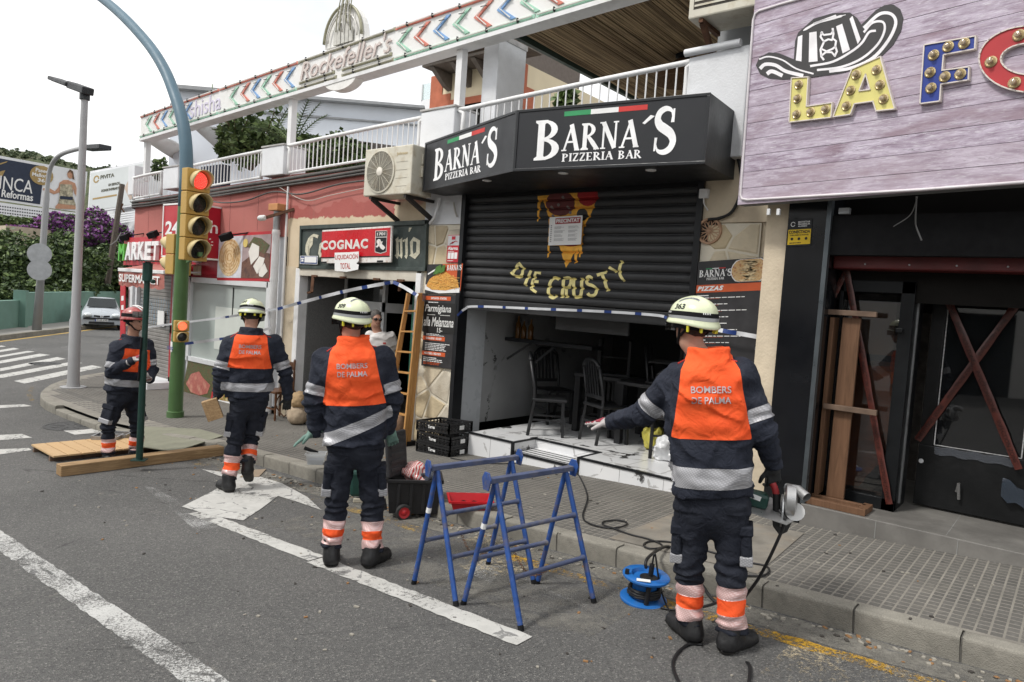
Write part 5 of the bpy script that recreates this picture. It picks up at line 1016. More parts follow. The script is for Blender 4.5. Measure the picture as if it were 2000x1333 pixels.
s.bump(g2,.12,.003);PLK=s.out(c,.5,0,.35);mb=MB();QL.rect(mb,0,0,1,1,.1,-.112);mb.build('backing_panel',M('grey_backing',(.16,.165,.17),.6),ls);nr=14
for i in range(nr):
    r=random.Random(i*5+1);u0=0
    while u0<1:
        u1=1;mb=MB();QL.rect(mb,u0+(.0004 if u0 else 0),i/nr+.0007,u1,(i+1)/nr-.0007,.011+.001*(i % 2),-.012);mb.build('plank',PLK,ls,bevel=.002);u0=u1
def pq(x,y):return uvq(QL,x,y)
bead=[QL.p(*pq(x,y),.006) for x,y in ((2100,349),(1800,371),(1460,391),(1450,389),(1447,382),(1448,370),(1472,40),(1476,28),(1484,22),(1530,8),(1700,-40),(2000,-130))];MB().tube(bead,.011,8).build('bead',M('pale_bead',(.66,.62,.64),.4),ls,smooth='all')
MB().tube([QL.p(0,0,-.01),QL.p(0,1,-.01)],.006,6).build('edge_trim',STEEL,ls)
for x in (1501,1520):p=QL.p(*pq(x,408));MB().box(p+V((-.012,-.0,-.05)),p+V((.012,.03,.0))).build('fixing_tab',ALU,ls)
HB=M('printed_charcoal',(.042,.040,.041),.5);HWm=M('printed_white',(.80,.78,.80),.5);o1=lambda *p:[pq(1300+x/5,y/5) for x,y in p];o2=lambda *p:[pq(1340+x/2.962,y/2.962) for x,y in p]
mb=MB();QL.poly(mb,o2((405,380),(425,335),(480,305),(540,310),(625,345),(632,240),(650,190),(740,110),(850,78),(950,75),(990,105),(1015,145),(1050,110),(1100,60),(1150,32),(1200,28),(1240,55),(1258,105),(1245,180),(1200,260),(1130,330),(1040,385),(900,425),(760,445),(650,458),(560,462),(480,455),(430,430)),.003,.0015);mb.build('hat',HB,ls)
def hatw(*polys):
    for k in polys:mb=MB();QL.poly(mb,k,.002,.0046);mb.build('hat_stripe',HWm,ls)
hatw(o2((650,215),(675,205),(670,358),(637,352)),o2((715,192),(757,185),(763,357),(712,362)),o2((870,155),(905,140),(950,290),(908,312)),o2((948,112),(965,95),(1012,230),(995,258)))
mb=MB()
for k in (ribbon([(790,185),(780,215),(800,245),(780,290),(785,330),(800,350)],12),ribbon([(850,165),(855,200),(850,225),(870,240),(865,270),(875,300),(860,330)],12),ribbon([(780,190),(800,205),(840,200),(855,180)],11),ribbon([(795,245),(825,230),(850,235)],11),ribbon([(785,285),(815,300),(850,285),(868,270)],11),ribbon([(785,325),(810,305),(845,305),(862,325)],11)):QL.poly(mb,o2(*k),.002,.0046)
mb.build('hat_braid',HWm,ls)
hatw(*[o2(*ribbon(bez(p,5),w_)) for p,w_ in (([(680,180),(760,135),(850,110),(925,88)],[4]+[13]*13+[4]+[4]),([(740,140),(800,118),(870,92)],10),([(720,385),(850,360),(960,300),(1020,250),(1060,190),(1100,180)],13),([(760,408),(900,390),(1020,340),(1110,260),(1150,180),(1140,130),(1080,135),(1030,190)],13),([(830,415),(960,395),(1080,340),(1170,240),(1215,140),(1190,85),(1120,85),(1030,165)],18),([(430,400),(460,375),(520,380),(580,415),(680,440)],20),([(470,430),(500,415),(560,440)],22),([(425,345),(480,330),(560,350),(640,400),(740,430)],9))])
def channel(name,polys,holes,col,edge,bulbs,label,dp=.035):
    t=thing(name,label,'letter',QL.p(*pq(*polys[0][0])),'bulb letters on the planked fascia');mf=M('letter_%s' % col[0],col[1],.45,0,.06,9);me_=M('letter_edge_%s' % edge[0],edge[1],.35,0,.05,6);P=[V(QL.p(*pq(*p))) for p in polys[0]];H=[[V(QL.p(*pq(*p))) for p in h] for h in holes]
    from mathutils.geometry import tessellate_polygon
    loops=[P]+H;flat=[p+QL.n*(dp-.008) for l in loops for p in l];tr=tessellate_polygon(loops);mb=MB();mb.add(flat,[tuple(x) if (flat[x[1]]-flat[x[0]]).cross(flat[x[2]]-flat[x[0]]).dot(QL.n) >0 else tuple(reversed(x)) for x in tr]);mb.build('face',mf,t);mb=MB()
    for l in loops:
        for i in range(len(l)):
            a,b=l[i],l[(i+1) % len(l)];d=(b-a);L_=d.length;d.normalize();mb.obox((a+b)/2+QL.n*dp/2,d*(L_/2+.004),d.cross(QL.n).normalized()*.004,QL.n*dp/2)
    mb.build('edge',me_,t)
    BR,BG=M('brass_socket',(.62,.50,.28),.3,.7),glass('bulb_glass',(.45,.36,.25),.05,.8)
    for x,y in bulbs:
        c_=QL.p(*pq(x,y),dp-.008);MB().lathe(c_,QL.n,[(.036,0),(.037,.006),(.03,.012),(.022,.008),(.0,.008)],14).build('socket',BR,t,smooth=True);MB().lathe(c_,QL.n,[(.014,.008),(.02,.025),(.016,.04),(0,.045)],10).build('bulb',BG,t,smooth=True)
YL=('yellow',(.66,.60,.20));WE=('white',(.66,.60,.55));O=lambda *p:[(1340+x/2.962,y/2.962) for x,y in p]
channel('letter_l',[O((622,457),(718,452),(708,622),(857,600),(850,685),(608,713))],[],YL,WE,O((663,497),(655,578),(650,668),(732,655),(817,640)),'yellow bulb letter L under the printed hat')
channel('letter_a',[O((970,408),(1135,335),(1218,637),(1110,648),(1092,592),(985,607),(962,668),(862,682))],[O((1050,437),(1075,525),(1012,533))],YL,WE,O((995,440),(1112,412),(963,530),(1132,498),(938,620),(1153,580)),'yellow bulb letter A under the printed hat')
channel('letter_f',[O((1388,268),(1685,217),(1680,292),(1500,325),(1492,415),(1647,395),(1643,470),(1485,495),(1478,592),(1364,607))],[],('blue',(.02,.045,.26)),WE,O((1442,327),(1526,279),(1618,260),(1422,427),(1507,453),(1596,437),(1427,517)),'blue bulb letter F on the planked fascia')
OC=(2010,347);channel('letter_o',[O(*circ(2010,350,305,192,40))],[O(*circ(2010,350,180,92,28))],('red',(.42,.03,.035)),WE,O((1773,366),(1935,214),(1908,487),(2085,210),(2100,490)),'red bulb letter O cut by the right edge of the fascia')
# ================================================================== TERRACE above the shops
rail_pts={}
RT=lambda x:4.18+(x+3.27)*.0332;RBm=lambda x:3.60+.012*(x+10)
BAL=MB().tube([(0,0,0),(0,0,1)],.009,5);bal0=None
def railing(x0,x1,y,label,sp=.105):
    global bal0
    t=thing('railing',label,'railing',((x0+x1)/2,y,3.6),'white railings along the terrace');zb=lambda x:RT(x)-.46 if x<-7 else RT(x)-.58
    MB().tube(cat3([(x0,y,zb(x0)),(x0,y,RT(x0)-.05),(x0+.05,y,RT(x0)),(x1-.05,y,RT(x1)),(x1,y,RT(x1)-.05),(x1,y,zb(x1))],3),.028,8).build('top_rail',WHITE,t,smooth='all');MB().tube([(x0,y,zb(x0)+.03),(x1,y,zb(x1)+.03)],.02,6).build('bottom_rail',WHITE,t,smooth=True);n=int((x1-x0)/sp);org=ORG[t.name]
    for i in range(1,n):
        x=x0+(x1-x0)*i/n;h=RT(x)-zb(x)-.03
        if bal0 is None:o=bal0=BAL.build('baluster',WHITE,t,smooth=True);bm=o.data;bm.transform(Matrix.Translation(org))
        else:o=bal0.copy();COL.objects.link(o);o.parent=t
        o.location=V((x,y,zb(x)+.03))-org;o.scale=(1,1,h)
RY=6.42
railing(F(262,350,RY).x,F(316,338,RY).x,RY,'short white railing at the far left end of the terrace');railing(F(358,328,RY).x,F(512,300,RY).x,RY,'white railing in front of the terrace shrub behind the traffic light');railing(F(566,287,RY).x,F(820,236,RY).x,RY,'long white railing above the antique shop and air conditioner');railing(F(906,218,RY).x,F(1343,126,RY).x,RY,'white railing above the pizzeria fascia box',.11)
def pier(x0,x1,z0,z1,label,capz=True,y=6.36,dp=.42):
    t=thing('terrace_pier',label,'pillar',((x0+x1)/2,y+dp/2,z0),'white piers between the terrace railings');mb=MB();mb.add([(x0,y,z0),(x1,y,z0),(x1,y+dp,z0),(x0,y+dp,z0),(x0,y,z1-.03),(x1,y,z1),(x1,y+dp,z1),(x0,y+dp,z1-.03)],[(0,3,2,1),(4,5,6,7),(0,1,5,4),(1,2,6,5),(2,3,7,6),(3,0,4,7)]);mb.build('shaft',WHITEW,t,bevel=.012)
    if capz:MB().box((x0-.015,y-.015,z1-.02),(x1+.015,y+dp+.015,z1+.008)).build('cap',M('weathered_cap',(.42,.41,.40),.9,0,.2,8),t,bevel=.006)
pier(F(318,350,6.36).x,F(347,350,6.36).x,3.45,F(335,325,6.36).z,'grey white pier behind the mast arm on the terrace');pier(F(511,320,6.36).x,F(553,320,6.36).x,3.5,F(535,284,6.36).z,'grey white pier beside the terrace shrub');pier(F(821,250,6.36).x,F(886,250,6.36).x,3.45,F(850,212,6.36).z,'white pier above the left end of the pizzeria fascia')
tag(MB().box((F(250,360,6.5).x,6.5,3.45),(F(262,360,6.5).x,6.8,4.05)).build('end_post',WHITEW),'grey white end post of the terrace at its left corner','post')
x0,x1=F(1343,150,6.3).x,F(1460,150,6.3).x;pier(x0,x1,3.2,F(1343,108,6.3).z,'broad white pier between the fascia box and the planked sign',False,6.3);b0,b1=F(1342,104,6.28),F(1447,83,6.28);t=tag(MB().tube([b0+V((-.02,0,0)),b1],.035,10).build('coping',WHITEW,smooth=True),'rounded white coping on the broad white pier','coping')
tag(MB().box((x1-.5,6.7,4.0),(x1+1.2,6.9,6)).build('upper_wall',M('grey_upper_render',(.30,.31,.32),.85,0,.1,4)),'grey rendered wall above the broad white pier','wall')
t=thing('terrace_column','tall white square column carrying the reed canopy','column',(-5.9,6.9,3.4));cx0,cx1,cy=F(944,120,6.75).x,F(973,120,6.75).x,6.75;MB().box((cx0,cy,3.45),(cx1,cy+.55,F(960,70,cy).z)).build('shaft',WHITEW,t,bevel=.01);MB().box((cx0-.01,cy-.01,F(960,78,cy).z),(cx1+.01,cy+.56,F(960,68,cy).z)).build('cap',M('weathered_cap',(.42,.41,.40),.9),t)
# neon frieze
FB=lambda x:4.55+(x+15.46)*.0405;FH=.48;fx0,fx1=-15.47,-3.6;FYY=6.42;fr=thing('neon_frieze',"long white neon sign board with chevrons reading shisha and Rockefeller's above the terrace",'sign',(-9.5,FYY,4.7));FRW=M('white_sign_sheet',(.76,.755,.74),.5,0,.04,3,dirt=(.55,.52,.46),ds=3,da=.5)
mb=MB();mb.prism([(fx0,FYY,FB(fx0)),(fx1,FYY,FB(fx1)),(fx1,FYY,FB(fx1)+FH),(fx0,FYY,FB(fx0)+FH)],(0,.16,0));mb.build('board',FRW,fr);mb=MB();mb.prism([(fx0,FYY-.03,FB(fx0)-.05),(fx1,FYY-.03,FB(fx1)-.05),(fx1,FYY-.03,FB(fx1)),(fx0,FYY-.03,FB(fx0))],(0,.22,0));mb.build('lower_flange',WHITE,fr)
COR,MNT,BLU,OLV=[M(n,c_,.35,0,.12,9) for n,c_ in (('coral_neon_tray',(.60,.20,.15)),('mint_neon_tray',(.36,.60,.47)),('blue_neon_tray',(.20,.36,.62)),('olive_neon_tray',(.30,.29,.20)))];TUB=M('glass_neon_tube',(.70,.68,.64),.2);CLIP=M('black_clip',(.015,.015,.015),.5)
def seg(xa,xb,dz,m,h=.045):
    mb=MB();mb.prism([(xa,FYY-.012,FB(xa)+dz),(xb,FYY-.012,FB(xb)+dz),(xb,FYY-.012,FB(xb)+dz+h),(xa,FYY-.012,FB(xa)+dz+h)],(0,.012,0));mb.build('neon_tray',m,fr);mb=MB().tube([(xa+.03,FYY-.03,FB(xa)+dz+h/2),(xb-.03,FYY-.03,FB(xb)+dz+h/2)],.009,6);mb.build('neon_tube',TUB,fr,smooth=True);mb=MB();n=int((xb-xa)/.42)
    for i in range(n):x=xa+(i+.5)*(xb-xa)/n;mb.box((x-.006,FYY-.04,FB(x)+dz-.004),(x+.006,FYY-.012,FB(x)+dz+h+.004))
    if n:o=mb.build('tube_clip',CLIP,fr);o['kind'] ='stuff'
xr0,xr1=F(582,150,FYY).x,F(772,90,FYY).x
for xa,xb in ((fx0,-12.3),(-12.28,xr0),(xr1,-5.2),(-5.18,fx1)):seg(xa,xb,.425,COR);seg(xa,xb,.02,MNT)
seg(xr0,xr1,.425,OLV);seg(xr0,xr0+1.0,.02,OLV);seg(xr0+.05,xr0+.95,.10,OLV);seg(xr1-1.15,xr1,.02,OLV);seg(xr1-1.15,xr1-.05,.10,OLV)
def chev(x,m,s=1):
    z=FB(x)+.09;h=.31*s;mb=MB();P=[(0,.5),(.17,.5+.42),(.205,.94),(.05,.5),(.25,.11),(.21,.06)];P=[(-.03,.5),(.2,1.0),(.275,1.0),(.06,.5),(.275,.04),(.2,0)];mb.prism([(x+a,FYY-.016,z+b*h) for a,b in P],(0,.016,0));mb.build('chevron',m,fr);mb=MB().tube([(x+.205,FYY-.035,z+.94*h),(x+.035,FYY-.035,z+.5*h),(x+.205,FYY-.035,z+.06*h)],.008,5);mb.build('neon_tube',TUB,fr);mb=MB().bar((x+.1,FYY-.04,z+.82*h),(x+.2,FYY-.04,z+.8*h),.008,.008);mb.build('tube_clip',CLIP,fr)
seqm=[MNT,COR,BLU,MNT,COR,BLU];px=[(285,262),(300,254),(315,248),(330,242),(348,232),(362,226)]
for i,p in enumerate(px):chev(F(*p,FYY).x,seqm[i % 6])
for i,p in enumerate([(450,196),(472,188),(492,180),(512,168),(535,158),(558,148)]):chev(F(*p,FYY).x,[MNT,COR,BLU,MNT,COR,BLU][i])
for i,p in enumerate([(778,80),(812,72),(850,60),(888,48),(930,35),(975,22),(1020,10),(1065,-5)]):chev(F(*p,FYY).x,[MNT,COR,BLU,MNT,COR,BLU,MNT,COR][i])
LAV=M('lavender_print',(.62,.58,.70),.5);a,b=F(372,220,FYY),F(432,200,FYY);mb=MB();put_text(mb,'shisha',(a.x,FYY,FB(a.x)+.10),(b.x-a.x,0,(b.x-a.x)*.04),(0,0,.3),(0,-1,0),.012,.0);mb.build('lettering',LAV,fr)
PKN=M('faded_pink_letter',(.72,.62,.60),.5,0,.2,20);a,b=F(588,150,FYY),F(762,85,FYY);mb=MB();put_text(mb,"Rockefeller's",(a.x,FYY,FB(a.x)+.15),(b.x-a.x,0,(b.x-a.x)*.045),(.08,0,.27),(0,-1,0),.012,-.004);mb.build('lettering',PKN,fr)
mb=MB();put_text(mb,"Rockefeller's",(a.x+.015,FYY-.03,FB(a.x)+.155),(b.x-a.x,0,(b.x-a.x)*.045),(.08,0,.27),(0,-1,0),.002,-.006);mb.build('neon_lettering',M('dirty_tube',(.56,.50,.46),.3),fr)
mc=F(670,75,FYY);mz=FB(mc.x)+.5;MEDW=M('dirty_white_sheet',(.76,.75,.72),.5,0,.06,6,dirt=(.5,.48,.42),ds=5,da=.5);mb=MB();mb.prism([(mc.x+.47*math.cos(k*.2094),FYY+.02,mz+.55*math.sin(k*.2094)) for k in range(16)],(0,.1,0));mb.build('medallion',MEDW,fr);mb=MB()
mb.prism([(mc.x+.0+.38*math.cos(math.pi+k*.2094),FYY-.02,FB(mc.x)+.0+.17*math.sin(math.pi+k*.2094)) for k in range(16)],(0,.15,0));mb.build('medallion_foot',MEDW,fr)
for rr_,m_,w_ in ((.44,OLV,.022),(.34,TUB,.012)):MB().tube([(mc.x+rr_*math.cos(k*.15),FYY-.015,mz+.06+rr_*1.1*math.sin(k*.15)) for k in range(22)],w_,6).build('neon_ring',m_,fr,smooth='all')
mb=MB();rr=random.Random(9)
for i,(x_,h_) in enumerate(((-.2,.22),(-.12,.3),(-.02,.42),(.07,.34),(.16,.2))):mb.box((mc.x+x_,FYY-.02,mz),(mc.x+x_+.075,FYY+.0,mz+h_))
mb.build('skyline_relief',M('dim_relief',(.50,.49,.45),.5,0,.2,12),fr)
for i in range(7):MB().tube(cat3([(mc.x-.12+.06*i+rr.uniform(-.05,.05),FYY-.04,mz+.1+rr.uniform(0,.2)),(mc.x-.1+.05*i,FYY-.05,mz+.4+rr.uniform(-.05,.1)),(mc.x-.02+.04*i,FYY-.04,mz+.62+rr.uniform(-.05,.12)),(mc.x+.1+rr.uniform(-.08,.08),FYY-.04,mz+.5)],4),.009,5).build('neon_tube',TUB if i % 2 else OLV,fr,smooth='all')
MB().tube(cat3([(mc.x+.1,FYY-.02,mz+.55),(mc.x+.08,FYY-.02,mz+.8),(mc.x+.2,FYY-.02,mz+1.0),(mc.x+.3,FYY-.02,mz+.8),(mc.x+.22,FYY-.02,mz+.6)],6),.012,6).build('neon_ring',OLV,fr,smooth='all')
for (a,b),l in zip((((565,288),(570,192)),((893,215),(899,92)),((283,345),(284,278))),('thin white post under the neon board behind the terrace shrub','white post under the neon board beside the column','thin white post under the left end of the neon board')):
    p,q_=F(*a,6.5),F(*b,6.5);tag(MB().box((p.x-.05,6.48,p.z-.1),(p.x+.05,6.58,FB(p.x)-.04)).build('post',WHITE),l,'post','posts carrying the neon board')
# reed canopy: rods run from the street side to the house
t=thing('reed_canopy','brown reed canopy over the terrace seen from below','canopy',(-4,9,4.9));RD=NT('reed');_a=RD.n('ShaderNodeNewGeometry').outputs['Random Per Island'];c=RD.mix(_a,(.17,.115,.065),(.46,.34,.20));c=RD.mix(RD.mr(RD.noise(5,4,co=RD.map((1,.4,1))),.4,.7,0,.5),c,(.11,.075,.045));RD=RD.out(c,.75,0,.25);e0=F(1005,64,6.55);e1=FX(1145,165,-5.55);mb=MB();rr=random.Random(5);x=-5.62;cz=e0.z+.05
while x<-1.6:
    for ya,yb in ((6.55,8.9),(8.86,12.2)):
        j=lambda:rr.uniform(-.007,.007);zz0=cz-(ya-6.55)*.01;mb.tube([(x+j(),ya,zz0+j()),(x+j(),(ya+yb)/2,cz-((ya+yb)/2-6.55)*.01+j()),(x+j(),yb,cz-(yb-6.55)*.01+j())],rr.uniform(.007,.0125),5,caps=False)
    x += .0205
o=mb.build('reed_rods',RD,t,kind='stuff');MB().box((-5.7,6.5,cz+.02),(-1.5,12.3,cz+.06)).build('roof_sheet',M('canopy_sheet',(.14,.10,.06),.9),t);MB().box((-5.72,6.55,cz-.06),(-5.66,12.3,cz+.05)).build('edge_beam',M('dark_green_beam',(.025,.045,.035),.5),t)
p=F(1336,78,8.2);t=thing('pendant_lamp','brown woven pendant lamp hanging from the reed canopy','lamp',p);MB().tube([(p.x,8.2,cz-.02),(p.x,8.2,p.z-.25)],.008,6).lathe((p.x,8.2,cz-.03),(0,0,-1),[(.09,0),(.09,.03),(0,.05)],12).build('cord',BLACKM,t);MB().lathe((p.x,8.2,p.z-.22),(0,0,-1),[(.03,0),(.12,.06),(.26,.16),(.34,.30),(.33,.30),(.11,.07),(0,.02)],20).build('shade',M('woven_shade',(.13,.075,.04),.8,0,.3,40,.5,60),t,smooth=True)
# air conditioners
def fan_ac(x0,x1,y0,y1,z0,z1,label,fan=True):
    t=thing('air_conditioner',label,'air conditioner',((x0+x1)/2,(y0+y1)/2,z0));AC=M('aged_ac_paint',(.58,.55,.46),.45,0,.08,4,dirt=(.36,.29,.18),ds=7,da=.75);MB().box((x0,y0,z0),(x1,y1,z1)).build('casing',AC,t,bevel=.015);cx,cz_,R=x0+(x1-x0)*.36,(z0+z1)/2,(z1-z0)*.455
    if fan:
        MB().lathe((cx,y0-.002,cz_),(0,-1,0),[(R,.0),(R,.012),(R-.02,.016),(R-.02,.002)],36,caps=False).build('fan_ring',AC,t,smooth=True);MB().lathe((cx,y0-.001,cz_),(0,-1,0),[(R-.02,0),(R-.02,.001),(0,.001)],30).build('fan_well',M('dark_fan_well',(.05,.042,.035),.8,0,.3,10),t)
        for k in range(5):a=k*1.257;d=V((math.cos(a),0,math.sin(a)));e=V((-d.z,0,d.x));c_=V((cx,y0-.003,cz_));MB().add([c_+d*.05-e*.03,c_+d*(R-.04)-e*.02,c_+d*(R-.04)+e*.1,c_+d*.06+e*.04],[(0,1,2,3)]).build('fan_blade',M('fan_blade',(.12,.105,.09),.6),t)
        for i in range(18):r_=.05+(R-.075)*i/17;MB().tube([(cx+r_*math.cos(k*.2094),y0-.014,cz_+r_*math.sin(k*.2094)) for k in range(31)],.0022,4,caps=False).build('guard_ring',AC,t)
        for k in range(16):a=k*.3927+.1;MB().bar((cx+.05*math.cos(a),y0-.017,cz_+.05*math.sin(a)),(cx+(R-.02)*math.cos(a),y0-.017,cz_+(R-.02)*math.sin(a)),.006,.004).build('guard_spoke',AC,t)
        MB().lathe((cx,y0-.012,cz_),(0,-1,0),[(.055,0),(.055,.012),(.03,.02),(0,.022)],18).build('hub',M('ac_hub',(.70,.66,.58),.4),t,smooth=True);xx=x0+(x1-x0)*.72;GV=M('ac_groove',(.36,.33,.27),.6)
        for i in range(4):MB().box((xx-.03,y0-.003,z0+.1+.1*i),(x1-.08,y0,z0+.104+.1*i)).build('panel_line',GV,t)
        mb=MB();put_text(mb,'Johnson',(xx-.03,y0-.004,z1-.13),(.2,0,0),(0,0,.05),(0,-1,0),.001,.01);mb.build('lettering',M('ac_lettering',(.46,.35,.16),.5),t);MB().box((x1,y0+.16,z1-.22),(x1+.02,y0+.28,z1-.09)).box((x1,y0+.15,z1-.38),(x1+.035,y0+.29,z1-.24)).build('service_cover',AC,t,bevel=.004);MB().box((x1+.02,y0+.18,z1-.16),(x1+.022,y0+.27,z1-.13)).build('grip_slot',BLACKM,t)
    else:
        for i in range(11):MB().box((x0+.06,y0-.008,z0+.1+.045*i),(x1-.05,y0,z0+.118+.045*i)).build('louvre',AC,t)
        MB().box((x0+.05,y0-.002,z0+.08),(x1-.04,y0+.0,z0+.6)).build('louvre_gap',M('dark_fan_well',(.05,.042,.035),.8),t)
    for x in (x0+.12,x1-.12):
        MB().bar((x,y0+.02,z0-.02),(x,6.5,z0-.02),.04,.035).build('bracket',RUST if not fan else M('dark_bracket',(.035,.03,.028),.7),t);MB().bar((x,y0+.06,z0-.03),(x,6.45,z0-.26),.045,.05).build('bracket',RUST if not fan else M('dark_bracket',(.035,.03,.028),.7),t)
    return t
a=F(714,293,5.92);b=F(801,380,5.92);fan_ac(a.x,b.x,5.92,6.28,b.z+.01,a.z,'weathered cream outdoor air conditioner with a round fan grille on the pink wall');a=F(1347,42,6.12);fan_ac(a.x,a.x+.75,6.08,6.5,a.z,a.z+.65,'cream air conditioner with a louvred grille above the broad white pier',False)

# ================================================================== BEHIND THE TERRACE
LEAF=[M('leaf_%s' % n,c_,.55,0,.25,3) for n,c_ in (('dark',(.048,.078,.028)),('mid',(.09,.135,.045)),('light',(.15,.21,.07)),('deep',(.034,.056,.022)))];PURP=[M('bougainvillea_%d' % i,c_,.6,0,.2,4) for i,c_ in enumerate(((.20,.06,.23),(.30,.11,.33),(.14,.04,.16)))];BARK=M('bark',(.10,.07,.045),.9,0,.3,12,.6,30)
def blob(c,r,n):
    p=rng.normal(size=(n,3));p /= np.linalg.norm(p,axis=1)[:,None];k=.72+.38*vn(p,(2.2,2.2,2.2),c[0]);p=p*(k*rng.uniform(.55,1.0,n)**.5)[:,None];return np.array(c)+p*np.array(r)
def shrub(name,label,cat,base,clumps,n,size,mats=None,trunk=True,group=None):
    t=thing(name,label,cat,base,group);C_=np.concatenate([blob(c,r,n) for c,r in clumps]);leaves(C_,size,mats or LEAF,'crown',t)
    if trunk:
        for c,r in clumps[:4]:MB().tube(cat3([base,tuple((V(base)*.4+V(c)*.6)+V((.1,0,-.1))),tuple(c)],3),[.05,.045,.04,.035,.03,.02,.012],6).build('trunk',BARK,t)
    return t
hy=15.0;hs=thing('yellow_house','cream house with terracotta quoins and a tiled eave behind the terrace','house',F(920,200,hy));HC=M('house_cream',(.70,.60,.42),.85,0,.06,2,.15,40);TC=M('terracotta_quoin',(.42,.13,.07),.85,0,.15,4,.2,40)
h0,h1=F(842,180,hy),F(1004,180,hy);zt=F(842,150,hy).z;MB().box((h0.x,hy,0),(h1.x,hy+30,zt)).build('wall',HC,hs);e1=FX(1130,205,h1.x+.01)
def quoins(x,sgn,y0,side=False):
    for i in range(9):
        w_=.85 if i % 2 else .5;z=zt-.62-.6*i
        if z<4:break
        if side:MB().box((x,y0,z),(x+.03,y0+w_,z+.6)).build('quoin',TC,hs)
        else:MB().box((x,hy-.03,z),(x+sgn*w_,hy,z+.6)).build('quoin',TC,hs)
quoins(h0.x,1,hy);quoins(h1.x,-1,hy);quoins(h1.x,1,hy,True);p=F(880,200,hy);MB().box((p.x,hy-.04,F(880,210,hy).z),(h1.x-1.0,hy,F(880,197,hy).z)).build('window_surround',TC,hs);MB().box((p.x+.3,hy-.02,3),(h1.x-1.2,hy+.01,F(880,208,hy).z)).build('window',DARKIN,hs)
eL,eR=F(822,128,hy-.9),F(944,104,hy-.9);RTM=M('old_roof_tile',(.20,.155,.12),.9,0,.3,8,.4,30,dirt=(.09,.085,.075),ds=5,da=.8);ez=zt-.05;n=int((h1.x+1-eL.x)/.24);rt=MB().box((eL.x,hy-.85,ez),(h1.x+.9,hy+.0,ez+.08)).build('eave',M('grey_eave_wood',(.15,.13,.11),.9,0,.2,6),hs)
tl=None
for i in range(n):
    x=eL.x+.12+.24*i;pts=[[(x+.115*math.cos(a),y,ez+.09+(y-hy+.95)*.35+.085*math.sin(a)) for a in (math.pi*k/6 for k in range(7))] for y in (hy-.98,hy+.2)];MB().grid(pts).build('roof_tile',RTM,rt,smooth=True)
for i in range(int((h1.x+.7-eL.x)/.8)):x=eL.x+.25+.8*i;mb=MB();mb.prism([(x,hy-.8,ez-.02),(x,hy,ez-.02),(x,hy,ez-.5),(x,hy-.25,ez-.42),(x,hy-.55,ez-.2)],(.16,0,0));mb.build('corbel',M('grey_eave_wood',(.15,.13,.11),.9),hs)
p=F(824,190,hy+1);gb=thing('glass_balcony','glass balcony beside the cream house','balcony',F(830,215,15.5));MB().box((F(822,200,15.5).x,15.5,F(822,212,15.5).z-.3),(h0.x,16,F(822,197,15.5).z)).build('slab',WHITEW,gb);MB().box((F(823,195,15.5).x,15.5,F(822,197,15.5).z),(h0.x,15.53,F(822,166,15.5).z)).build('pane',glass('balcony_glass',(.5,.65,.66),.05,.35),gb);MB().box((F(823,195,15.5).x-.02,15.48,F(822,197,15.5).z),(F(823,195,15.5).x+.04,15.55,F(822,166,15.5).z)).build('post',ALU,gb)
tag(MB().box((F(905,12,24).x,24,6),(F(990,3,24).x,30,F(930,6,24).z)).build('far_roof_block',M('far_dark_roof',(.14,.12,.11),.9)),'dark roof corner above the neon board behind the house','building')
a,b=D(335,175,18),D(830,217,18.3);d=(b-a);ws=thing('white_hall','long pale blue white hall wall with a thin roof edge behind the terrace','building',((a.x+b.x)/2,(a.y+b.y)/2,0));nn=V((-d.y,d.x,0)).normalized();nn=nn if nn.dot(FW) >0 else -nn;PALE=M('pale_blue_render',(.66,.70,.76),.85,0,.04,2)
def slab(a,b,z0,z1a,z1b,dp,m,nm,par):mb=MB();mb.prism([(a.x,a.y,z0),(b.x,b.y,z0),(b.x,b.y,z1b),(a.x,a.y,z1a)],nn*dp);return mb.build(nm,m,par)
slab(a,b,0,a.z,b.z,6,PALE,'wall',ws);slab(a-nn*.25,b-nn*.25,a.z-.02,a.z+.07,b.z+.07,6,M('grey_roof_edge',(.30,.31,.32),.7),'roof_edge',ws);slab(a-nn*.06,b-nn*.06,a.z-.42,a.z-.36,b.z-.36,.1,M('grey_roof_edge',(.30,.31,.32),.7),'string_course',ws)
a2,b2=D(600,262,13.5),D(822,292,13.5);rf=MB();SLT=M('brown_slats',(.10,.085,.078),.8,0,.2,6);n=44
ds_=thing('slatted_screen','low brown slatted screen behind the long railing','screen',(a2+b2)/2)
for i in range(n):p=a2.lerp(b2,i/n);q_=a2.lerp(b2,(i+.86)/n);mb=MB();mb.prism([(p.x,p.y,3.4),(q_.x,q_.y,3.4),(q_.x,q_.y,q_.z),(p.x,p.y,p.z)],nn*.04);mb.build('slat',SLT,ds_)
def sail(label,rows,m):t=MB();t.grid([cat3(r,6) for r in rows]);o=t.build('shade_sail',m,smooth='all');so_=o.modifiers.new('t','SOLIDIFY');so_.thickness=.012;tag(o,label,'shade sail','shade sails over the terrace')
SAILW=M('white_sail_cloth',(.72,.72,.71),.7,0,.05,2);SAILG=M('grey_sail_cloth',(.42,.415,.40),.75,0,.08,2)
sail('white curved shade sail sweeping down from the left end of the neon board',[[F(283,275,6.8),F(320,300,8),F(370,330,9),F(400,352,10)],[F(320,268,7.4),F(350,296,8.5),F(400,315,10),F(480,325,11)],[F(340,275,8),F(380,300,9),F(430,318,10.5),F(500,328,11.5)]],SAILW)
sail('grey triangular shade sail stretched from the neon board to the shrub',[[F(372,246,6.7),F(400,270,8),F(433,300,9.5)],[F(374,245,6.7),F(415,262,8.5),F(440,290,10)],[F(376,244,6.7),F(430,250,9),F(460,256,11)]],SAILG)
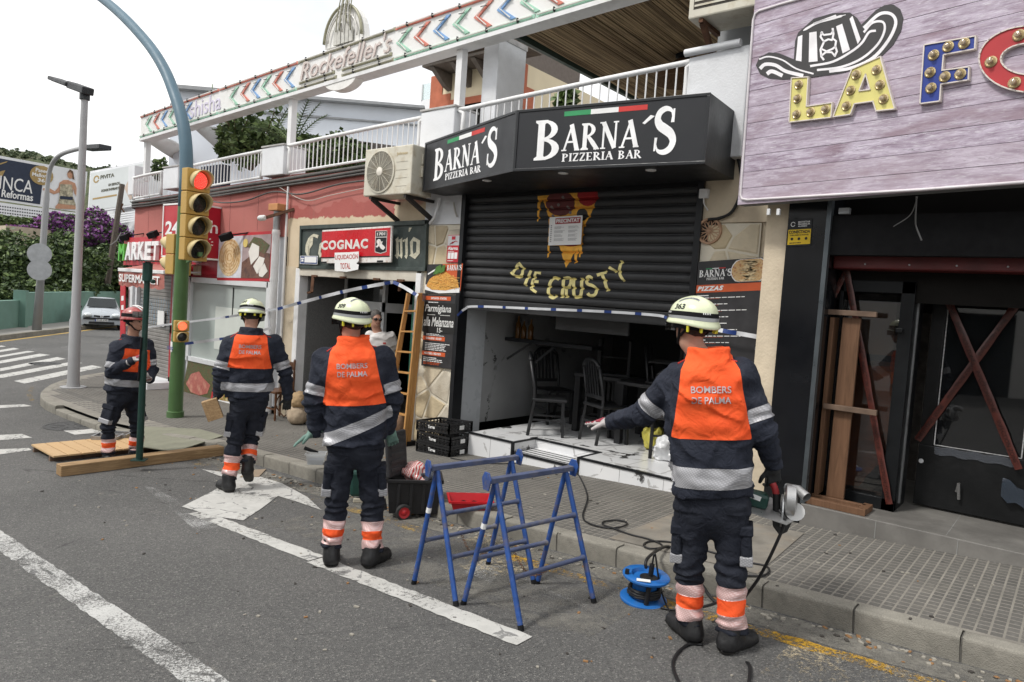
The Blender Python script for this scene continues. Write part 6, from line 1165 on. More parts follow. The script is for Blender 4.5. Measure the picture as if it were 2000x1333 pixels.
dk=[F(395,345,7.2),F(430,372,7.2)];tag(MB().box((F(392,350,7.3).x,7.3,3.5),(F(432,350,7.3).x,7.5,F(410,324,7.3).z)).build('navy_screen',M('navy_screen',(.03,.04,.07),.7)),'dark navy screen behind the railing beside the shrub','screen')
def at(x,y,Y):p=F(x,y,Y);return (p.x,p.y,p.z)
shrub('terrace_shrub','dense green shrub bulging over the white railing by the pier','shrub',at(490,330,7.4),[(at(470,262,7.4),(.65,.5,.45)),(at(520,270,7.6),(.6,.5,.42)),(at(490,290,7.2),(.85,.5,.45)),(at(445,295,7.3),(.3,.3,.3)),(at(555,285,7.8),(.6,.4,.4))],900,.085,[LEAF[0],LEAF[1],LEAF[2],LEAF[1],LEAF[2]])
t=thing('climbing_ficus','thin leafy sprays of a climbing ficus rising above the shrub','plant',at(460,300,7.0))
for a,b,k in (((455,270),(405,185),60),((460,270),(440,205),45),((470,262),(500,205),40),((455,262),(415,240),30),((520,262),(535,215),25)):
    p,q_=V(at(*a,7.0)),V(at(*b,7.0));mid=(p+q_)/2+V((.1,0,.12));path=cat3([p,mid,q_],8);MB().tube(path,.008,5).build('stem',BARK,t);ps=[np.array(path[rng.integers(0,len(path))])+rng.normal(size=3)*.09 for _ in range(k)];leaves(ps,.095,LEAF[:3],'leaf_spray',t,elong=1.7)
shrub('terrace_hedge','green hedge seen through the long white railing','hedge',at(640,330,7.6),[(at(600,300,7.6),(.55,.4,.5)),(at(650,296,7.7),(.55,.4,.45)),(at(690,300,7.8),(.4,.4,.3)),(at(585,318,7.4),(.4,.3,.4))],700,.075,LEAF[:3],False)
def palm(label,base,n,L_,tilt0,seed):
    t=thing('palm',label,'palm',base,'small palms on the terrace');r=random.Random(seed)
    for i in range(n):
        a=i*2.4+r.random();el=r.uniform(.55,1.25);pts=[];p=V(base);d=V((math.cos(a)*math.cos(el),math.sin(a)*math.cos(el),math.sin(el)))
        for k in range(9):pts.append(p.copy());p=p+d*(L_/8);d=(d+V((0,0,-.11))).normalized()
        mb=MB().tube(pts,.009,4)
        for k in range(1,9):
            q_=pts[k];ax=(pts[k]-pts[k-1]).normalized();sd_=ax.cross(V((0,0,1))).normalized()
            for u_ in (0,.5):
                for s_ in (-1,1):
                    bp=q_-ax*(L_/8)*u_;l=L_*.24*(1-.07*k);tip=bp+sd_*s_*l*.75+ax*l*.7-V((0,0,l*.15));mb.add([bp-ax*.008,tip,bp+ax*.016],[(0,1,2)])
        mb.build('frond',LEAF[r.randrange(3)],t)
palm('feathery palm fronds rising behind the dense terrace shrub',at(525,290,8.0),9,1.1,0,1);palm('upright palm beside the thin white post',at(572,290,7.4),9,.95,0,3)
shrub('potted_plant','small green plant behind the railing above the fascia box','plant',at(1105,205,8.5),[(at(1105,195,8.5),(.2,.2,.2))],60,.16,LEAF[1:3],False)
shrub('far_tree','small tree top showing beyond the far left railing','tree',at(310,350,12),[(at(312,325,12),(.3,.3,.4)),(at(308,340,12),(.4,.3,.3))],250,.1)
tag(MB().box((F(200,380,22).x,22,0),(F(283,350,22).x,26,F(283,325,22).z)).build('far_white_house',WHITEW),'plain white house beyond the far left corner of the terrace','house')
# ================================================================== FAR LEFT: hill, hoardings, hedge, car
s=NT('wooded_hill');c=s.mix(s.mr(s.noise(.12,6,.7),.35,.65),(.075,.10,.055),(.15,.165,.095));c=s.mix(s.mr(s.noise(.03,4),.45,.7,0,.6),c,(.19,.185,.125));s.bump(s.noise(.2,6,.7),1,4);HILL=s.out(c,.95,0,.1)
rl=[(-700,300),(-300,292),(-100,290),(0,293),(60,299),(85,300),(112,312),(150,321),(220,328),(270,334),(330,330),(420,345),(560,350),(800,380)];rows=[]
for k in range(9):
    f_=k/8;row=[]
    for i in range(140):
        x=-700+1500*i/139;y=float(np.interp(x,[a for a,b in rl],[b for a,b in rl]));p=D(x,y,330);z=p.z*(1-f_**1.3)-2*f_;q_=V((p.x,p.y,0))*(1-.45*f_);row.append((q_.x,q_.y,z+random.uniform(-1.2,1.2)*(1 if k<8 else 0)))
    rows.append(row)
struct(MB().grid(rows[::-1]),'hill',HILL,smooth='all');hc=[]
for i in range(260):x=rng.uniform(-200,420);y=float(np.interp(x,[a for a,b in rl],[b for a,b in rl]));p=D(x,y+rng.uniform(0,30),322-rng.uniform(0,30));hc.append(blob((p.x,p.y,p.z),(2.2,2.2,1.5),26))
leaves(np.concatenate(hc),1.3,[M('hill_leaf_%d' % i,c_,.9) for i,c_ in enumerate(((.07,.095,.05),(.10,.125,.065),(.055,.075,.04)))],'hill_trees',kind='stuff',elong=1.1)
NAVY=M('navy_poster',(.020,.030,.058),.45);GOLD=M('gold_print',(.36,.25,.10),.5);SKIN=M('printed_skin',(.50,.27,.17),.5);WL2=M('hoarding_white',(.74,.75,.77),.6,0,.04,1)
def hoard(label,bl,br,tl,dist):t=thing('billboard',label,'billboard',D((bl[0]+br[0])/2,(bl[1]+br[1])/2,sum(dist)/2),'roadside billboards');q=Quad(D(*bl,dist[0]),D(*br,dist[1]),D(*tl,dist[0]));return t,q
t,q=hoard('navy and white billboard reading INCA with a dancing woman',(-130,374),(163,416),(-122,282),(41,47));mb=MB();q.rect(mb,0,0,1,1,.3,-.3);mb.build('frame',WL2,t);u=lambda x,y:uvq(q,x,y);mb=MB();a,b=u(78,400)[0],u(86,330)[0];q.poly(mb,[(.01,.05),(a,.05),(b,.94),(.01,.94)],.02);mb.build('navy_field',NAVY,t)
mb=MB();w0,w1=u(-60,372),u(65,352);q.text(mb,'PROINCA',w0[0],u(30,374)[1],w1[0],u(30,348)[1],.05,bold=.0);w0,w1=u(-60,389),u(65,378);q.text(mb,'Hotels - Reformas',w0[0],u(30,389)[1],w1[0],u(30,374)[1],.05);mb.build('lettering',WPRINT,t)
mb=MB();c0=u(81,343);rx=u(104,343)[0]-c0[0];ry=c0[1]-u(81,362)[1];q.poly(mb,[(c0[0]+rx*math.cos(k*.3),c0[1]+ry*math.sin(k*.3)) for k in range(21)],.02,.03);mb.build('gold_disc',GOLD,t);mb=MB()
for i,tx in enumerate(('Paseo','Mallorca','36')):h=ry*.38;w_=rx*(.55,.8,.3)[i];v=c0[1]+ry*(.3-.5*i);q.text(mb,tx,c0[0]-w_,v,c0[0]+w_,v+h,.07)
mb.build('lettering',WPRINT,t);mb=MB();q.poly(mb,[u(*p) for p in ((-40,330),(15,315),(12,318),(-40,336))],.01,.03);q.poly(mb,[u(*p) for p in ((0,335),(10,333),(4,345),(-10,345))],.01,.03);mb.build('gold_emblem',GOLD,t)
def figp(polys,m,lift,nm='printed_figure'):
    mb=MB()
    for i,k in enumerate(polys):q.poly(mb,[u(*p) for p in k],.008,lift+.009*i)
    mb.build(nm,m,t)
figp([[(116,357),(124,352),(133,352),(146,358),(151,372),(150,385),(145,378),(143,368),(141,385),(117,382),(116,376),(105,380),(90,373),(84,372),(84,368),(95,367),(107,374),(114,366)],circ(137,341,6,8.5,14),[(108,403),(115,396),(146,400),(149,409),(108,408)]],SKIN,.025);figp([[(131,338),(136,331),(142,335),(145,352),(141,350),(141,340),(137,336)]],M('printed_hair',(.12,.07,.04),.5),.055,'printed_hair');figp([[(117,360),(140,361),(142,385),(148,402),(113,398),(116,383)]],M('printed_dress',(.40,.36,.26),.5,0,.6,6),.06,'printed_dress');figp([[(117,383),(141,385),(141,391),(116,389)]],NAVY,.08,'printed_belt')
lat=thing('billboard_skirt','white perforated strip below the navy billboard','panel',D(60,415,44));q2=Quad(D(-130,410,41),D(163,446,47),D(-130,378,41));mb=MB();q2.rect(mb,0,0,1,1,.08,-.08);mb.build('sheet',WL2,lat);mb=MB()
for i in range(60):
    for j in range(4):q2.rect(mb,.01+i/60.5,.12+.2*j,.01+i/60.5+.010,.2+.2*j,.01)
mb.build('perforation',M('dark_hole',(.06,.06,.07),.8),lat,kind='stuff');mb=MB()
for x in (0,70,140):p=D(x,430,44);mb.box((p.x-.12,p.y,-1),(p.x+.12,p.y+.25,p.z))
mb.build('post',ZINC,lat)
t,q=hoard('pale billboard with a thin gold stripe beyond the utility pole',(171,417),(290,398),(176,335),(52,50));mb=MB();q.rect(mb,0,0,1,1,.3,-.3);mb.build('frame',WL2,t);mb=MB();q.rect(mb,.02,.04,.98,.95,.02);mb.build('pale_field',M('pale_poster',(.60,.63,.63),.5,0,.05,.5),t);u=lambda x,y:uvq(q,x,y);mb=MB();q.rect(mb,.08,.3,.48,.34,.01,.02);q.poly(mb,arc(.12,.78,.05,.09,.03,.055,0,340,14),.01,.02);mb.build('gold_stripe',GOLD,t)
mb=MB();q.text(mb,'PIVITA',.19,.76,.42,.85,.04);q.text(mb,'UN ESPACIO',.33,.56,.52,.62,.04);q.text(mb,'DONDE INSPIRARTE',.22,.45,.52,.51,.04);mb.build('lettering',M('olive_print',(.12,.12,.09),.5),t);mb=MB();q.poly(mb,[(.6,.45),(.75,.9),(.92,.7),(.95,.3),(.7,.15)],.01,.02);mb.build('print',M('printed_room',(.50,.40,.33),.5,0,.3,.8),t);mb=MB()
for x in (180,240):p=D(x,440,52);mb.box((p.x-.12,p.y,-1),(p.x+.12,p.y+.25,p.z+1.5))
mb.build('post',ZINC,t);q2=Quad(D(171,445,52),D(270,432,50),D(171,424,52));mb=MB()
for i in range(5):q2.rect(mb,0,.2*i,1,.2*i+.13,.05)
mb.build('slat',WL2,t)
# far pavement, green wall and planting
g0,g1,g2=G(-150,690,0),G(0,664,0),G(168,643,0);w0,w1,w2=G(-160,668,.14),G(0,644,.14),G(172,623,.14);dd=(w2-w1).normalized();w3=w2+dd*9;w0=w1-dd*14;g3=g2+(g2-g1).normalized()*12;g0=g1-(g2-g1).normalized()*14
fw_=struct(MB().add([(p.x,p.y,-.42) for p in (g0,g1,g2,g3)]+[(p.x,p.y,-.42) for p in (w3+V((-2,2,0)),w0+V((-2,1,0)))],[(0,1,2,3,4,5)]),'far_pavement',M('far_paving',(.27,.26,.24),.9,0,.15,2));mb=MB()
for a,b in ((g0,g1),(g1,g2),(g2,g3)):mb.bar((a.x,a.y,-.5),(b.x,b.y,-.5),.16,.17)
struct(mb,'far_kerb',CONC);mb=MB();off=V((dd.y,-dd.x,0));off=off if off.dot(V((1,0,0))) >0 else -off
for a,b in ((g0,g1),(g1,g2),(g2,g3)):a,b=a+off*.3,b+off*.3;mb.bar((a.x,a.y,-.557),(b.x,b.y,-.557),.12,.006)
struct(mb,'far_yellow_line',M('far_yellow',(.45,.30,.08),.8))
GW=M('green_wall_paint',(.14,.245,.20),.85,0,.1,1.2,.2,20,dirt=(.09,.14,.115),ds=1,da=.6);gw=thing('green_wall','low green painted wall along the far pavement under the hedge','wall',w1);wb=w1.lerp(w2,.18)
for a,b,z in ((w0,wb,.55),(wb,w3,.82)):mb=MB();mb.prism([(a.x,a.y,-.5),(b.x,b.y,-.5),(b.x,b.y,z),(a.x,a.y,z)],V((-dd.y,dd.x,0))*.25);mb.build('panel',GW,gw)
mb=MB();mb.obox(wb+V((0,0,.65)),dd*.12,V((-dd.y,dd.x,0))*.2,V((0,0,.68)));mb.build('post',GW,gw)
def far_shrub(name,label,cat,px,n,size,mats,grp=None,ns=1.0):return shrub(name,label,cat,(D(*px[0][:3]).x,D(*px[0][:3]).y,-.4),[(tuple(D(x,y,d_)),(rx,rx,rz)) for x,y,d_,rx,rz in px],n,size,mats,True,grp)
DARKL=[LEAF[0],LEAF[3],LEAF[1],LEAF[2],LEAF[0]]
far_shrub('hedge_tree','dark green hedge tree at the left edge above the green wall','tree',[(-40,520,33,2.4,2.4),(30,540,32.5,1.9,1.8),(60,580,31.5,1.3,.9),(-20,590,31,1.6,.9)],5200,.155,DARKL,'hedge trees on the green wall')
far_shrub('hedge_tree','wide dark hedge tree behind the two lamp posts','tree',[(105,525,34,1.9,2.0),(150,540,34,1.7,1.8),(120,575,33,1.8,1.1),(90,590,32.6,1.2,.8)],5200,.15,DARKL,'hedge trees on the green wall');far_shrub('hedge_tree','dark hedge tree hanging over the parked car','tree',[(195,530,37,1.9,2.0),(222,545,38,1.5,1.4),(180,565,36,1.5,.9)],5000,.15,DARKL,'hedge trees on the green wall')
far_shrub('bougainvillea','purple flowering bougainvillea above the hedge','shrub',[(60,455,38,1.1,.6),(120,440,38,1.5,.8),(180,440,39,1.7,1.0),(215,460,39,1.6,1.1),(150,465,37.5,1.5,.7)],2600,.13,PURP+[LEAF[0],LEAF[1]]);far_shrub('roadside_bush','green bush below the navy billboard','bush',[(20,435,39,1.6,.5),(80,440,39,1.4,.5)],1500,.14,LEAF[:3])
tag(MB().box((D(-60,460,36).x-3,D(0,460,36).y,0),(D(45,470,36).x,D(0,460,36).y+2,D(0,441,36).z)).build('sandy_wall',M('sandy_render',(.45,.38,.29),.9)),'sandy wall top showing between the hedge and the billboard','wall')
p=D(196,585,42);tag(MB().box((p.x-4,p.y,-1),(p.x+7,p.y+.4,D(190,545,42).z)).build('garden_wall',M('pale_garden_wall',(.48,.47,.45),.9,0,.1,1)),'pale garden wall behind the parked car','wall')
t=thing('utility_pole','leaning wooden utility pole behind the hedge','pole',D(203,600,36));MB().tube([D(203,600,36),D(239,360,36)],[.17,.13],8).build('pole',M('grey_pole_wood',(.11,.09,.075),.9,0,.2,8),t,smooth=True);MB().bar(D(232,400,36),D(243,415,36),.06,.06).bar(D(240,398,36),D(232,418,36),.06,.06).build('bracket',RUST,t);MB().tube([D(236,455,36),D(228,470,35),D(215,480,34)],.03,5).build('cable',CABLE,t)
# parked car, seen from the front
cp=G(198,645);cdir=V((-cp.x,-cp.y,0)).normalized();cr=V((-cdir.y,cdir.x,0));SC=.88
car=thing('parked_car','silver hatchback parked facing the camera by the green wall','car',(cp.x,cp.y,zr(cp.x)));cl=lambda f_,s_,z:V((cp.x,cp.y,zr(cp.x)))+cdir*f_*SC+cr*s_*SC+V((0,0,z*SC))
CARP=M('silver_car_paint',(.40,.43,.46),.3,.15,.02,2);CGL=M('car_glass',(.015,.02,.022),.12,0,.1,2,spec=.35);CBL=M('car_black_plastic',(.018,.018,.019),.5);CHR=M('chrome',(.6,.6,.6),.15,.9)
secs=[(.02,.62,.28,.52,.56),(-.0,.74,.22,.60,.68),(-.15,.80,.2,.72,.70),(-.5,.82,.2,.86,.66),(-.95,.82,.2,.95,.62),(-1.3,.82,.2,1.2,.58),(-1.6,.82,.2,1.38,.54),(-2.4,.82,.2,1.42,.53),(-3.1,.82,.2,1.36,.52),(-3.5,.8,.25,1.1,.55),(-3.75,.72,.3,.8,.5)]
rows=[[cl(f_,s_*w_,zz) for s_,zz in ((-1,z0),(-1.0,z0+.25),(-1,.62),(-.97,min(.8,z1-.04)),(-tw/w_,z1-.03),(-tw/w_*.7,z1),(0,z1+.015),(tw/w_*.7,z1),(tw/w_,z1-.03),(.97,min(.8,z1-.04)),(1,.62),(1,z0+.25),(1,z0))] for f_,w_,z0,z1,tw in secs]
mb=MB().grid(rows);mb.add(rows[0],[tuple(range(12,-1,-1))]);mb.build('body',CARP,car,smooth=True)
def carp(nm,pts,m,th=.02):mb=MB();mb.prism([cl(*p) for p in pts],cdir*th);return mb.build(nm,m,car,bevel=.004)
mb=MB();mb.grid([[cl(-.98,s_,.97) for s_ in (-.62,-.3,0,.3,.62)],[cl(-1.56,s_*.85,1.36) for s_ in (-.62,-.3,0,.3,.62)]]);o=mb.build('windscreen',CGL,car);o.location=cdir*.03+V((0,0,.035))
carp('bumper',[(.04,-.78,.26),(.04,.78,.26),(.04,.78,.5),(.04,-.78,.5)],CARP,.06);carp('bumper_strip',[(.11,-.72,.47),(.11,.72,.47),(.11,.72,.56),(.11,-.72,.56)],CBL);carp('grille',[(.08,-.32,.60),(.08,-.06,.57),(.08,-.06,.66),(.08,-.32,.68)],CBL);carp('grille',[(.08,.06,.57),(.08,.32,.60),(.08,.32,.68),(.08,.06,.66)],CBL);carp('badge',[(.1,-.05,.62),(.1,0,.56),(.1,.05,.62),(.1,0,.69)],CHR);carp('lower_grille',[(.11,-.5,.28),(.11,.5,.28),(.11,.5,.38),(.11,-.5,.38)],CBL)
for s_ in (-1,1):mb=MB();mb.ell(cl(.0,s_*.56,.67),(.17,.17,.10),14,8);mb.build('headlight',M('headlight_lens',(.62,.66,.68),.12,0,.1,9,spec=.8),car,smooth=True);mb=MB();mb.ell(cl(-.02,s_*.58,.36),(.06,.06,.06),10,6);mb.build('fog_light',CBL,car,smooth=True);mb=MB().ell(cl(-1.1,s_*.90,.98),(.09,.09,.06),10,6);mb.build('mirror',CBL,car,smooth=True)
carp('number_plate',[(.125,-.26,.40),(.125,.26,.40),(.125,.26,.5),(.125,-.26,.5)],WPRINT,.008);carp('plate_band',[(.134,-.26,.40),(.134,-.22,.40),(.134,-.22,.5),(.134,-.26,.5)] if cr.dot(CR) >0 else [(.134,.26,.40),(.134,.22,.40),(.134,.22,.5),(.134,.26,.5)],M('plate_blue',(.02,.05,.3),.5),.003);mb=MB();sg_=1 if cr.dot(CR) >0 else -1;put_text(mb,'8162 CZJ',cl(.145,-.2*sg_,.42),cr*sg_*.42*SC,V((0,0,.06)),cdir,.001);mb.build('plate_lettering',BLACK,car)
for s_ in (-1,1):
    for f_ in (-.6,-3.0):mb=MB().lathe(cl(f_,s_*.80,.27),cr*s_,[(.2,-.14),(.27,-.12),(.27,.0),(.2,.02)],18);wh=mb.build('wheel',M('tyre',(.02,.02,.02),.8),car,smooth=True);MB().lathe(cl(f_,s_*.815,.27),cr*s_,[(.19,0),(.17,.01),(0,.012)],14).build('rim',ALU,wh)
# ================================================================== STREET FURNITURE
LP=M('grey_lamp_post',(.36,.36,.365),.55,.25,.06,3,.1,30,dirt=(.25,.25,.24),ds=3,da=.5);LHD=M('dark_lamp_head',(.035,.037,.04),.5,.3)
lb=G(143,757,.14);t=thing('street_lamp','tall grey street lamp with a flat dark head on the pavement corner','street lamp',lb);tp=F(165.5,190,lb.y);MB().tube([lb,lb+V((0,0,.12)),lb+V((0,0,1.25)),lb+V((0,0,1.3)),tp],[.118,.10,.095,.078,.056],14).build('pole',LP,t,smooth=True);MB().lathe(lb,(0,0,1),[(.22,0),(.22,.015),(.15,.02)],10).build('base_plate',LP,t)
a,b=F(170,178,lb.y),F(107,155,lb.y);MB().tube([tp+V((0,0,-.05)),tp+V((0,0,.12))],.085,10).build('collar',LHD,t);mb=MB();ax=(b-a).normalized();L_=(b-a).length;mb.bar(a-ax*.06,a+ax*L_*.45,.2,.13).bar(a+ax*L_*.42,b,.26,.075);mb.build('lamp_head',LHD,t,bevel=.02);mb=MB();mb.bar(a+ax*L_*.5+V((0,0,-.042)),b-ax*.1+V((0,0,-.042)),.18,.012);mb.build('led_panel',M('led_panel',(.25,.25,.24),.3),t);mb=MB();mb.lathe(lb+V((0,0,2.4)),(0,0,1),[(.108,0),(.108,.16)],12);
lb=G(72,645,.14);lb2=D(72,645,(lb-CO).length);t=thing('street_lamp','distant grey street lamp with a curved arm and two round sign backs','street lamp',lb);Yl=lb.y;pts=[lb]+cat3([F(84,480,Yl),F(92,370,Yl),F(100,325,Yl),F(118,303,Yl),F(150,292,Yl),F(172,289,Yl)],5);MB().tube(pts,[.15]+[.10]*5+[.07]*(len(pts)-6),10).build('pole',LP,t,smooth='all');mb=MB();mb.bar(F(170,290,Yl),F(206,288,Yl),.35,.14);mb.build('lamp_head',LHD,t,bevel=.02)
for y in (497,528):c_=F(83.5,y,Yl)+V((.18,-.15,0));mb=MB();mb.lathe(c_,V((-.95,-.3,0)) if False else (CO-c_).normalized()*-1,[(.36,0),(.36,.02),(0,.02)],22);mb.build('round_sign',M('sign_back',(.40,.41,.42),.5,.3),t)
# mast with its curved arm
MG=M('mast_green',(.065,.135,.045),.5,0,.1,4,.1,40,dirt=(.10,.15,.08),ds=3,da=.5);MBL=M('mast_blue',(.085,.15,.195),.5,0,.1,3,.1,30,dirt=(.06,.11,.145),ds=3,da=.5);b0=G(342,815,.14);YM=b0.y;t=thing('signal_mast','green signal mast with a blue curved arm on the pavement','signal mast',b0);mid=F(361,405,YM)
MB().tube([b0,b0+V((0,0,.09)),b0+V((0,0,.1)),mid],[.122,.122,.105,.096],18).build('lower_pole',MG,t,smooth=True);pts=[mid]+cat3([F(364,345,YM),F(363,285,YM),F(356,235,YM),F(341,185,YM),F(318,130,YM),F(280,75,YM),F(215,10,YM),F(120,-60,YM)],6);MB().tube(pts,[.096-.022*i/(len(pts)-1) for i in range(len(pts))],18).build('curved_arm',MBL,t,smooth='all')
mb=MB();mb.bar(F(366,500,YM),F(392,497,YM-.15),.05,.06).bar(F(366,512,YM),F(385,500,YM-.12),.04,.04).bar(F(366,340,YM),F(390,344,YM-.1),.05,.03);mb.build('bracket',MG,t);mb=MB();zc=F(352,679,YM).z;mb.lathe((b0.x,b0.y,zc-.07),(0,0,1),[(.104,0),(.104,.15)],18);mb.build('sticker_band',WPRINT,t);mb=MB();put_text(mb,'mallorca',V((b0.x,b0.y,zc-.04))+V((-.09,-.118,0)),(.19,-.0,0),(0,0,.07),(0,-1,0),.003,.02);mb.build('sticker_lettering',M('navy_print',(.03,.06,.2),.5),t)
TYL=M('traffic_yellow',(.46,.29,.075),.5,0,.06,4,dirt=(.40,.26,.06),ds=3,da=.4);TYP=M('visor_yellow',(.56,.45,.23),.55,0,.05,5);LNB=M('dark_lens',(.02,.02,.018),.25,0,.3,30)
def sig(label,c0,n_,pitch,w_,h_,R,fdir,lit,vis=.17,dp=.16):
    fdir=V((fdir[0],fdir[1],0)).normalized();sd_=V((-fdir.y,fdir.x,0));c0=V(c0);t=thing('traffic_light',label,'traffic light',c0-V((0,0,pitch*n_/2)))
    for i in range(n_):
        c_=c0+V((0,0,pitch*((n_-1)/2-i)));mb=MB();mb.obox(c_-fdir*dp/2,sd_*w_/2,fdir*dp/2,V((0,0,pitch/2-.004)));hs_=mb.build('housing',TYL,t,bevel=.012);lit_=lit.get(i)
        m=M('lit_lens_%s' % label[:5],lit_,.3,0,.1,80,emit=lit_,es=.45) if lit_ else LNB
        mb=MB();mb.lathe(c_,fdir,[(R,0),(R*.9,.02),(0,.035)],22);mb.build('lens',m,t,smooth=True)
        if lit_:
            mb=MB()
            for a in range(1,6):
                for k in range(6*a):th=k*2*math.pi/(6*a);mb.lathe(c_+fdir*.034*(1-.012*a*a)+(sd_*math.cos(th)+V((0,0,math.sin(th))))*R*.17*a,fdir,[(R*.045,0),(0,.006)],5)
            mb.build('led',M('lit_led',tuple(min(1,x*1.6+.25) for x in lit_),.3,emit=tuple(min(1,x*1.5+.2) for x in lit_),es=1.1),t,kind='stuff')
        rows=[]
        for d_,sc in ((-.005,1.12),(vis*.5,1.14),(vis,1.14)):
            row=[]
            for k in range(25):
                th=R_(-50+280*k/24);dd_=d_*(.25+.75*max(0,min(1,(math.sin(th)+.9)/1.3)));row.append(c_+fdir*dd_+(sd_*math.cos(th)+V((0,0,math.sin(th))))*R*sc)
            rows.append(row)
        o=MB().grid(rows).build('visor',TYP,t,smooth='all');sm=o.modifiers.new('t','SOLIDIFY');sm.thickness=.008
    return t
cam_d=lambda p:V((CO.x-p.x,CO.y-p.y,0));c0=F(386,421,YM-.15);fd=cam_d(c0).normalized();rt_=V((-fd.y,fd.x,0));sig('yellow four lamp traffic light with its red lamp lit on the green mast',c0,4,.325,.345,0,.125,fd+rt_*.55,{0:(.75,.035,.012)})
c0=F(341,498,YM+.05);sig('yellow two lamp traffic light turned to the side street behind the mast',c0,2,.31,.3,0,.11,(-1,-.1,0),{},.22,.22);c0=F(355.5,648,YM-.15);sig('small amber pedestrian signal with its top lamp lit on the green mast',c0,2,.162,.2,0,.066,fd+rt_*.25,{0:(.95,.22,.06)},.06,.1)
# houses across the street (they show in the panes)
op=thing('white_street_building','white shop building across the street behind the camera','building',(-2,-11,0));OW=M('opposite_white',(.66,.65,.62),.85,0,.08,1);MB().box((-26,-16,-.8),(10,-11,5.6)).build('wall',OW,op);mb=MB()
for x in (-24,-19,-14,-9,-4.2,.6,5.4):MB().box((x,-11.02,-.3),(x+2.6,-10.98,2.3)).build('shop_window',CGL,op)
mb=MB();put_text(mb,'ekantik',(1.5,-10.95,2.75),(-2.0,0,0),(0,0,.45),(0,1,0),.01);put_text(mb,'RECYCLED FURNITURE',(1.9,-10.95,2.42),(-2.8,0,0),(0,0,.2),(0,1,0),.01);mb.build('lettering',BLACK,op)

# ================================================================== THINGS STANDING ABOUT
TRB=M('blue_trestle_paint',(.022,.075,.27),.5,.1,.2,11,.3,60,dirt=(.15,.115,.09),ds=13,da=.9);TRD=M('dusty_blue_paint',(.07,.088,.16),.6,.1,.2,7,.2,60,dirt=(.20,.18,.155),ds=6,da=.9)
def trestle(label,nt_,f1_,f2_,ft,b1,b2):
    p1,p2=nt_,ft;t=thing('trestle',label,'trestle',(p1+p2)/2-V((0,0,.7)),'blue steel trestles');d=(p2-p1).normalized();MB().bar(p1-d*.02,p2+d*.02,.045,.032).build('top_bar',TRD,t,bevel=.004);sd_=V((-d.y,d.x,0)).normalized()
    for p,s_ in ((p1,-1),(p2,1)):mb=MB();c_=p+d*s_*.03;mb.prism([c_+sd_*a*.045+V((0,0,b*.045)) for a,b in ((-.6,-1.2),(.6,-1.2),(1,.3),(.5,1.2),(-.5,1.2),(-1,.3))],d*s_*.01);mb.build('end_plate',TRB,t,bevel=.003)
    L1=[(p1,f1_),(p1,f2_)];L2=[(p2,b1),(p2,b2)];lg=[]
    for k,(p,f_) in enumerate(L1+L2):q=p+d*(.03 if k<2 else -.03)-V((0,0,.01));MB().tube([q,f_],.0165,10).build('leg',TRB,t,smooth=True);MB().tube([f_-V((0,0,.001)),f_+(q-f_).normalized()*.03],.018,10).build('rubber_foot',BLACKM,t);lg.append((q,f_))
    for (a,b),(c_,e),us in ((lg[0],lg[2],(.62,)),(lg[1],lg[3],(.34,.66))):
        for u_ in us:p,q=a.lerp(b,u_),c_.lerp(e,u_);dd_=(q-p).normalized();MB().tube([p+dd_*.01,p+dd_*.04,q-dd_*.04,q-dd_*.01],[.022,.0145,.0145,.022],10).build('rung',TRD,t,smooth=True)
    m=lg[0][0].lerp(lg[0][1],.7);m2=lg[0][0].lerp(lg[0][1],.7);a=lg[0][0].lerp(lg[0][1],.62).lerp(lg[2][0].lerp(lg[2][1],.62),.5);b=lg[1][0].lerp(lg[1][1],.66).lerp(lg[3][0].lerp(lg[3][1],.66),.5);mb=MB()
    for i in range(18):
        u_=i/17;c_=a.lerp(b,u_)-V((0,0,.10*math.sin(math.pi*u_)));ax=(b-a).normalized();s2=V((0,0,1)) if i % 2 else ax.cross(V((0,0,1)));mb.tube([c_+ax*.013*math.cos(k*1.05)+s2*.007*math.sin(k*1.05) for k in range(7)],.0025,4)
    mb.build('chain',RUST,t,kind='stuff');p,q=lg[0];c_=p.lerp(q,.33);e=(q-p).normalized();MB().tube([c_,c_+e*.035],.0175,10).build('white_sticker',WPRINT,t)
gp=lambda x,y:(lambda p:V((p.x,p.y,zr(p.x))))(G(x,y))
trestle('blue steel trestle on the kerb side, the rear one of the two',F(846,914,3.2),gp(808,1141),gp(891,1184),F(1006,894,3.8),gp(953,1103),gp(1043,1141));trestle('blue steel trestle standing nearest the road, in front of the other',F(960,939,3.17),gp(905,1181),gp(1018,1232),F(1112,915,3.77),gp(1049,1141),gp(1160,1178))
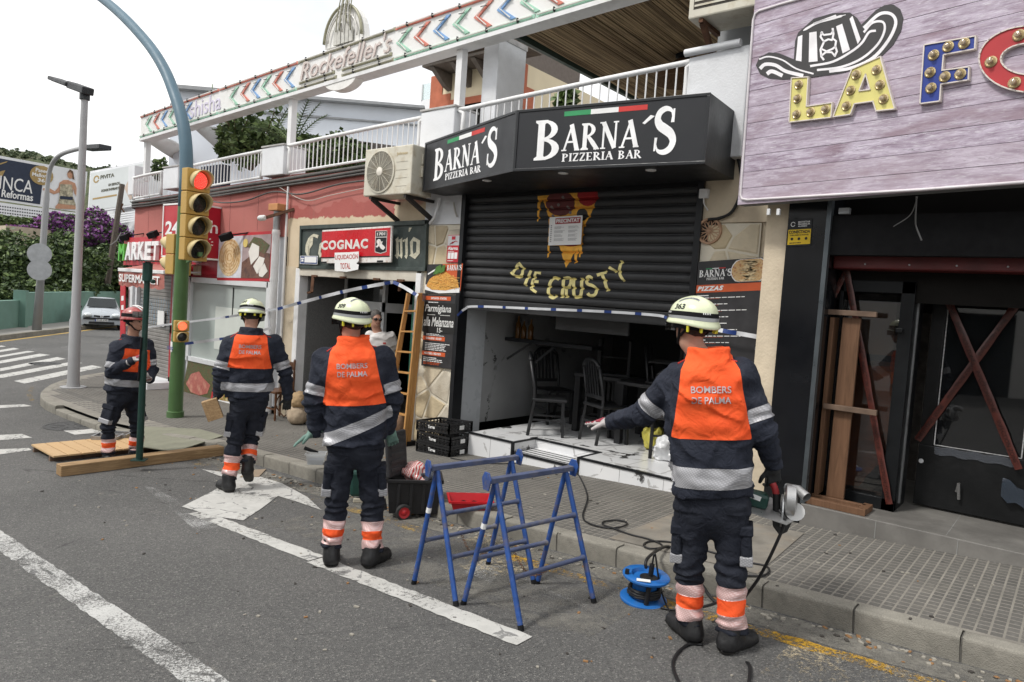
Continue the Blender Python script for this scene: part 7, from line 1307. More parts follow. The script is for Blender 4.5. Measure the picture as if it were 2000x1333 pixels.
# wheeled tool chest
cb=gp(752,1014);h_=V((cb.x,cb.y,0)).normalized();r_=V((-h_.y,h_.x,0));r_=r_ if r_.dot(CR) >0 else -r_;U=V((0,0,1));cb=cb-h_*.02
def at3(o,x,y,z):return o+r_*x+h_*y+U*z
def rbox_(mb,o,a,b,m=0):c_=at3(o,(a[0]+b[0])/2,(a[1]+b[1])/2,(a[2]+b[2])/2);mb.obox(c_,r_*(b[0]-a[0])/2,h_*(b[1]-a[1])/2,U*(b[2]-a[2])/2,m);return mb
PLB=M('black_plastic',(.014,.014,.015),.45,0,.2,10,.1,50);PLG=M('worn_black_plastic',(.03,.03,.032),.55,0,.3,8,.15,40);t=thing('tool_chest','black wheeled plastic tool chest standing open with red wheels behind the trestles','tool chest',cb);W_,D_,H_=.48,.32,.36
mb=MB();mb.add([at3(cb,*p) for p in ((.03,.02,.05),(W_-.03,.02,.05),(W_-.03,D_-.02,.05),(.03,D_-.02,.05),(0,0,H_),(W_,0,H_),(W_,D_,H_),(0,D_,H_))],[(0,3,2,1),(0,1,5,4),(1,2,6,5),(2,3,7,6),(3,0,4,7)]);mb.build('tub',PLB,t);mb=MB()
for a,b in (((-.015,-.015,H_-.03),(W_+.015,.012,H_)),((-.015,D_-.012,H_-.03),(W_+.015,D_+.015,H_)),((-.015,-.015,H_-.03),(.012,D_,H_)),((W_-.012,-.015,H_-.03),(W_+.015,D_,H_))):rbox_(mb,cb,a,b)
mb.build('rim',PLB,t,bevel=.005)
for x in (.09,.2,.31):mb=rbox_(MB(),cb,(x,-.004,.08),(x+.03,.02,H_-.04));mb.build('rib',PLB,t,bevel=.004)
l0,l1=at3(cb,.0,-.0,H_),at3(cb,.17,.26,H_);ld_=(l1-l0).normalized();ln_=ld_.cross(U);lu=(U-ld_*.0-ln_*(.12 if ln_.dot(r_) >0 else -.12)).normalized();ln_=ln_ if ln_.dot(r_) >0 else -ln_;ld=MB().obox((l0+l1)/2+lu*.20,ld_*.155,lu*.20,ln_*.018).build('lid',PLG,t,bevel=.02)
for i in range(5):MB().obox((l0+l1)/2+lu*(.07+.068*i)+ln_*.02,ld_*.115,lu*.018,ln_*.006).build('lid_rib',PLG,ld,bevel=.004)
for x in (.16,.44):
    c_=at3(cb,x,-.02 if x<.3 else .14,.072);wh=MB().lathe(c_,r_*.25-h_,[(.045,-.03),(.07,-.028),(.072,0),(.066,.012),(.05,.014)],20,caps=False).build('wheel',M('wheel_rubber',(.02,.02,.02),.7),t,smooth=True);MB().lathe(c_,r_*.25-h_,[(.052,-.01),(.052,.012),(.03,.006),(.016,.016),(0,.018)],18).build('rim',M('red_wheel_plastic',(.45,.02,.025),.4),wh,smooth=True)
MB().tube([at3(cb,.0,-.03,.1),at3(cb,-.02,-.04,.2)],.015,6).build('latch',PLB,t)
def lump(name,c_,r,m,label=None,cat=None,par=None,amp=.22,sc=9,h=.012,seed=3,flat=None):
    c_=np.array(c_);r=np.array(r);fn=lambda P:np.maximum(elp(P,c_,r)+r.min()*amp*vn(P,(sc,sc,sc),seed)+r.min()*amp*.5*vn(P,(sc*2.3,)*3,seed+1),(flat-P[:,2]) if flat is not None else -9);vs,q=surfnet(fn,c_-r*1.45,c_+r*1.45,h);o=np_obj(name,vs,q,m,par);return tag(o,label,cat) if label else o
s=NT('red_lettered_plastic');w_=s.wave(16,6,2);REDP=s.out(s.mix(s.mr(w_,.62,.68),(.62,.50,.48),(.45,.045,.04)),.3,0,.5);lump('carrier_bag',at3(cb,.25,.16,H_+.02),(.13,.10,.11),REDP,'crumpled red and white plastic bag in the open tool chest','bag',amp=.35,sc=14);lump('grey_plastic_bag',at3(cb,.33,.13,H_-.01),(.12,.11,.06),M('grey_film',(.05,.055,.07),.25,0,.3,14),'crumpled dark grey plastic in the open tool chest','bag',amp=.4,sc=18)
# red tray, clear box, green chainsaw
p=G(917,992,.14);o=V((p.x,p.y,zs(p.x)+.004));RTY=M('red_tray_plastic',(.42,.008,.014),.4,0,.08,6);t=thing('red_tray','shallow red plastic tray of small tools on the kerb behind the trestles','tray',o);tw,td,th_=.17,.12,.085;mb=MB()
def tub(mb,o,w0,d0,w1,d1,h,th=.006):mb.add([at3(o,x,y,z) for x,y,z in ((-w0,-d0,0),(w0,-d0,0),(w0,d0,0),(-w0,d0,0),(-w1,-d1,h),(w1,-d1,h),(w1,d1,h),(-w1,d1,h),(-w1-.012,-d1-.012,h),(w1+.012,-d1-.012,h),(w1+.012,d1+.012,h),(-w1-.012,d1+.012,h),(-w1-.012,-d1-.012,h-.014),(w1+.012,-d1-.012,h-.014),(w1+.012,d1+.012,h-.014),(-w1-.012,d1+.012,h-.014))],[(3,2,1,0)]+[(a+i,a+(i+1) % 4,b+(i+1) % 4,b+i) for a,b in ((0,4),(4,8),(8,12)) for i in range(4)])
tub(mb,o,.15,.10,.18,.13,th_);sm=mb.build('tub',RTY,t).modifiers.new('t','SOLIDIFY');sm.thickness=.004;mb=MB()
for i in range(5):mb.tube(cat3([at3(o,random.uniform(-.1,.1),random.uniform(-.06,.06),.03) for _ in range(4)],4),.004,5)
for nm,m in (('yellow_tool',YTR if 'YTR' in globals() else M('yellow_trim',(.66,.62,.05),.5)),('wire_coil',CABLEB)):MB().tube(cat3([at3(o,-.08+.03*i,.03*math.sin(i*2),.045) for i in range(6)],4),.008,6).build(nm,m,t,smooth='all')
p=G(612,907,.14);o=V((p.x,p.y+.03,zs(p.x)+.004));t=thing('clear_box','small clear plastic box with a black handle lying on the kerb','box',o);mb=MB();tub(mb,o,.085,.065,.1,.08,.12);mb.build('tub',glass('clear_plastic',(.65,.68,.70),.15,.4),t);rbox_(MB(),o,(-.075,-.05,.006),(.075,.05,.05)).build('contents',M('grey_contents',(.16,.17,.19),.6,0,.5,40),t);tag(MB().tube([at3(o,-.13,0,.17),at3(o,-.06,0,.145),at3(o,.02,.02,.125)],[.022,.018,.008],8).build('hammer_handle',BLACKM,smooth=True),'black tool handle sticking out of the clear plastic box','tool')
o=gp(700,982);t=thing('chainsaw','dark green motor saw with a pale blade bar behind the legs of firefighter 309','saw',o);CHG=M('dark_green_plastic',(.012,.05,.04),.4,0,.15,6);rbox_(MB(),o,(-.09,.0,.05),(.10,.2,.3)).build('motor_housing',CHG,t,bevel=.03);rbox_(MB(),o,(.0,-.04,.10),(.1,.0,.17)).build('grip',PLB,t,bevel=.012);rbox_(MB(),o,(-.05,-.02,.0),(.12,.0,.045)).build('blade_bar',M('pale_blade',(.45,.41,.33),.5),t,bevel=.01);MB().tube(cat3([at3(o,-.1,.02,.12),at3(o,-.13,.05,.2),at3(o,-.08,.1,.27)],5),.014,8).build('front_handle',M('orange_handle',(.5,.06,.02),.5),t,smooth='all');rbox_(MB(),o,(-.02,.21,.24),(.2,.23,.27)).build('guard',PLB,t,bevel=.004)
# three black crates
def crate(label,o,yaw,tilt=0,w_=.54,d_=.40,h=.125):
    ax,ay=V((math.cos(yaw),math.sin(yaw),tilt)),V((-math.sin(yaw),math.cos(yaw),0));t=thing('crate',label,'crate',o,'stack of black plastic crates');P=lambda x,y,z:V(o)+ax*x+ay*y+U*z
    for a,b,n in (((0,0),(w_,0),9),((w_,0),(w_,d_),7),((w_,d_),(0,d_),9),((0,d_),(0,0),7)):
        A,B_=P(*a,0),P(*b,0);mb=MB()
        for z,hh in ((h-.012,.024),(h*.62,.012),(.012,.024)):mb.bar(A+U*z,B_+U*z,.014,hh)
        for i in range(n+1):q=A.lerp(B_,i/n);mb.bar(q,q+U*h,.012,.012 if i not in (0,n) else .03)
        for i in range(n):q,e=A.lerp(B_,i/n),A.lerp(B_,(i+1)/n);mb.bar(q+U*.02,e+U*h*.6,.008,.008);mb.bar(q+U*h*.6,e+U*.02,.008,.008)
        mb.build('side',PLB,t)
    mb=MB()
    for i in range(9):mb.bar(P(0,d_*i/8,.01),P(w_,d_*i/8,.01),.02,.01)
    mb.build('base',PLB,t,kind='stuff');mb=MB();put_text(mb,'Torres',P(.2,-.012,h*.35),ax*.12,U*.04,-ay,.002,.03);mb.build('lettering',WPRINT,t);mb=MB().obox(P(w_+.008,d_*.55,h*.5),ay*.04,U*.025,ax*.001);mb.build('label_card',WPRINT,t)
c0=V((-6.27,6.0,zs(-6)-.01));crate('black plastic crate at the bottom of the stack by the tiled step',c0,.03);crate('black plastic crate in the middle of the stack by the tiled step',c0+V((.0,.0,.13)),.03);crate('black plastic crate lying skewed on top of the stack by the tiled step',c0+V((-.02,.0,.262)),.0,.06)
# ladder, timber, planks, sheet, prop, block
LDW=NT('ladder_pine');_c=LDW.map((4,4,.35));LDW=LDW.out(LDW.mix(LDW.mr(LDW.noise(10,6,.6,_c,1),.3,.7),(.34,.16,.045),(.50,.27,.09)),.5,0,.4);t=thing('wooden_ladder','folded orange brown wooden stepladder leaning in the antique shop doorway','ladder',F(785,862,6.08));zb_=zs(-6.8)
for dy_,nm in ((0,0),(.075,1)):
    A0,A1,B0,B1=F(747+nm*6,838,6.1+dy_),F(798,575-nm*2,6.3+dy_),F(790+nm*8,861,6.1+dy_),F(820+nm*6,573,6.3+dy_);A0.z=zb_+.02;B0.z=zb_+.02
    for a,b in ((A0,A1),(B0,B1)):MB().bar(a,b,.028,.062,up=(0,1,0)).build('stile',LDW,t,bevel=.004)
    if not nm:
        for i in range(7):u_=.06+.137*i;MB().bar(A0.lerp(A1,u_),B0.lerp(B1,u_),.065,.022).build('rung',LDW,t,bevel=.003)
MB().obox(B1+V((0,.04,-.08)),V((.02,0,0)),V((0,.06,0)),V((0,0,.08))).build('hinge_plate',STEEL,t);MB().obox(B0+V((0,.03,.02)),V((.03,0,0)),V((0,.07,0)),V((0,0,.03))).build('rubber_shoe',BLACKM,t)
TIM=NT('sawn_timber');_c=TIM.map((5,.35,5));g1=TIM.noise(9,7,.65,_c,1.2);TIM.bump(g1,.25,.004);TIM=TIM.out(TIM.mix(TIM.mr(TIM.noise(3,4),.5,.75,0,.5),TIM.mix(TIM.mr(g1,.32,.68),(.22,.135,.065),(.40,.27,.145)),(.16,.10,.055)),.75,0,.25)
a,b=gp(114,930),gp(440,888);a.z += .062;b.z += .062;tag(MB().bar(a,b,.15,.115).build('timber_beam',TIM,bevel=.006),'long squared timber beam lying on the road under the steel prop','timber')
PLW=NT('pale_plank');oi=PLW.n('ShaderNodeObjectInfo').outputs['Random'];_c=PLW.map((.5,5,5));PLW=PLW.out(PLW.mix(oi,PLW.mix(PLW.mr(PLW.noise(8,6,.6,_c,.8),.3,.7),(.42,.28,.15),(.52,.37,.21)),(.50,.33,.17)),.7,0,.25);t=thing('plank_panel','low panel of pale tongue and groove planks lying on the road behind the beam','panel',gp(180,880));A,B_,C_=gp(60,881),gp(103,905),gp(338,879);D_=A+(C_-B_);z_=.06
for i in range(9):u0,u1=i/9+.004,(i+1)/9-.004;mb=MB();mb.prism([A.lerp(D_,u0)+U*z_,A.lerp(D_,u1)+U*z_,B_.lerp(C_,u1)+U*z_,B_.lerp(C_,u0)+U*z_],U*.022);mb.build('plank',PLW,t,bevel=.003)
for u_ in (.12,.85):MB().bar(A.lerp(B_,u_)+U*.03,D_.lerp(C_,u_)+U*.03,.05,.055).build('batten',WB2,t)
FELT=M('grey_green_sheet',(.205,.205,.155),.95,0,.12,4,.3,120,dirt=(.15,.15,.115),ds=3,da=.6);mb=MB();e=[G(276,872,.09),G(342,882,.085),G(436,851,.165),G(388,838,.165),G(282,833,.155)];mid=sum(e,V((0,0,0)))/5;mb.add([tuple(p) for p in e]+[tuple(p-U*.012) for p in e],[(0,1,2,3,4)[::-1] if False else (0,1,2,3,4),(9,8,7,6,5)]+[(i,i+5,(i+1) % 5+5,(i+1) % 5) for i in range(5)]);tag(mb.build('grey_sheet',FELT),'grey green rigid sheet laid from the pavement over the kerb onto the planks','sheet')
for i,(x,y) in enumerate(((205,872),(222,868))):
    o=gp(x,y)+U*.084;mb=MB()
    for q0,q1 in (((-.16,0,.02),(.14,0,.02)),((-.16,.22,.02),(.14,.22,.02)),((-.16,0,.02),(-.16,.22,.02)),((.14,0,.02),(.14,.22,.02))):mb.bar(at3(o,*q0),at3(o,*q1),.02,.05)
    tag(mb.build('steel_bracket',STEEL),['galvanised steel bracket frame lying on the planks nearer the road','galvanised steel bracket frame lying on the planks behind the other'][i],'bracket','steel brackets on the planks')
mb=MB();e=[gp(488,921),gp(520,918),gp(506,933),gp(468,934)];mb.prism([p+U*.006 for p in e],U*.006);tag(mb.build('cardboard_piece',M('flat_cardboard',(.27,.21,.15),.85,0,.1,5)),'flat brown piece of cardboard in the gutter under the walking firefighter','cardboard')
PRG=M('prop_green',(.012,.045,.035),.45,.2,.15,6,dirt=(.05,.07,.06),ds=7,da=.6);o=G(272,899,.12);hh=V((o.x,o.y,0)).normalized();tpz=ray(289,510);tpz=CO+tpz*((o-CO).dot(hh)/tpz.dot(hh));t=thing('steel_prop','dark green adjustable steel prop held upright on the timber beam','prop',o);ax=(tpz-o);e=ax.normalized();MB().tube([o,o+ax*.55],.036,14).build('outer_tube',PRG,t,smooth=True);MB().tube([o+ax*.53,o+ax*.995],.030,14).build('inner_tube',PRG,t,smooth=True);MB().tube([o+ax*.9,o+ax*.99],.05,14).build('collar',PRG,t,smooth=True)
for q,w_ in ((o+U*.004,.075),(tpz,.10)):MB().obox(q,r_*w_,V((-r_.y,r_.x,0))*w_*.8,e*.005).build('end_plate',PRG,t)
MB().tube([o+ax*.40-r_*.045-hh*.03,o+ax*.62-r_*.03-hh*.03],.012,8).build('pin_handle',BLACKM,t,smooth=True);MB().tube([o+ax*.9+r_*.05-hh*.05,o+ax*.9+r_*.07-hh*.08],.022,8).build('nut',PRG,t)
o=F(415,800,gp(440,960).y);dpt=(gp(445,960)-V((0,0,0)));hb=V((dpt.x,dpt.y,0)).normalized();dd=ray(415,800);o=CO+dd*((dpt-CO).dot(hb)/dd.dot(hb));tag(MB().obox(o,(r_*.9+U*.35).normalized()*.075,(U*.9-r_*.35).normalized()*.10,hb*.05).build('wooden_block',TIM,bevel=.004),'pale wooden block held in the left hand of the walking firefighter','block')
# cable reel
RB=M('blue_reel_plastic',(.015,.13,.42),.35,0,.08,6,dirt=(.10,.17,.28),ds=8,da=.5);o=gp(1256,1172);ax=(U*1+V((.06,-.02,0))).normalized();t=thing('cable_reel','blue plastic cable reel with black cable on the road beside the saw operator','cable reel',o);MB().lathe(o,ax,[(.145,.0),(.15,.004),(.15,.016),(.145,.02),(.075,.022)],36).build('lower_flange',RB,t,smooth=True);MB().lathe(o,ax,[(.078,.02),(.078,.155)],28).build('drum',RB,t,smooth=True)
MB().lathe(o,ax,[(.09,.15),(.145,.152),(.15,.157),(.15,.168),(.145,.172),(.095,.174),(.085,.15),(.0,.15)],36).build('upper_flange',RB,t,smooth=True);MB().lathe(o+V((.02,0,0)),ax,[(.058,.148),(.058,.16),(.0,.163)],18).build('socket_plate',PLB,t);rr=random.Random(6);pts=[]
for i in range(150):a=i*.42;k=i/150;pts.append(o+ax*(.03+.05*abs(((k*3.3) % 2)-1)+.01)+V((math.cos(a),math.sin(a),0))*(.088+.014*k+.006*rr.random()))
MB().tube(pts,.0075,6).build('wound_cable',CABLEB,t,smooth='all');MB().tube([o+ax*.0-h_*.105-r_*.02,o+ax*.165-h_*.115-r_*.02],.016,10).build('handle',PLB,t,smooth=True);MB().tube([o+ax*.172-r_*.13,o+ax*.205-r_*.13],.014,8).build('knob',PLB,t);MB().tube([o+ax*.15+r_*.03,o+ax*.24+r_*.03],.017,10).build('plug',PLB,t,smooth=True);MB().obox(o+ax*.174-r_*.055-h_*.1,(r_*.9-h_*.3)*.045,(h_*.9+r_*.3)*.022,ax*.001).build('label_card',WPRINT,t);mb=MB();put_text(mb,'SATIX',o+ax*.177+r_*.02-h_*.125,r_*.09,h_*.02,ax,.001,.02);mb.build('lettering',M('navy_print',(.03,.06,.2),.5),t)
CB=lambda pts,r,label,g='black power cables':tag(MB().tube(cat3(pts,8),r,7).build('power_cable',CABLEB,smooth='all'),label,'cable',g)
gw=lambda x,y,l=.008:(lambda p:V((p.x,p.y,zs(p.x)+l+.004)))(G(x,y,.14));gr_=lambda x,y,l=.008:gp(x,y)+U*l
up_=lambda x,y,b:(lambda d,B:CO+d*((B-CO).dot(V((B.x,B.y,0)).normalized())/d.dot(V((B.x,B.y,0)).normalized())))(ray(x,y),V(b));s4=gp(1440,1255)
CB([o+ax*.235+r_*.03,o+ax*.31+r_*.04,up_(1285,1120,o),up_(1295,1165,o),gr_(1312,1205),gr_(1330,1225),gr_(1345,1245)],.006,'thin black lead from the reel plug down to the boots');CB([o+ax*.12+r_*.05+h_*.1,o+ax*.22+r_*.05+h_*.14,gr_(1300,1110,.16),gr_(1330,1125,.12),gr_(1365,1150,.05),gr_(1400,1180),gr_(1440,1170)],.011,'thick black cable arching from the reel behind the boots')
CB([gr_(1290,1190),gr_(1330,1195),gr_(1385,1185),gr_(1420,1170)],.009,'black cable lying on the road between the reel and the boots')
CB([gw(1120,918,.03),gw(1138,945),gw(1147,975),gw(1138,1010),gw(1150,1025),gw(1185,1034),gw(1215,1032),gw(1224,1024),gw(1205,1019),gw(1180,1022),gw(1178,1028),gw(1200,1036),gw(1230,1047),gw(1265,1056),gw(1290,1066),gw(1291,1073),gw(1270,1075),gw(1257,1069),gw(1270,1061),gw(1320,1064),gw(1400,1085),gw(1450,1100),gw(1492,1108),gw(1502,1118),gw(1490,1128),gw(1452,1128),gw(1400,1122)],.007,'black cable with two small loops running along the pavement')
CB([gw(880,897),gw(930,905),gw(985,908),gw(1040,903),gw(1070,898)],.006,'thin black cable along the foot of the white tiled step')
# circular saw hanging from the right hand of firefighter 363
o=up_(1513,948,gp(1392,1262)+V((-.062,.078,0))*1.3);k=.0032;sx=lambda x,y,d_=0:o+r4*(x-1513)*k-U*(y-948)*k+h4*d_;B4=gp(1392,1262);h4=V((B4.x,B4.y,0)).normalized();r4=V((-h4.y,h4.x,0));r4=r4 if r4.dot(CR) >0 else -r4;MSL=M('cast_silver',(.42,.42,.42),.35,.7,.1,12);t=thing('circular_saw','dark green circular saw with a silver guard held at the right side of firefighter 363','saw',sx(1513,1000))
MB().bar(sx(1452,972),sx(1505,978),.10,.085).build('motor',CHG,t,bevel=.02);MB().tube(cat3([sx(1503,938),sx(1512,950),sx(1517,965),sx(1519,985)],4),.019,10).build('handle',M('red_grip',(.35,.03,.035),.5),t,smooth='all');MB().tube([sx(1517,962),sx(1520,992)],.021,10).build('lower_grip',PLB,t,smooth=True);mb=MB();q=[sx(1465,992,-.1),sx(1510,982,.14),sx(1570,998,.1),sx(1535,1004,-.12)];mb.prism(q,U*.006);mb.build('base_plate',MSL,t)
MB().lathe(sx(1540,968,-.02),r4,[(.075,-.03),(.085,-.025),(.085,.02),(.06,.03),(0,.03)],20).build('upper_guard',MSL,t,smooth=True);MB().tube([sx(1532,950),sx(1550,948,-.04),sx(1563,955,-.09)],.026,14,caps=False).build('dust_port',MSL,t,smooth=True);mb=MB();mb.lathe(sx(1528,990),r4,[(.088,-.004),(.088,.004)],28);mb.build('blade',STEEL,t);mb=MB();mb.prism([sx(1513,1000),sx(1548,1002),sx(1540,1026),sx(1528,1034),sx(1516,1020)],h4*.03);mb.build('lower_guard',M('dark_guard',(.05,.05,.05),.4,.5),t,bevel=.004);MB().bar(sx(1473,967,-.052),sx(1492,972,-.052),.001,.026).build('label_card',WPRINT,t);q=sx(1548,985,-.05);MB().lathe(q,h4,[(.05,0),(.05,.006),(.03,.007)],16).build('angle_scale',WPRINT,t)
CB([sx(1522,985,-.06),sx(1532,1000,-.08),sx(1522,1045,-.06),sx(1500,1110,-.04),sx(1474,1160,-.04),sx(1463,1200,-.06),sx(1460,1262,-.12),gr_(1462,1300),gr_(1458,1370)],.009,'black lead hanging from the circular saw to the road');CB([gr_(1372,1262),gr_(1345,1262),gr_(1322,1280),gr_(1314,1305),gr_(1325,1335),gr_(1345,1370)],.009,'black cable curling out from under the boots of firefighter 363')
# antique shop clutter
STO=M('rough_sandstone',(.38,.30,.215),.95,0,.2,6,.7,30,dirt=(.25,.19,.13),ds=5,da=.7);sw=lambda x,y,Y:V((F(x,y,Y).x,Y,zs(F(x,y,Y).x)))
b=sw(580,820,6.15);lump('stone_mortar',b+V((0,0,.14)),(.17,.16,.155),STO,'rough round stone mortar on the pavement by the antique shop jamb','stone',amp=.12,sc=7,flat=b.z);lump('carved_stone',b+V((.0,0,.36)),(.14,.13,.13),M('ochre_stone',(.36,.25,.14),.95,0,.25,7,.7,30),'ochre carved stone resting on the round stone mortar','stone',amp=.2,sc=11)
PAP=M('old_paper',(.45,.40,.32),.9,0,.2,10);b=sw(596,815,6.7)
for i in range(12):rr=random.Random(i);mb=MB();c_=b+V((rr.uniform(-.02,.02)-.05,rr.uniform(-.02,.02),.32+.032*i));mb.obox(c_,V((.15,.02*rr.uniform(-1,1),0)),V((0,.11,0)),U*.0135);tag(mb.build('magazine',PAP,bevel=.003),'old magazine %s the tall stack just inside the antique shop' % ('at the bottom of','second from the bottom of','third from the bottom of','fourth from the bottom of','fifth from the bottom of','sixth from the bottom of','sixth from the top of','fifth from the top of','fourth from the top of','third from the top of','second from the top of','on top of')[i],'magazine','stack of old magazines')
tag(MB().box(b+V((-.22,-.13,0)),b+V((.12,.13,.30))).build('crate_box',WB2),'brown box under the stack of magazines in the antique shop','box');tag(MB().obox(b+V((.0,.25,.85)),(.16,0,.02),(0,.02,.0),(0,0,.2)).build('wicker_panel',M('wicker',(.16,.095,.05),.9,0,.4,60,.6,90)),'brown wicker panel above the stack of magazines','panel')
WCH=M('dark_turned_wood',(.10,.042,.018),.35,0,.25,8);b=sw(541,826,6.2);t=thing('antique_chair','dark turned wood chair by the drainpipe behind the walking firefighter','chair',b)
for x in (-.17,.17):
    for y in (-.15,.15):p=b+V((x,y,0));MB().lathe(p,U,[(.012,0),(.018,.05),(.014,.1),(.02,.2),(.013,.26),(.021,.34),(.02,.42)]+([(.016,.5),(.02,.7),(.012,.78),(.02,.92),(.0,.96)] if y>0 else []),10).build('leg',WCH,t,smooth=True)
MB().box(b+V((-.2,-.18,.42)),b+V((.2,.18,.46))).build('seat',WCH,t,bevel=.01);MB().box(b+V((-.18,.14,.78)),b+V((.18,.165,.9))).build('back_rail',WCH,t,bevel=.006);MB().bar(b+V((-.17,-.15,.18)),b+V((.17,-.15,.18)),.02,.02).bar(b+V((-.17,.15,.55)),b+V((.17,.15,.55)),.02,.05).build('stretcher',WCH,t)
b=sw(553,815,6.32);tag(MB().tube([b+V((.0+.19*math.cos(a*.3),.02*math.sin(a),.22+.19*math.sin(a*.3))) for a in range(22)],.011,6).build('iron_hoop',RUST,smooth='all'),'rusty iron hoop leaning behind the turned wood chair','hoop');lump('clay_pot',sw(770,835,6.5)+U*.18,(.15,.15,.18),CLAY,'brown clay pot behind the foot of the wooden ladder','pot',amp=.05,sc=5)
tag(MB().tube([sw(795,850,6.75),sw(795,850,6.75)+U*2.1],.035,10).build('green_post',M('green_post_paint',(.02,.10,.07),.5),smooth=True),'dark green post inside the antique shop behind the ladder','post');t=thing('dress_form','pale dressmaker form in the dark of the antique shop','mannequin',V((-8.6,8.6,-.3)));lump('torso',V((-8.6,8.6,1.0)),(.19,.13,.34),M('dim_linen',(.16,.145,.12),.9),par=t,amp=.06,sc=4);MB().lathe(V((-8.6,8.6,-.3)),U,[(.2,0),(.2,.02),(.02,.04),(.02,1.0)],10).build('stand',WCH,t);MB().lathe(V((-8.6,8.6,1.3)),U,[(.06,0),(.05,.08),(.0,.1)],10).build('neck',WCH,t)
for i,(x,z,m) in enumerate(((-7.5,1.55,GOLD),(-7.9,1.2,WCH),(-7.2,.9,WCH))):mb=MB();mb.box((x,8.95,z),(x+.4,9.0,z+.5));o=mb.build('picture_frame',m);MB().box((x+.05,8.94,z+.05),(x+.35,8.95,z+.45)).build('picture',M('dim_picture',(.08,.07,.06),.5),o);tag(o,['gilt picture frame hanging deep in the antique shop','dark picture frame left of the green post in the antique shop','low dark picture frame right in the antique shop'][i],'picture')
MB().box((-8.4,9.0,-.4),(-6.95,9.4,1.9)).build('wardrobe',M('dark_wardrobe',(.03,.018,.012),.5),ant)
# pizzeria furniture
CHB=M('black_chair_paint',(.016,.0165,.018),.42,0,.2,8);CHT=M('dark_table_top',(.035,.035,.037),.4,0,.15,6)
def cbox(mb,o,c,s,a,b):ax,ay=V((c,s,0)),V((-s,c,0));m_=[(a[i]+b[i])/2 for i in range(3)];mb.obox(V(o)+ax*m_[0]+ay*m_[1]+U*m_[2],ax*(b[0]-a[0])/2,ay*(b[1]-a[1])/2,U*(b[2]-a[2])/2);return mb
def chair(o,yaw,label,flip=False):
    o=V(o);c,s=math.cos(yaw),math.sin(yaw);t=thing('dining_chair',label,'chair',o,'black chairs in the pizzeria');sg=-1 if flip else 1;P=lambda x,y,z:o+V((c*x-s*y,s*x+c*y,z*sg));e=lambda pts,w_,h,nm:MB().bar(P(*pts[0]),P(*pts[1]),w_,h).build(nm,CHB,t,bevel=.004)
    for x in (-.19,.19):e(((x,-.19,0),(x,-.17,.45)),.038,.038,'leg');MB().tube([P(x,.24,0),P(x,.18,.43),P(x,.19,.6),P(x*.95,.26,.92)],.021,8).build('leg',CHB,t,smooth='all')
    cbox(MB(),P(0,0,.45),c,s,(-.22,-.22,-.018),(.22,.21,.018)).build('seat',CHB,t,bevel=.012);MB().tube(cat3([P(-.18,.26,.92),P(-.1,.275,.985),P(0,.28,1.0),P(.1,.275,.985),P(.18,.26,.92)],4),.026,8).build('top_rail',CHB,t,smooth='all');e(((-.18,.2,.56),(.18,.2,.56)),.02,.045,'back_rail')
    for i in range(5):x=-.12+.06*i;MB().bar(P(x,.2,.56),P(x*.9,.275,.97),.03,.01,up=(s,-c,0)).build('back_slat',CHB,t)
    e(((-.19,-.18,.2),(-.19,.21,.2)),.02,.025,'stretcher');e(((.19,-.18,.2),(.19,.21,.2)),.02,.025,'stretcher');e(((-.19,.2,.25),(.19,.2,.25)),.02,.025,'stretcher')
def table(o,w_,d_,label):
    o=V(o);t=thing('dining_table',label,'table',o,'dark tables in the pizzeria');MB().box(o+V((-w_/2,-d_/2,.72)),o+V((w_/2,d_/2,.76))).build('table_top',CHT,t,bevel=.006)
    for x in (-1,1):
        for y in (-1,1):MB().box(o+V((x*(w_/2-.05)-.04,y*(d_/2-.05)-.04,0)),o+V((x*(w_/2-.05)+.04,y*(d_/2-.05)+.04,.72))).build('leg',CHB,t,bevel=.004)
chair((-5.12,7.12,FZ),2.2,'black slatted chair nearest the street edge of the pizzeria floor');table((-4.75,7.95,FZ),.7,.7,'dark table behind the nearest black chair');chair((-4.75,8.0,FZ+1.22),.5,'black chair turned upside down on the left table',True);chair((-5.62,7.9,FZ),1.2,'black chair against the marble wall');table((-3.95,7.75,FZ),.75,.75,'dark table in the middle of the pizzeria');chair((-4.42,7.35,FZ),2.7,'black chair with its back to the middle table');chair((-3.55,7.3,FZ),3.6,'black chair at the right of the middle table');table((-3.0,8.6,FZ),.8,.7,'dark table at the back right of the pizzeria');chair((-3.9,7.8,FZ+1.22),1.9,'black chair turned upside down on the middle table',True)
lump('dark_coat_pile',V((-3.5,8.1,1.08)),(.3,.22,.2),M('dark_cloth',(.014,.014,.016),.9,0,.3,6),'heap of dark coats on the tables in the pizzeria','clothes',amp=.3,sc=6,h=.02);b=HZ(1268,882,FZ);lump('yellow_bag',b+V((0,.1,.13)),(.15,.12,.14),M('yellow_plastic',(.56,.50,.10),.35,0,.12,9),'crumpled yellow plastic bag on the tiled step','bag',amp=.35,sc=11,flat=FZ+.002);b=HZ(1292,900,FZ);lump('white_bag',b+V((.03,.05,.12)),(.15,.12,.15),M('white_plastic',(.66,.67,.68),.3,0,.06,9),'knotted white plastic bag on the edge of the tiled step','bag',amp=.35,sc=11,flat=FZ+.002)
MB().box((-4.6,9.6,FZ),(-2.5,10.1,1.15)).build('counter',M('dark_counter',(.03,.03,.03),.5),piz);tag(MB().obox(V((-3.35,8.0,1.0)),(.1,.03,.03),(-.01,.04,0),(-.03,0,.13)).build('red_carton',M('dark_red_carton',(.13,.012,.014),.5)),'dark red carton among the coats in the pizzeria','carton')
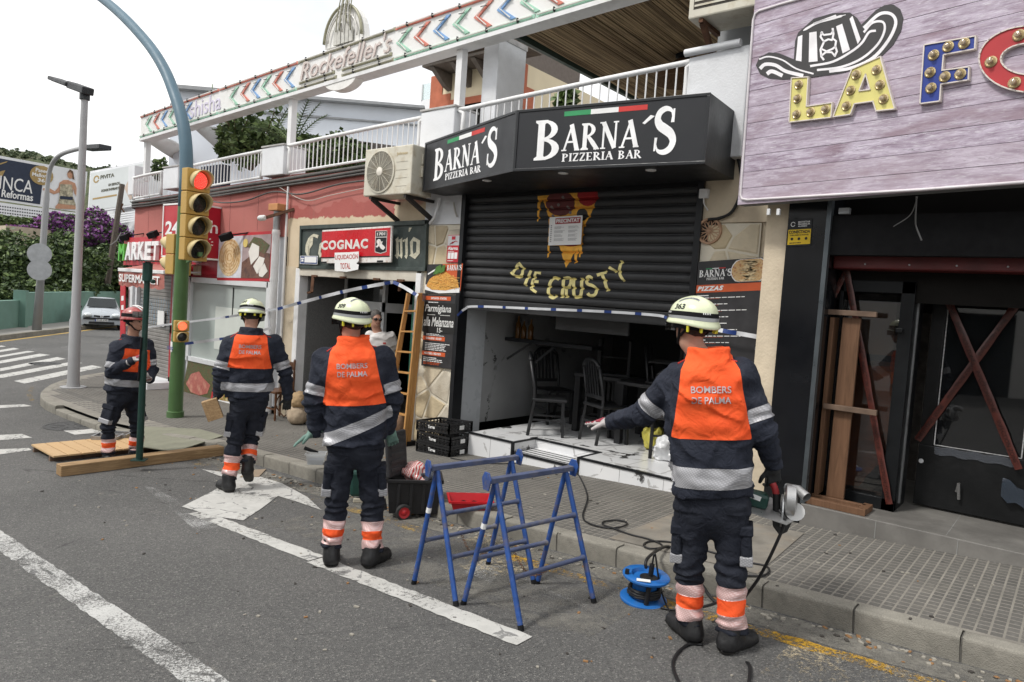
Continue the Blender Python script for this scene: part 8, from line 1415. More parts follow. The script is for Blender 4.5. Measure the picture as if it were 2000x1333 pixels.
# police tape
TW=M('white_tape',(.56,.57,.59),.35,0,.08,12);TB_=M('blue_tape',(.015,.04,.17),.4)
def tape(label,pts,w_=.048,n=10,tw=0,per=.5):
    P=cat3(pts,n);t=thing('barrier_ribbon',label,'tape',P[0],'white and blue barrier ribbons');rows=[];bl=[];acc=0;cur=[]
    for i,p in enumerate(P):
        tn=(P[min(len(P)-1,i+1)]-P[max(0,i-1)]).normalized();vw=(p-CO).normalized();y=tn.cross(vw).normalized();a=.5*math.sin(i*.5+tw)*tw;y=y*math.cos(a)+vw*math.sin(a);rows.append((p-y*w_*.4,p+y*w_*.4,-vw))
        acc += (P[i]-P[i-1]).length if i else 0;on=(acc % per) <per*.3
        if on:cur.append(i)
        if (not on or i==len(P)-1) and cur:
            if len(cur) >1:bl.append(cur)
            cur=[]
    MB().grid([[r_[0] for r_ in rows],[r_[1] for r_ in rows]]).build('strip',TW,t,smooth='all')
    for c_ in bl:MB().grid([[rows[i][0]+rows[i][2]*.003 for i in c_],[rows[i][1]+rows[i][2]*.003 for i in c_]]).build('blue_field',TB_,t,smooth='all')
PP=V((-10.2,6.29,0));tape('ribbon from the grey shutter past the mast to the drainpipe',[F(287,640,6.4),F(345,632,5.9),F(440,620,5.9),F(540,604,6.29)],.045,14,.6);tape('lower ribbon from the mast to the drainpipe behind the walking firefighter',[F(361,672,YM-.13),F(420,664,5.4),F(480,655,5.8),F(532,640,6.28)],.05,14,.6);tape('ribbon rising from the drainpipe to the hook above the antique shop doorway',[F(542,604,6.28),F(600,588,6.3),F(680,568,6.33),F(768,551,6.34)],.06,16,.7);tape('ribbon falling from the hook to the top of the ladder',[F(768,551,6.33),F(790,562,6.3),F(816,578,6.2)],.06,8,.8);tape('ribbon stretched along the lower edge of the black shutter',[F(893,617,6.4),F(908,604,6.4),F(930,599,6.41),F(1060,604,6.41),F(1180,609,6.41),F(1280,616,6.41),F(1305,622,6.38)],.035,24,.2,.36);tape('ribbon from the shutter behind helmet 363 to the downpipe with a loose tail',[F(1305,622,6.3),F(1395,643,6.3),F(1450,653,6.3),F(1490,661,6.31),F(1515,672,6.2),F(1533,692,6.2)],.05,12,.5,.55)
mb=MB()
for k in range(3):mb.tube(cat3([V((-10.2,6.3,F(540,604+4*k,6.3).z)),V((-10.14+.02*k,6.26,F(540,616+6*k,6.26).z)),V((-10.1+.04*k,6.26,F(540,640+10*k,6.26).z))],4),.012,5)
tag(mb.build('tape_knot',TW,smooth='all'),'knot of barrier ribbon tied round the white drainpipe','tape')

# ================================================================== PEOPLE
NVY=NT('navy_cloth');NVY.bump(NVY.ma('ADD',NVY.ma('MULTIPLY',NVY.noise(260,2),.12),NVY.noise(16,5,.55,None,1.5)),.7,.02);NVY=NVY.out(NVY.mix(NVY.mr(NVY.noise(9,5,.65),.35,.7),(.013,.016,.027),(.026,.030,.044)),.8,0,.25)
TRS=NT('navy_trouser_cloth');TRS.bump(TRS.ma('ADD',TRS.ma('MULTIPLY',TRS.noise(260,2),.12),TRS.noise(14,5,.55,None,1.5)),.7,.02);TRS=TRS.out(TRS.mix(TRS.mr(TRS.noise(7,5,.65),.35,.7),(.012,.014,.022),(.024,.027,.037)),.85,0,.2)
ORG_=NT('fluorescent_orange');ORG_.bump(ORG_.ma('ADD',ORG_.ma('MULTIPLY',ORG_.noise(300,2),.1),ORG_.noise(9,5,.5,None,2)),.6,.02);ORG_=ORG_.out(ORG_.mix(ORG_.mr(ORG_.noise(5,6,.7),.55,.75,0,.35),ORG_.mix(ORG_.mr(ORG_.noise(6,4),.3,.7),(.78,.082,.018),(.92,.125,.03)),(.50,.075,.03)),.75,0,.25)
def mesh_band(n,a,b):s=NT(n);w_=s.ma('MULTIPLY',s.wave(32,0,0,co=s.map((1,1,1),(0,R_(45),R_(20)))),s.wave(32,0,0,co=s.map((1,1,1),(0,R_(-45),R_(20)))));return s.out(s.mix(s.mr(w_,.1,.5),a,b),.38,.2,.5)
REFL=mesh_band('silver_reflective',(.30,.30,.315),(.44,.44,.46));PREF=mesh_band('pink_silver_reflective',(.54,.34,.32),(.66,.50,.49));SKN=NT('skin');SKN=SKN.out(SKN.mix(SKN.mr(SKN.noise(14,4),.3,.7),(.36,.185,.125),(.46,.255,.18)),.55,0,.4)
HELM=M('pale_yellow_helmet',(.64,.68,.47),.3,0,.04,5,.02,30,.5,dirt=(.50,.52,.38),ds=6,da=.4);HRED=M('red_helmet',(.33,.018,.02),.25,0,.15,6,dirt=(.6,.55,.5),ds=5,da=.5);BOOT=M('black_boot_leather',(.016,.016,.017),.45,0,.3,12,.25,60);SOLE=M('boot_sole',(.022,.021,.02),.8,0,.3,10,dirt=(.09,.085,.075),ds=8,da=.7)
YTR=M('yellow_trim',(.66,.62,.05),.5);HAIR=M('dark_hair',(.03,.022,.018),.7,0,.4,40,.5,120);GHAIR=M('grey_hair',(.075,.068,.062),.7,0,.4,40,.5,120);TEE=M('white_tshirt',(.62,.60,.58),.85,0,.05,5,.3,18);GLV={'red':M('white_work_glove',(.40,.37,.36),.7,0,.25,18,.3,60),'green':M('green_dipped_glove',(.13,.22,.185),.7,0,.35,14,.3,60),'black':M('black_glove',(.016,.017,.018),.65,0,.3,14,.3,60)};GPAD=M('red_glove_pad',(.25,.025,.045),.6,0,.3,15);EYEW=M('eye_dark',(.03,.02,.018),.25);LIP=M('lips',(.26,.09,.075),.5)
def ridge(P,sc,seed):return (1-np.abs(vn(P,sc,seed)))**5
def nz(v):v=np.array(v,float);return v/np.linalg.norm(v)
def glove(name,par,w_,dirn,pn,mat,curl=.35,spread=.12,thumb=1,pads=False,idx_straight=False):
    w_,d,n=np.array(w_),nz(dirn),np.array(pn,float);n=nz(n-d*(n@d));sd_=np.cross(d,n);B=np.stack([sd_,d,n]);seg_=[]
    for i,(o,L_) in enumerate(((-.033,.070),(-.011,.080),(.011,.076),(.032,.060))):
        o *= thumb;p=w_+d*.095+sd_*o;f_=nz(d+sd_*o*spread*14);c_=curl*(.15 if idx_straight and i<1 else 1)
        for k in range(3):
            a=c_*(.7+.4*k);f_=nz(f_*math.cos(a)+n*math.sin(a));q=p+f_*L_*(.46,.3,.24)[k];seg_.append((p,q,.0115-.0012*k,.0105-.0012*k));p=q
    tp=w_+d*.035-sd_*.036*thumb;t1=tp+nz(d*.75-sd_*thumb*.75+n*.25)*.04;t2=t1+nz(d*1-sd_*thumb*.25+n*.45)*.034;seg_ += [(tp,t1,.0145,.0125),(t1,t2,.0125,.010)]
    def fn(P):
        r=smin(rbx(P,w_+d*.06,(.041,.046,.016),.014,B),cap(P,w_-d*.035,w_+d*.025,.037,.034),.018)
        fs=None
        for s_ in seg_:q=cap(P,*s_);fs=q if fs is None else np.minimum(fs,q)
        return smin(r,fs,.007)
    pts=np.array([s_[0] for s_ in seg_]+[s_[1] for s_ in seg_]+[w_-d*.05]);vs,q=surfnet(fn,pts.min(0)-.03,pts.max(0)+.03,.0048);o=np_obj(name,vs,q,mat,par)
    if pads:
        mb=MB()
        for s_ in seg_[:12]:c_=V((s_[0]+s_[1])/2-n*.008);mb.bar(V(s_[0]*.8+s_[1]*.2-n*.008),V(s_[0]*.2+s_[1]*.8-n*.008),.014,.009,up=tuple(n))
        for i in range(4):c_=V(w_+d*.07+sd_*(-.03+.02*i)-n*.016);mb.obox(c_,V(sd_)*.008,V(d)*.018,V(n)*.004)
        mb.build('glove_pad',GPAD,o,kind='stuff',bevel=.003)
    return o
def decal(mb,bvh,t,c_,ux,uy,dirn,lift=.002,bold=.02,m=0,back=.4,polys=None):
    c_,ux,uy,dirn=V(c_),V(ux),V(uy),V(dirn).normalized()
    vs,fs=text_geo(t,bold) if t else polys;P=[]
    for u,v in vs:
        o=c_+ux*(u-.5)+uy*(v-.5)-dirn*back;h=bvh.ray_cast(o,dirn);P.append((h[0] if h[0] is not None else o+dirn*back)-dirn*lift)
    n=ux.cross(uy);mb.add(P,[f if n.dot(-dirn) >0 else tuple(reversed(f)) for f in fs],m)
def helmet(par,c_,f_,u,kind,num,dirt=0):
    c_,f_,u=np.array(c_),nz(f_),nz(u);f_=nz(f_-u*(f_@u));r_=np.cross(f_,u);nth=48;red=kind=='red'
    A,B_,C_=(.138,.112,.118) if red else (.147,.118,.128)
    def ring(rho,z,fl=0):
        out=[]
        for k in range(nth):
            th=2*math.pi*k/nth;x,y=math.cos(th),math.sin(th);bk=max(0,-x);cr=.010*math.exp(-(y*rho/.16)**2)*(1-abs(z)/.2)*(1 if z>.05 else 0)
            zz=z-(.035*bk**2+.012*abs(y)**2)*fl;out.append(tuple(c_+f_*(A*rho*x*(1.0+.05*bk))+r_*(B_*rho*y)+u*(zz+cr)))
        return out
    prof=[(1.10,-.014,1),(1.13,-.010,1),(1.10,-.002,.8),(1.02,.012,.4),(1.0,.03,.1)]+[(math.cos(a),.03+(C_-.03)*math.sin(a)+.0,0) for a in [R_(q) for q in (12,24,36,48,58,67,75,82,87)]]
    rows=[ring(*p) for p in prof];mb=MB().grid(rows,close=True);mb.add(rows[-1],[tuple(range(nth))]);sh=mb.build('helmet',HRED if red else HELM,par,smooth='all');bv=BVHTree.FromPolygons([V(p) for p in mb.v],mb.f)
    inn=MB().grid([ring(1.07,-.012,1),ring(.93,.0,.3),ring(.80,.03,0)],close=True);inn.build('helmet_lining',BLACKM,sh,smooth='all')
    sb=lambda z0,z1,k,m,nm,a0=0,a1=nth:MB().grid([(ring(k,z0,.3)+ring(k,z0,.3))[a0:a1+1],(ring(k,z1,.2)+ring(k,z1,.2))[a0:a1+1]]).build(nm,m,sh,smooth='all')
    if red:
        sb(.012,.05,1.03,BLACKM,'goggle_strap',3,nth-3);MB().grid([(ring(1.12,.005,0)*2)[nth-9:nth+10],(ring(1.14,.05,0)*2)[nth-9:nth+10],(ring(1.02,.075,0)*2)[nth-9:nth+10]]).build('goggles',glass('goggle_lens',(.06,.055,.05),.08,.9),sh,smooth='all')
        for k in (-1,1):mb=MB();mb.tube([V(c_+f_*(A*(.9-.16*i))+r_*(k*.03)+u*(.052+.083*math.sin(min(1.5,.35+.22*i)))) for i in range(7)],.008,5);mb.build('helmet_rib',WPRINT,sh,smooth='all')
    else:
        sb(.022,.045,1.025,BLACKM,'black_strap');sb(.004,.02,1.045,M('grey_reflector',(.36,.37,.38),.35,.3),'grey_reflector',4,nth-4);mb=MB()
        for th,z,w_,h_ in num['logo']:d=f_*math.cos(th)*A+r_*math.sin(th)*B_;t_=nz(-f_*math.sin(th)+r_*math.cos(th));t_=t_ if t_@np.array(CR) >0 else -t_;decal(mb,bv,'HELM' if False else 'RESCUE' if False else '|||||',c_+d+u*z,t_*w_,u*h_,-nz(d),.008)
        mb.build('strap_plate',WPRINT,sh);th=num['th'];d=nz(f_*math.cos(th)*.9+r_*math.sin(th));t_=np.cross(u,d);t_=t_ if t_@np.array(CR) >0 else -t_;mb=MB();decal(mb,bv,num['n'],c_+d*.12+u*.072,t_*.072,nz(u*.8-d*.45)*.034,-nz(d*.9+u*.35),.002,.03);mb.build('number',BLACK,sh)
        th=num['lth'];d=nz(f_*math.cos(th)*.9+r_*math.sin(th));t_=np.cross(u,d);t_=t_ if t_@np.array(CR) >0 else -t_;N=12;pv=[(i/N,.5+(-.5+j)*.42-1.35*(i/N-.5)**2) for j in (0,1) for i in range(N+1)];pf=[(i,i+1,N+2+i,N+1+i) for i in range(N)];mb=MB();decal(mb,bv,None,c_+d*.06+u*.106,t_*.12,nz(u*.6-d*.6)*.05,-nz(d*.45+u*.8),.0015,polys=(pv,pf));mb.build('arc_label',M('grey_reflector',(.36,.37,.38),.35,.3),sh)
        tv,tf=text_geo('BOMBERS DE PALMA',.015);mb=MB();decal(mb,bv,None,c_+d*.06+u*.106,t_*.12,nz(u*.6-d*.6)*.05,-nz(d*.45+u*.8),.003,polys=([(.04+.92*a,.5+(b-.5)*.22-1.35*(.04+.92*a-.5)**2) for a,b in tv],tf));mb.build('label_lettering',BLACK,sh)
        mb=MB()
        for i in range(9):th=num['th']-.5+.13*i;d=nz(f_*math.cos(th)*.9+r_*math.sin(th));h=bv.ray_cast(V(c_+d*.3+u*.118),V(-d));
        mb=MB().grid([(ring(1.0,.03,0)*2)[nth-8:nth+9],(ring(1.14,-.02,0)*2)[nth-8:nth+9],(ring(1.12,-.07,0)*2)[nth-8:nth+9]]);mb.build('visor',glass('dark_visor',(.02,.02,.022),.1,.92),sh,smooth='all')
        for th in (2.2,2.75,3.55,4.1):d=f_*math.cos(th)*A*1.02+r_*math.sin(th)*B_*1.02;MB().bar(V(c_+d-u*.02),V(c_+d*.95-u*.068),.013,.022).build('yellow_clip',YTR,sh,bevel=.003)
    MB().grid([ring(.84,-.045,.5)[9:nth-8],ring(.9,.0,.3)[9:nth-8]]).build('head_harness',BLACKM,sh,smooth='all');mb=MB()
    for k in (-1,1):mb.tube([V(c_+r_*k*.098+u*.0-f_*.02),V(c_+r_*k*.085-u*.07+f_*.0),V(c_+r_*k*.05-u*.135+f_*.05),V(c_-u*.15+f_*.07)],.009,5).tube([V(c_+r_*k*.06-f_*.10-u*.01),V(c_+r_*k*.08-f_*.03-u*.07),V(c_+r_*k*.075-u*.09)],.008,5)
    mb.build('chin_strap',BLACKM,sh,smooth='all',kind='stuff');return sh
def person(label,B,J,fa,ha,uni=True,glo=(('red',1),('black',1)),hel=None,num=None,ground=None,bands=(.28,.48,.72,.92),s0=.45,band=(.12,.25),rise=0,group=None,toes=None,text=True,headtilt=0,curl=(.3,.5),pn=None,seed=1,hem=.0,otop=1.2,ow_=1):
    B=V(B);h=V((B.x-CO.x,B.y-CO.y,0)).normalized();r=V((-h.y,h.x,0));r=r if r.dot(CR) >0 else -r
    def jp(k):x,y,o=J[k] if len(J[k]) ==3 else (*J[k],0);d=ray(x,y);pl=B+h*o;return np.array(CO+d*((pl-CO).dot(h)/d.dot(h)))
    j={k:jp(k) for k in J};f_=nz(h*math.cos(R_(fa))+r*math.sin(R_(fa)));hf=nz(np.array(h*math.cos(R_(ha))+r*math.sin(R_(ha)))+np.array((0,0,headtilt)));t=thing('person',label,'person',B,group)
    P0,P1=j['hip'],j['neck'];L_=np.linalg.norm(P1-P0);up=(P1-P0)/L_;tf=nz(f_-up*(f_@up));tr=np.cross(tf,up);hu=nz(np.array((0,0,1))-hf*hf[2]);hr=np.cross(hf,hu);hc=j['head']
    S_=[-.32,-.1,.1,.45,.72,.86,.93,.985,1.03,1.1];Aw=[.205,.205,.202,.208,.222,.212,.178,.115,.098,.096];Bw=[.155,.152,.145,.148,.15,.138,.122,.104,.1,.1]
    if not uni:Aw=[a*.88 for a in Aw];Bw=[a*.9 for a in Bw]
    lo_s=hem if uni else -.05
    def torso(P,g=0,top=1.06,lo=None):
        q=P-P0;x,y,s_=q@tr,q@tf,q@up/L_;a=np.interp(s_,S_,Aw)+g;b=np.interp(s_,S_,Bw)+g;y=y+.018*np.exp(-((s_-.75)/.25)**2);e=(np.abs(x/a)**2.5+np.abs(y/b)**2.5)**(1/2.5);d=(e-1)*np.minimum(a,b)*.9
        return np.maximum(np.maximum(d,((lo_s if lo is None else lo)-s_)*L_),(s_-top)*L_),x,y,s_
    arms=[('shL','elL','wrL'),('shR','elR','wrR')];ga=0 if uni else -.014
    def arm(P,ks,g=0):
        a,b,c_=(j[k] for k in ks);d1,t1=cap(P,a,b,.077+g,.064+g,True);d2,t2=cap(P,b,c_,.061+g,.048+g,True);return d1,t1,d2,t2
# body: one continuous surface from the head to the feet
    nkb=hc-hu*.09-hf*.015;legs=[('hiL','knL','anL'),('hiR','knR','anR')];HB=np.stack([hr,hf,hu])
    def body(P):
        d=elp(P,hc+hu*.03-hf*.008,(.074,.094,.10),HB);d=smin(d,elp(P,hc-hu*.045+hf*.018,(.058,.066,.075),HB),.04);d=smin(d,cap(P,hc+hf*.082+hu*.0,hc+hf*.1-hu*.034,.012,.016),.014);d=smin(d,cap(P,hc+hf*.083-hr*.035+hu*.02,hc+hf*.083+hr*.035+hu*.02,.013,.013),.016);d=smin(d,elp(P,hc+hf*.068-hu*.075,(.024,.02,.018),HB),.02)
        for k in (-1,1):d=smin(d,elp(P,hc+hr*k*.076-hf*.008-hu*.008,(.012,.02,.032),HB),.006);d=np.maximum(d,-elp(P,hc+hf*.098+hr*k*.031+hu*.002,(.016,.014,.011),HB))
        d=smin(d,cap(P,nkb,P1-up*.06,.056,.066),.03);d=smin(d,torso(P,-.03,.98,.06)[0],.03)
        for ks in arms:d1,_,d2,_=arm(P,ks,-.026);d=smin(d,np.minimum(d1,d2),.03)
        for ks in legs:a,b,c_=(j[k] for k in ks);d=smin(d,np.minimum(cap(P,a,b,.085,.058),cap(P,b,c_,.058,.045)),.02)
        return d
    RT3=np.array(Matrix.Rotation(.6,3,'Y') @ Matrix.Rotation(.5,3,'X'));allp=np.array(list(j.values()));lo,hi=allp.min(0)-.2,allp.max(0)+.2;vs,q=surfnet(body,lo,hi,.0105);np_obj('body',vs,q,SKN,t)
    mb=MB()
    for k in (-1,1):mb.ell(V(hc+hf*.081+hr*k*.031+hu*.002),(.012,.012,.009),8,6)
    mb.build('eye',EYEW,t,smooth=True,kind='stuff');mb=MB();c_=V(hc+hf*.087-hu*.052);mb.obox(c_,V(hr)*.022,V(hf)*.006,V(hu)*.004);mb.build('mouth',LIP,t,bevel=.003)
    hair=lambda P:np.maximum(np.maximum(elp(P,hc+hu*.034-hf*.014,(.081,.099,.104),HB),(P-hc)@hf-.045-.5*((P-hc)@hu)),-((P-hc)@hu)-.055+.5*((P-hc)@hf))+.002*vn(P,(60,60,60));vs,q=surfnet(hair,hc-.17,hc+.17,.009);np_obj('hair',vs,q,HAIR if uni else GHAIR,t)
# jacket
    def jk(P,parts=False):
        d,x,y,s_=torso(P,0,1.065 if uni else .985);n1=vn(P,(8,8,15),seed);n2=vn(P,(17,17,24),seed+3);am=[]
        rg=ridge(P@RT3,(5.5,5.5,11),seed+2);d=d+.011*n1*(1+1.5*np.clip(.4-s_,0,.5))-.015*rg+.0045*n2+.005*np.sin(((P-P0)@up)*55+4*n1)*np.clip(.25-np.abs(s_-.0),0,.25)*4
        for ks in arms:d1,t1,d2,t2=arm(P,ks,ga);b=j[ks[1]];fold=np.exp(-(np.linalg.norm(P-b,axis=1)/.11)**2);w_=.007*n1+.004*n2-.013*rg+.013*fold*np.sin(t1*34+t2*30+3*n1);d1=d1+w_+(.0 if uni else np.maximum(0,(t1-.72)*5));d2=d2+w_+(.006*np.sin(t2*28+3*n1)*np.clip(t2-.55,0,.4)*2) if uni else d1*0+1;am.append((smin(d1,d2,.02),t1,t2,d1,d2))
        r_=d
        for a in am:r_=smin(r_,a[0],.035)
        if uni:r_=np.maximum(r_,.048-np.linalg.norm((P-(P1+up*.07))-np.outer((P-(P1+up*.07))@up,up),axis=1)-10*np.maximum(0,.995-s_))
        return (r_,d,x,y,s_,am) if parts else r_
    ja=np.array([j[k] for k in ('hip','neck','shL','elL','wrL','shR','elR','wrR')]);vs,q=surfnet(jk,ja.min(0)-np.array((.24,.24,.32)),ja.max(0)+np.array((.24,.24,.14)),.0095);T=tri(q);N_=vnorm(vs,T);bvh=BVHTree.FromPolygons([V(p) for p in vs],[tuple(map(int,f)) for f in q])
    if uni:
        _,d,x,y,s_,am=jk(vs,True);dA=np.minimum(am[0][0],am[1][0]);ow=np.interp(s_,[.4,.62,.8,.93,.99,1.1],[.215,.184,.162,.150,.125,.125]);tors=dA-d+.022
        fld={'o':np.minimum.reduce([np.where(s_>.96,.05,tors),ow*ow_-np.abs(x),(s_-s0)*L_,(otop-s_)*L_]),'b':np.minimum.reduce([tors+.004,(s_-band[0]-band[2]*x if len(band) >2 else s_-band[0])*L_,((band[1]+(band[2]*x if len(band) >2 else 0))-s_)*L_]),'nx':N_[:,0],'ny':N_[:,1],'nz':N_[:,2]}
        for i in (0,1):fld['s%d' % i] =np.minimum.reduce([(am[i][1]-.62)*.28,(.86-am[i][1])*.28,am[i][4]-am[i][3]+.012,d-am[i][0]+.03])
        lab=np.zeros(len(T),int)
        for i,k in enumerate(('o','b','s0','s1')):vs,T,fld,side,src=split_iso(vs,T,fld,k);lab=lab[src];lab[side & (lab==0)] =i+1
        NN=np.stack([fld['nx'],fld['ny'],fld['nz']],1);jo=np_obj('jacket',vs,T[lab==0],NVY,t)
        for i,nm,m,e in ((1,'vest_panel',ORG_,.0022),(2,'reflective_band',REFL,.003),(3,'reflective_band',REFL,.003),(4,'reflective_band',REFL,.003)):
            if (lab==i).sum() >3:np_obj(nm,vs+NN*e,T[lab==i],m,jo)
        back=P0+up*L_*.80;sg=1 if -tf@np.array(h) <0 else -1;tx=-tr if (-tr)@np.array(CR) >0 else tr
        if text:
            for i,(tx_,ww) in enumerate((('BOMBERS',.205),('DE PALMA',.20))):mb=MB();decal(mb,bvh,tx_,back-up*.055*i,tx*ww,up*.036,tf,.0085,.012);mb.build('back_lettering',M('silver_lettering',(.45,.40,.41),.4,.3),jo)
        mb=MB()
        for k in ('shL','shR'):pth=[V(P1+(j[k]-P1)*q_+up*(.042-.05*q_)-tf*.03) for q_ in (.42,.62,.85)];hp=[bvh.find_nearest(p)[0] for p in pth];mb.tube([p+V(up)*.003 for p in hp],.0045,5)
        mb.build('red_piping',M('red_piping',(.5,.03,.02),.6),jo,kind='stuff')
    else:np_obj('tshirt',vs,T,TEE,t)
# trousers with ankle bands and pockets
    TB=np.stack([tr,tf,up])
    def tz(P,parts=False):
        rg=ridge(P@RT3,(6.5,6.5,9),seed+4);n1=vn(P,(9,9,14),seed+9);n2=vn(P,(20,20,26),seed+5);d=np.minimum(elp(P,P0-up*.03,(.172,.136,.165),TB),torso(P,-.016,.30,-.06)[0])+.005*n1;lg=[]
        for ks in legs:
            a,b,c_=(j[k] for k in ks);d1,t1=cap(P,a,b,.094,.069,True);ce=c_+(b-c_)*.09;d2,t2=cap(P,b,ce,.069,.067,True);kn=np.exp(-(np.linalg.norm(P-b,axis=1)/.13)**2);bz_=np.clip((t2-.45)*2,0,1)
            w_=.009*n1+.004*n2-.015*rg+.012*kn*np.sin(t1*30+t2*34+4*n1)+bz_*.009*np.sin(t2*27+5*n1)+.005*np.sin((P-a)@nz(b-a)*48+5*n1)*np.exp(-(t1/.35)**2);ax=nz(ce-b);d2=np.maximum(d2+w_,(P-ce)@ax-.012);lg.append((smin(d1+w_,d2,.02),t1,t2,d1,d2))
        l2=smin(lg[0][0],lg[1][0],.012);r_=smin(d,l2,.045);return (r_,lg) if parts else r_
    la=np.array([j[k] for k in ('hip','hiL','knL','anL','hiR','knR','anR')]);vs,q=surfnet(tz,la.min(0)-.2,la.max(0)+np.array((.2,.2,.2)),.0095);T=tri(q)
    if uni:
        N_=vnorm(vs,T);_,lg=tz(vs,True);dmin=lg[0][0]-lg[1][0];fld={'nx':N_[:,0],'ny':N_[:,1],'nz':N_[:,2]};names=[]
        for i in (0,1):
            t2=lg[i][2];mine=-dmin if i==0 else dmin
            for k,(u0,u1) in enumerate(((bands[0],bands[1]),(bands[1],bands[2]),(bands[2],bands[3]))):key='l%d%d' % (i,k);fld[key] =np.minimum.reduce([(t2-u0)*.4,(u1-t2)*.4,mine]);names.append((key,k))
        lab=np.zeros(len(T),int)
        for i,(k,kk) in enumerate(names):vs,T,fld,side,src=split_iso(vs,T,fld,k);lab=lab[src];lab[side & (lab==0)] =i+1
        NN=np.stack([fld['nx'],fld['ny'],fld['nz']],1);to=np_obj('trousers',vs,T[lab==0],TRS,t)
        for i,(k,kk) in enumerate(names):
            if (lab==i+1).sum() >3:np_obj('orange_band' if kk==1 else 'reflective_band',vs+NN*.0025,T[lab==i+1],ORG_ if kk==1 else PREF,to)
        bvt=BVHTree.FromPolygons([V(p) for p in vs],[tuple(map(int,f)) for f in T])
        for ks in legs:
            a,b=j[ks[0]],j[ks[1]];ax=nz(b-a);out=nz((a-P0)-ax*((a-P0)@ax));c_=a+(b-a)*.52+out*.078;y_=np.cross(ax,out);PB=np.stack([out,y_,ax])
            vsp,qp=surfnet(lambda P:rbx(P,c_,(.03,.07,.085),.02,PB)+.004*vn(P,(22,22,22),seed),c_-.16,c_+.16,.0095);po_=np_obj('cargo_pocket',vsp,qp,TRS,to);mb=MB();mb.obox(V(c_+ax*.095),V(out)*.034,V(y_)*.071,V(ax)*.028);mb.build('pocket_reflector',REFL,to,bevel=.008);mb=MB();mb.obox(V(c_-ax*.07),V(out)*.036,V(y_)*.076,V(ax)*.026);mb.build('pocket_flap',TRS,to,bevel=.008)
    else:np_obj('trousers',vs,T,M('dark_jeans',(.02,.022,.03),.8,0,.2,8,.3,60),t)
# boots
    for sd_,k in (('L','anL'),('R','anR')):
        hx,tx_,lift=toes[sd_];an=j[k];H_=np.array(G(*hx,0 if ground is None else .14));Tq=np.array(G(*tx_,0 if ground is None else .14));dr_=nz((Tq-H_)*np.array((1,1,0)));zg=(zr if ground is None else zs)(an[0])+lift[0];hl=np.array((an[0],an[1],zg))-dr_*.045;toe=hl+dr_*.235+np.array((0,0,lift[1]-lift[0]));pt=nz(toe-hl);ln=np.cross(pt,np.array((0,0,1)))
        pu=np.cross(ln,pt)
        def bt(P):
            d=cap(P,an+np.array((0,0,.06)),hl+pu*.07+pt*.02,.062,.055);d=smin(d,cap(P,hl+pu*.045+pt*.01,toe+pu*.038-pt*.02,.047,.046),.04);d=smin(d,cap(P,hl+pu*.09+pt*.03,toe+pu*.04-pt*.07,.045,.04),.03)+.003*vn(P,(24,24,24),seed);return np.maximum(d,-((P-hl)@pu))
        al=np.array([an+np.array((0,0,.1)),hl,toe]);vs,q=surfnet(bt,al.min(0)-.1,al.max(0)+.1,.008);T=tri(q);fld={'z':.024-(vs-hl)@pu};vs,T,fld,side,src=split_iso(vs,T,fld,'z');bo=np_obj('boot',vs,T[~side],BOOT,t);c0=hl+pt*.09;sv=vs.copy();k2=vs-c0;sv=c0+k2*1.0+(k2-np.outer(k2@pu,pu))*.05;np_obj('sole',sv,T[side],SOLE,bo)
# gloves
    if uni:
        for i,(sd_,el,wr) in enumerate((('L','elL','wrL'),('R','elR','wrR'))):d=j['ha'+sd_]-j[wr];glove('glove',t,j[wr]+nz(d)*.01,d,pn[i] if pn else tf,GLV[glo[i][0]],curl[i],.12 if i==0 else .05,glo[i][1],glo[i][0] =='red',len(glo[i]) >2)
    else:
        for sd_,el,wr in (('L','elL','wrL'),('R','elR','wrR')):d=j['ha'+sd_]-j[wr];glove('hand',t,j[wr],d,pn[0] if pn else tf,SKN,.3,.08,1 if sd_=='L' else -1)
    if hel:helmet(t,hc+hu*.045-hf*.01,hf,hu,hel,num)
    return t,j,h,r
GRPF=None
f4=person('firefighter with helmet 363 stretching out his left arm, circular saw in his right hand',G(1392,1262),dict(hip=(1388,978),neck=(1384,700),head=(1350,640,.03),shL=(1324,735,.02),elL=(1258,808,.10),wrL=(1196,826,.22),haL=(1150,824,.30),shR=(1450,730,.0),elR=(1490,836,-.02),wrR=(1508,905,.10),haR=(1512,945,.13),hiL=(1354,990),hiR=(1428,990),knL=(1348,1112,.03),anL=(1348,1222,.03),knR=(1428,1114,0),anR=(1428,1243,-.03)),-6,-42,
    glo=(('red',-1,1),('black',1)),hel='pale',num=dict(n='363',th=R_(-100),lth=R_(-122),logo=[(R_(-68),.035,.04,.010),(R_(-165),.035,.04,.010)]),s0=.46,band=(.125,.265),bands=(.24,.45,.70,.93),toes=dict(L=((1362,1258),(1316,1222),(0,0)),R=((1418,1274),(1460,1258),(0,0))),curl=(.22,.85),pn=((.3,.2,-1),(-.7,.6,0)),seed=2,hem=.06)
f3=person('firefighter 309 seen from behind standing on the white line, arms held off his sides',G(690,1102),dict(hip=(696,862),neck=(690,672),head=(686,630,.03),shL=(634,700,.0),elL=(612,780,-.0),wrL=(618,842,.05),haL=(590,858,.06),shR=(747,696,.0),elR=(768,776,-.0),wrR=(760,838,.10),haR=(770,872,.15),hiL=(670,878),hiR=(720,878),knL=(656,985,.02),anL=(648,1072,.0),knR=(728,985,.02),anR=(726,1085,-.05)),3,-24,
    glo=(('green',-1),('green',1)),hel='pale',num=dict(n='309',th=R_(-118),lth=R_(175),logo=[(R_(172),.035,.055,.012)]),s0=.40,band=(.10,.23,.55),bands=(.36,.56,.75,.94),toes=dict(L=((650,1105),(648,1082),(0,0)),R=((712,1118),(755,1096),(0,0))),curl=(.12,.5),pn=((.5,.5,-.7),(-.7,.5,0)),seed=5)
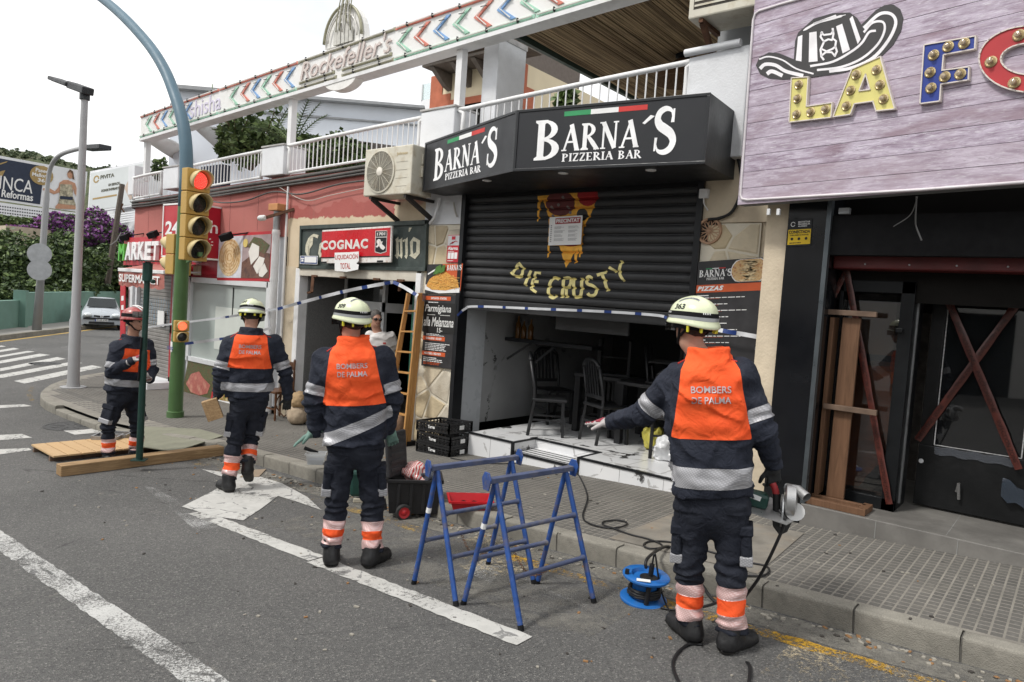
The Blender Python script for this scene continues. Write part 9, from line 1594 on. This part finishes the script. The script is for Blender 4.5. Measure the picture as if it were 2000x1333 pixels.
f2=person('firefighter walking away past the white arrow with a wooden block in his left hand',G(455,958),dict(hip=(486,774),neck=(492,650),head=(492,618,.06),shL=(449,671,.0),elL=(431,728,-.02),wrL=(426,770,.02),haL=(414,792,.04),shR=(537,669,.0),elR=(557,728,-.0),wrR=(562,775,.03),haR=(560,798,.06),hiL=(470,787),hiR=(502,787),knL=(458,868,.0),anL=(446,942,-.05),knR=(491,856,.12),anR=(484,908,.0)),4,8,
    glo=(('black',-1),('black',1)),hel='pale',num=dict(n='350',th=R_(-150),lth=R_(178),logo=[(R_(180),.035,.05,.012)]),s0=.46,band=(.10,.23),bands=(.32,.52,.74,.92),toes=dict(L=((450,966),(424,955),(0,0)),R=((478,925),(488,905),(.16,.03))),headtilt=-.25,otop=.97,curl=(.9,.5),pn=((.8,.5,0),(-.8,.5,0)),seed=8)
f1=person('firefighter in a red and white helmet gripping the green steel prop beside the planks',G(240,902),dict(hip=(243,762),neck=(260,664),head=(264,628,-.05),shL=(230,680,-.10),elL=(216,726,-.14),wrL=(256,706,-.36),haL=(284,692,-.36),shR=(286,676,.10),elR=(297,722,.04),wrR=(292,742,-.14),haR=(283,738,-.28),hiL=(230,778,-.05),hiR=(257,778,.06),knL=(212,835,-.06),anL=(212,890,-.05),knR=(268,833,.08),anR=(264,886,.08)),146,128,
    glo=(('red',1),('red',-1)),hel='red',num=None,s0=.40,band=(.10,.23),bands=(.42,.56,.76,.93),toes=dict(L=((206,896),(226,912),(0,0)),R=((256,893),(292,898),(0,0))),text=False,otop=.84,ow_=.92,curl=(.9,.9),pn=((.2,.6,.1),(-.4,.3,0)),seed=11)
mn=person('grey haired man in sunglasses and a white T-shirt standing in the antique shop doorway',(F(746,800,6.55).x,6.55,zs(-8)),dict(hip=(751,722),neck=(740,650),head=(734,624,-.02),shL=(722,656),elL=(715,690,.05),wrL=(723,718,-.03),haL=(731,730,-.08),shR=(764,656),elR=(777,692,.03),wrR=(757,700,-.16),haR=(743,698,-.22),hiL=(742,730),hiR=(760,730),knL=(739,792),anL=(737,848),knR=(761,792),anR=(763,848)),172,160,uni=False,ground='walk',toes=dict(L=((738,850),(733,860),(0,0)),R=((763,850),(769,860),(0,0))),seed=14)
t,j,h,r=mn;hc,hf=j['head'],np.array(h*math.cos(R_(160))+r*math.sin(R_(160)));hr=np.cross(hf,(0,0,1));mb=MB()
for k in (-1,1):mb.ell(V(hc+hf*.093+hr*k*.032+np.array((0,0,.004))),(.027,.027,.02),10,6);mb.bar(V(hc+hf*.085+hr*k*.06+np.array((0,0,.008))),V(hc+hr*k*.082+np.array((0,0,.008))),.004,.008)
mb.build('sunglasses',M('black_gloss',(.008,.008,.009),.12),t,smooth=True,kind='stuff');MB().obox(V((j['neck']+j['shR'])/2-np.array(h)*.135+np.array((0,0,-.12))),V(r)*.02,V(h)*.004,V((0,0,.012))).build('shirt_print',M('red_ink',(.42,.05,.04),.6),t)
mb=MB();c_=V(j['haR'])+V((0,0,-.02));mb.ell(c_,(.13,.1,.085),12,8);mb.tube(cat3([c_+V((-.1,0,.05)),c_+V((-.02,0,.14)),c_+V((.1,0,.05))],5),.012,6);tag(mb.build('black_bag',M('black_nylon',(.012,.012,.014),.7,0,.3,9,.4,30),smooth='all'),'small black bag held against his side by the man in the white T-shirt','bag')


for o in list(scene.objects):
    if o.parent is not None and o.name.split('.')[0] in ('lettering','small_print','chalk_lettering') and 'stem' not in o and o.parent.get('category') in ('menu','poster','sign','notice','billboard','car'):
        if o.parent.name.split('.')[0] in ('menu_board','alarm_sign','alarm_plate','sealing_notice','billboard','bar_sign'):o['kind'] ='stuff'
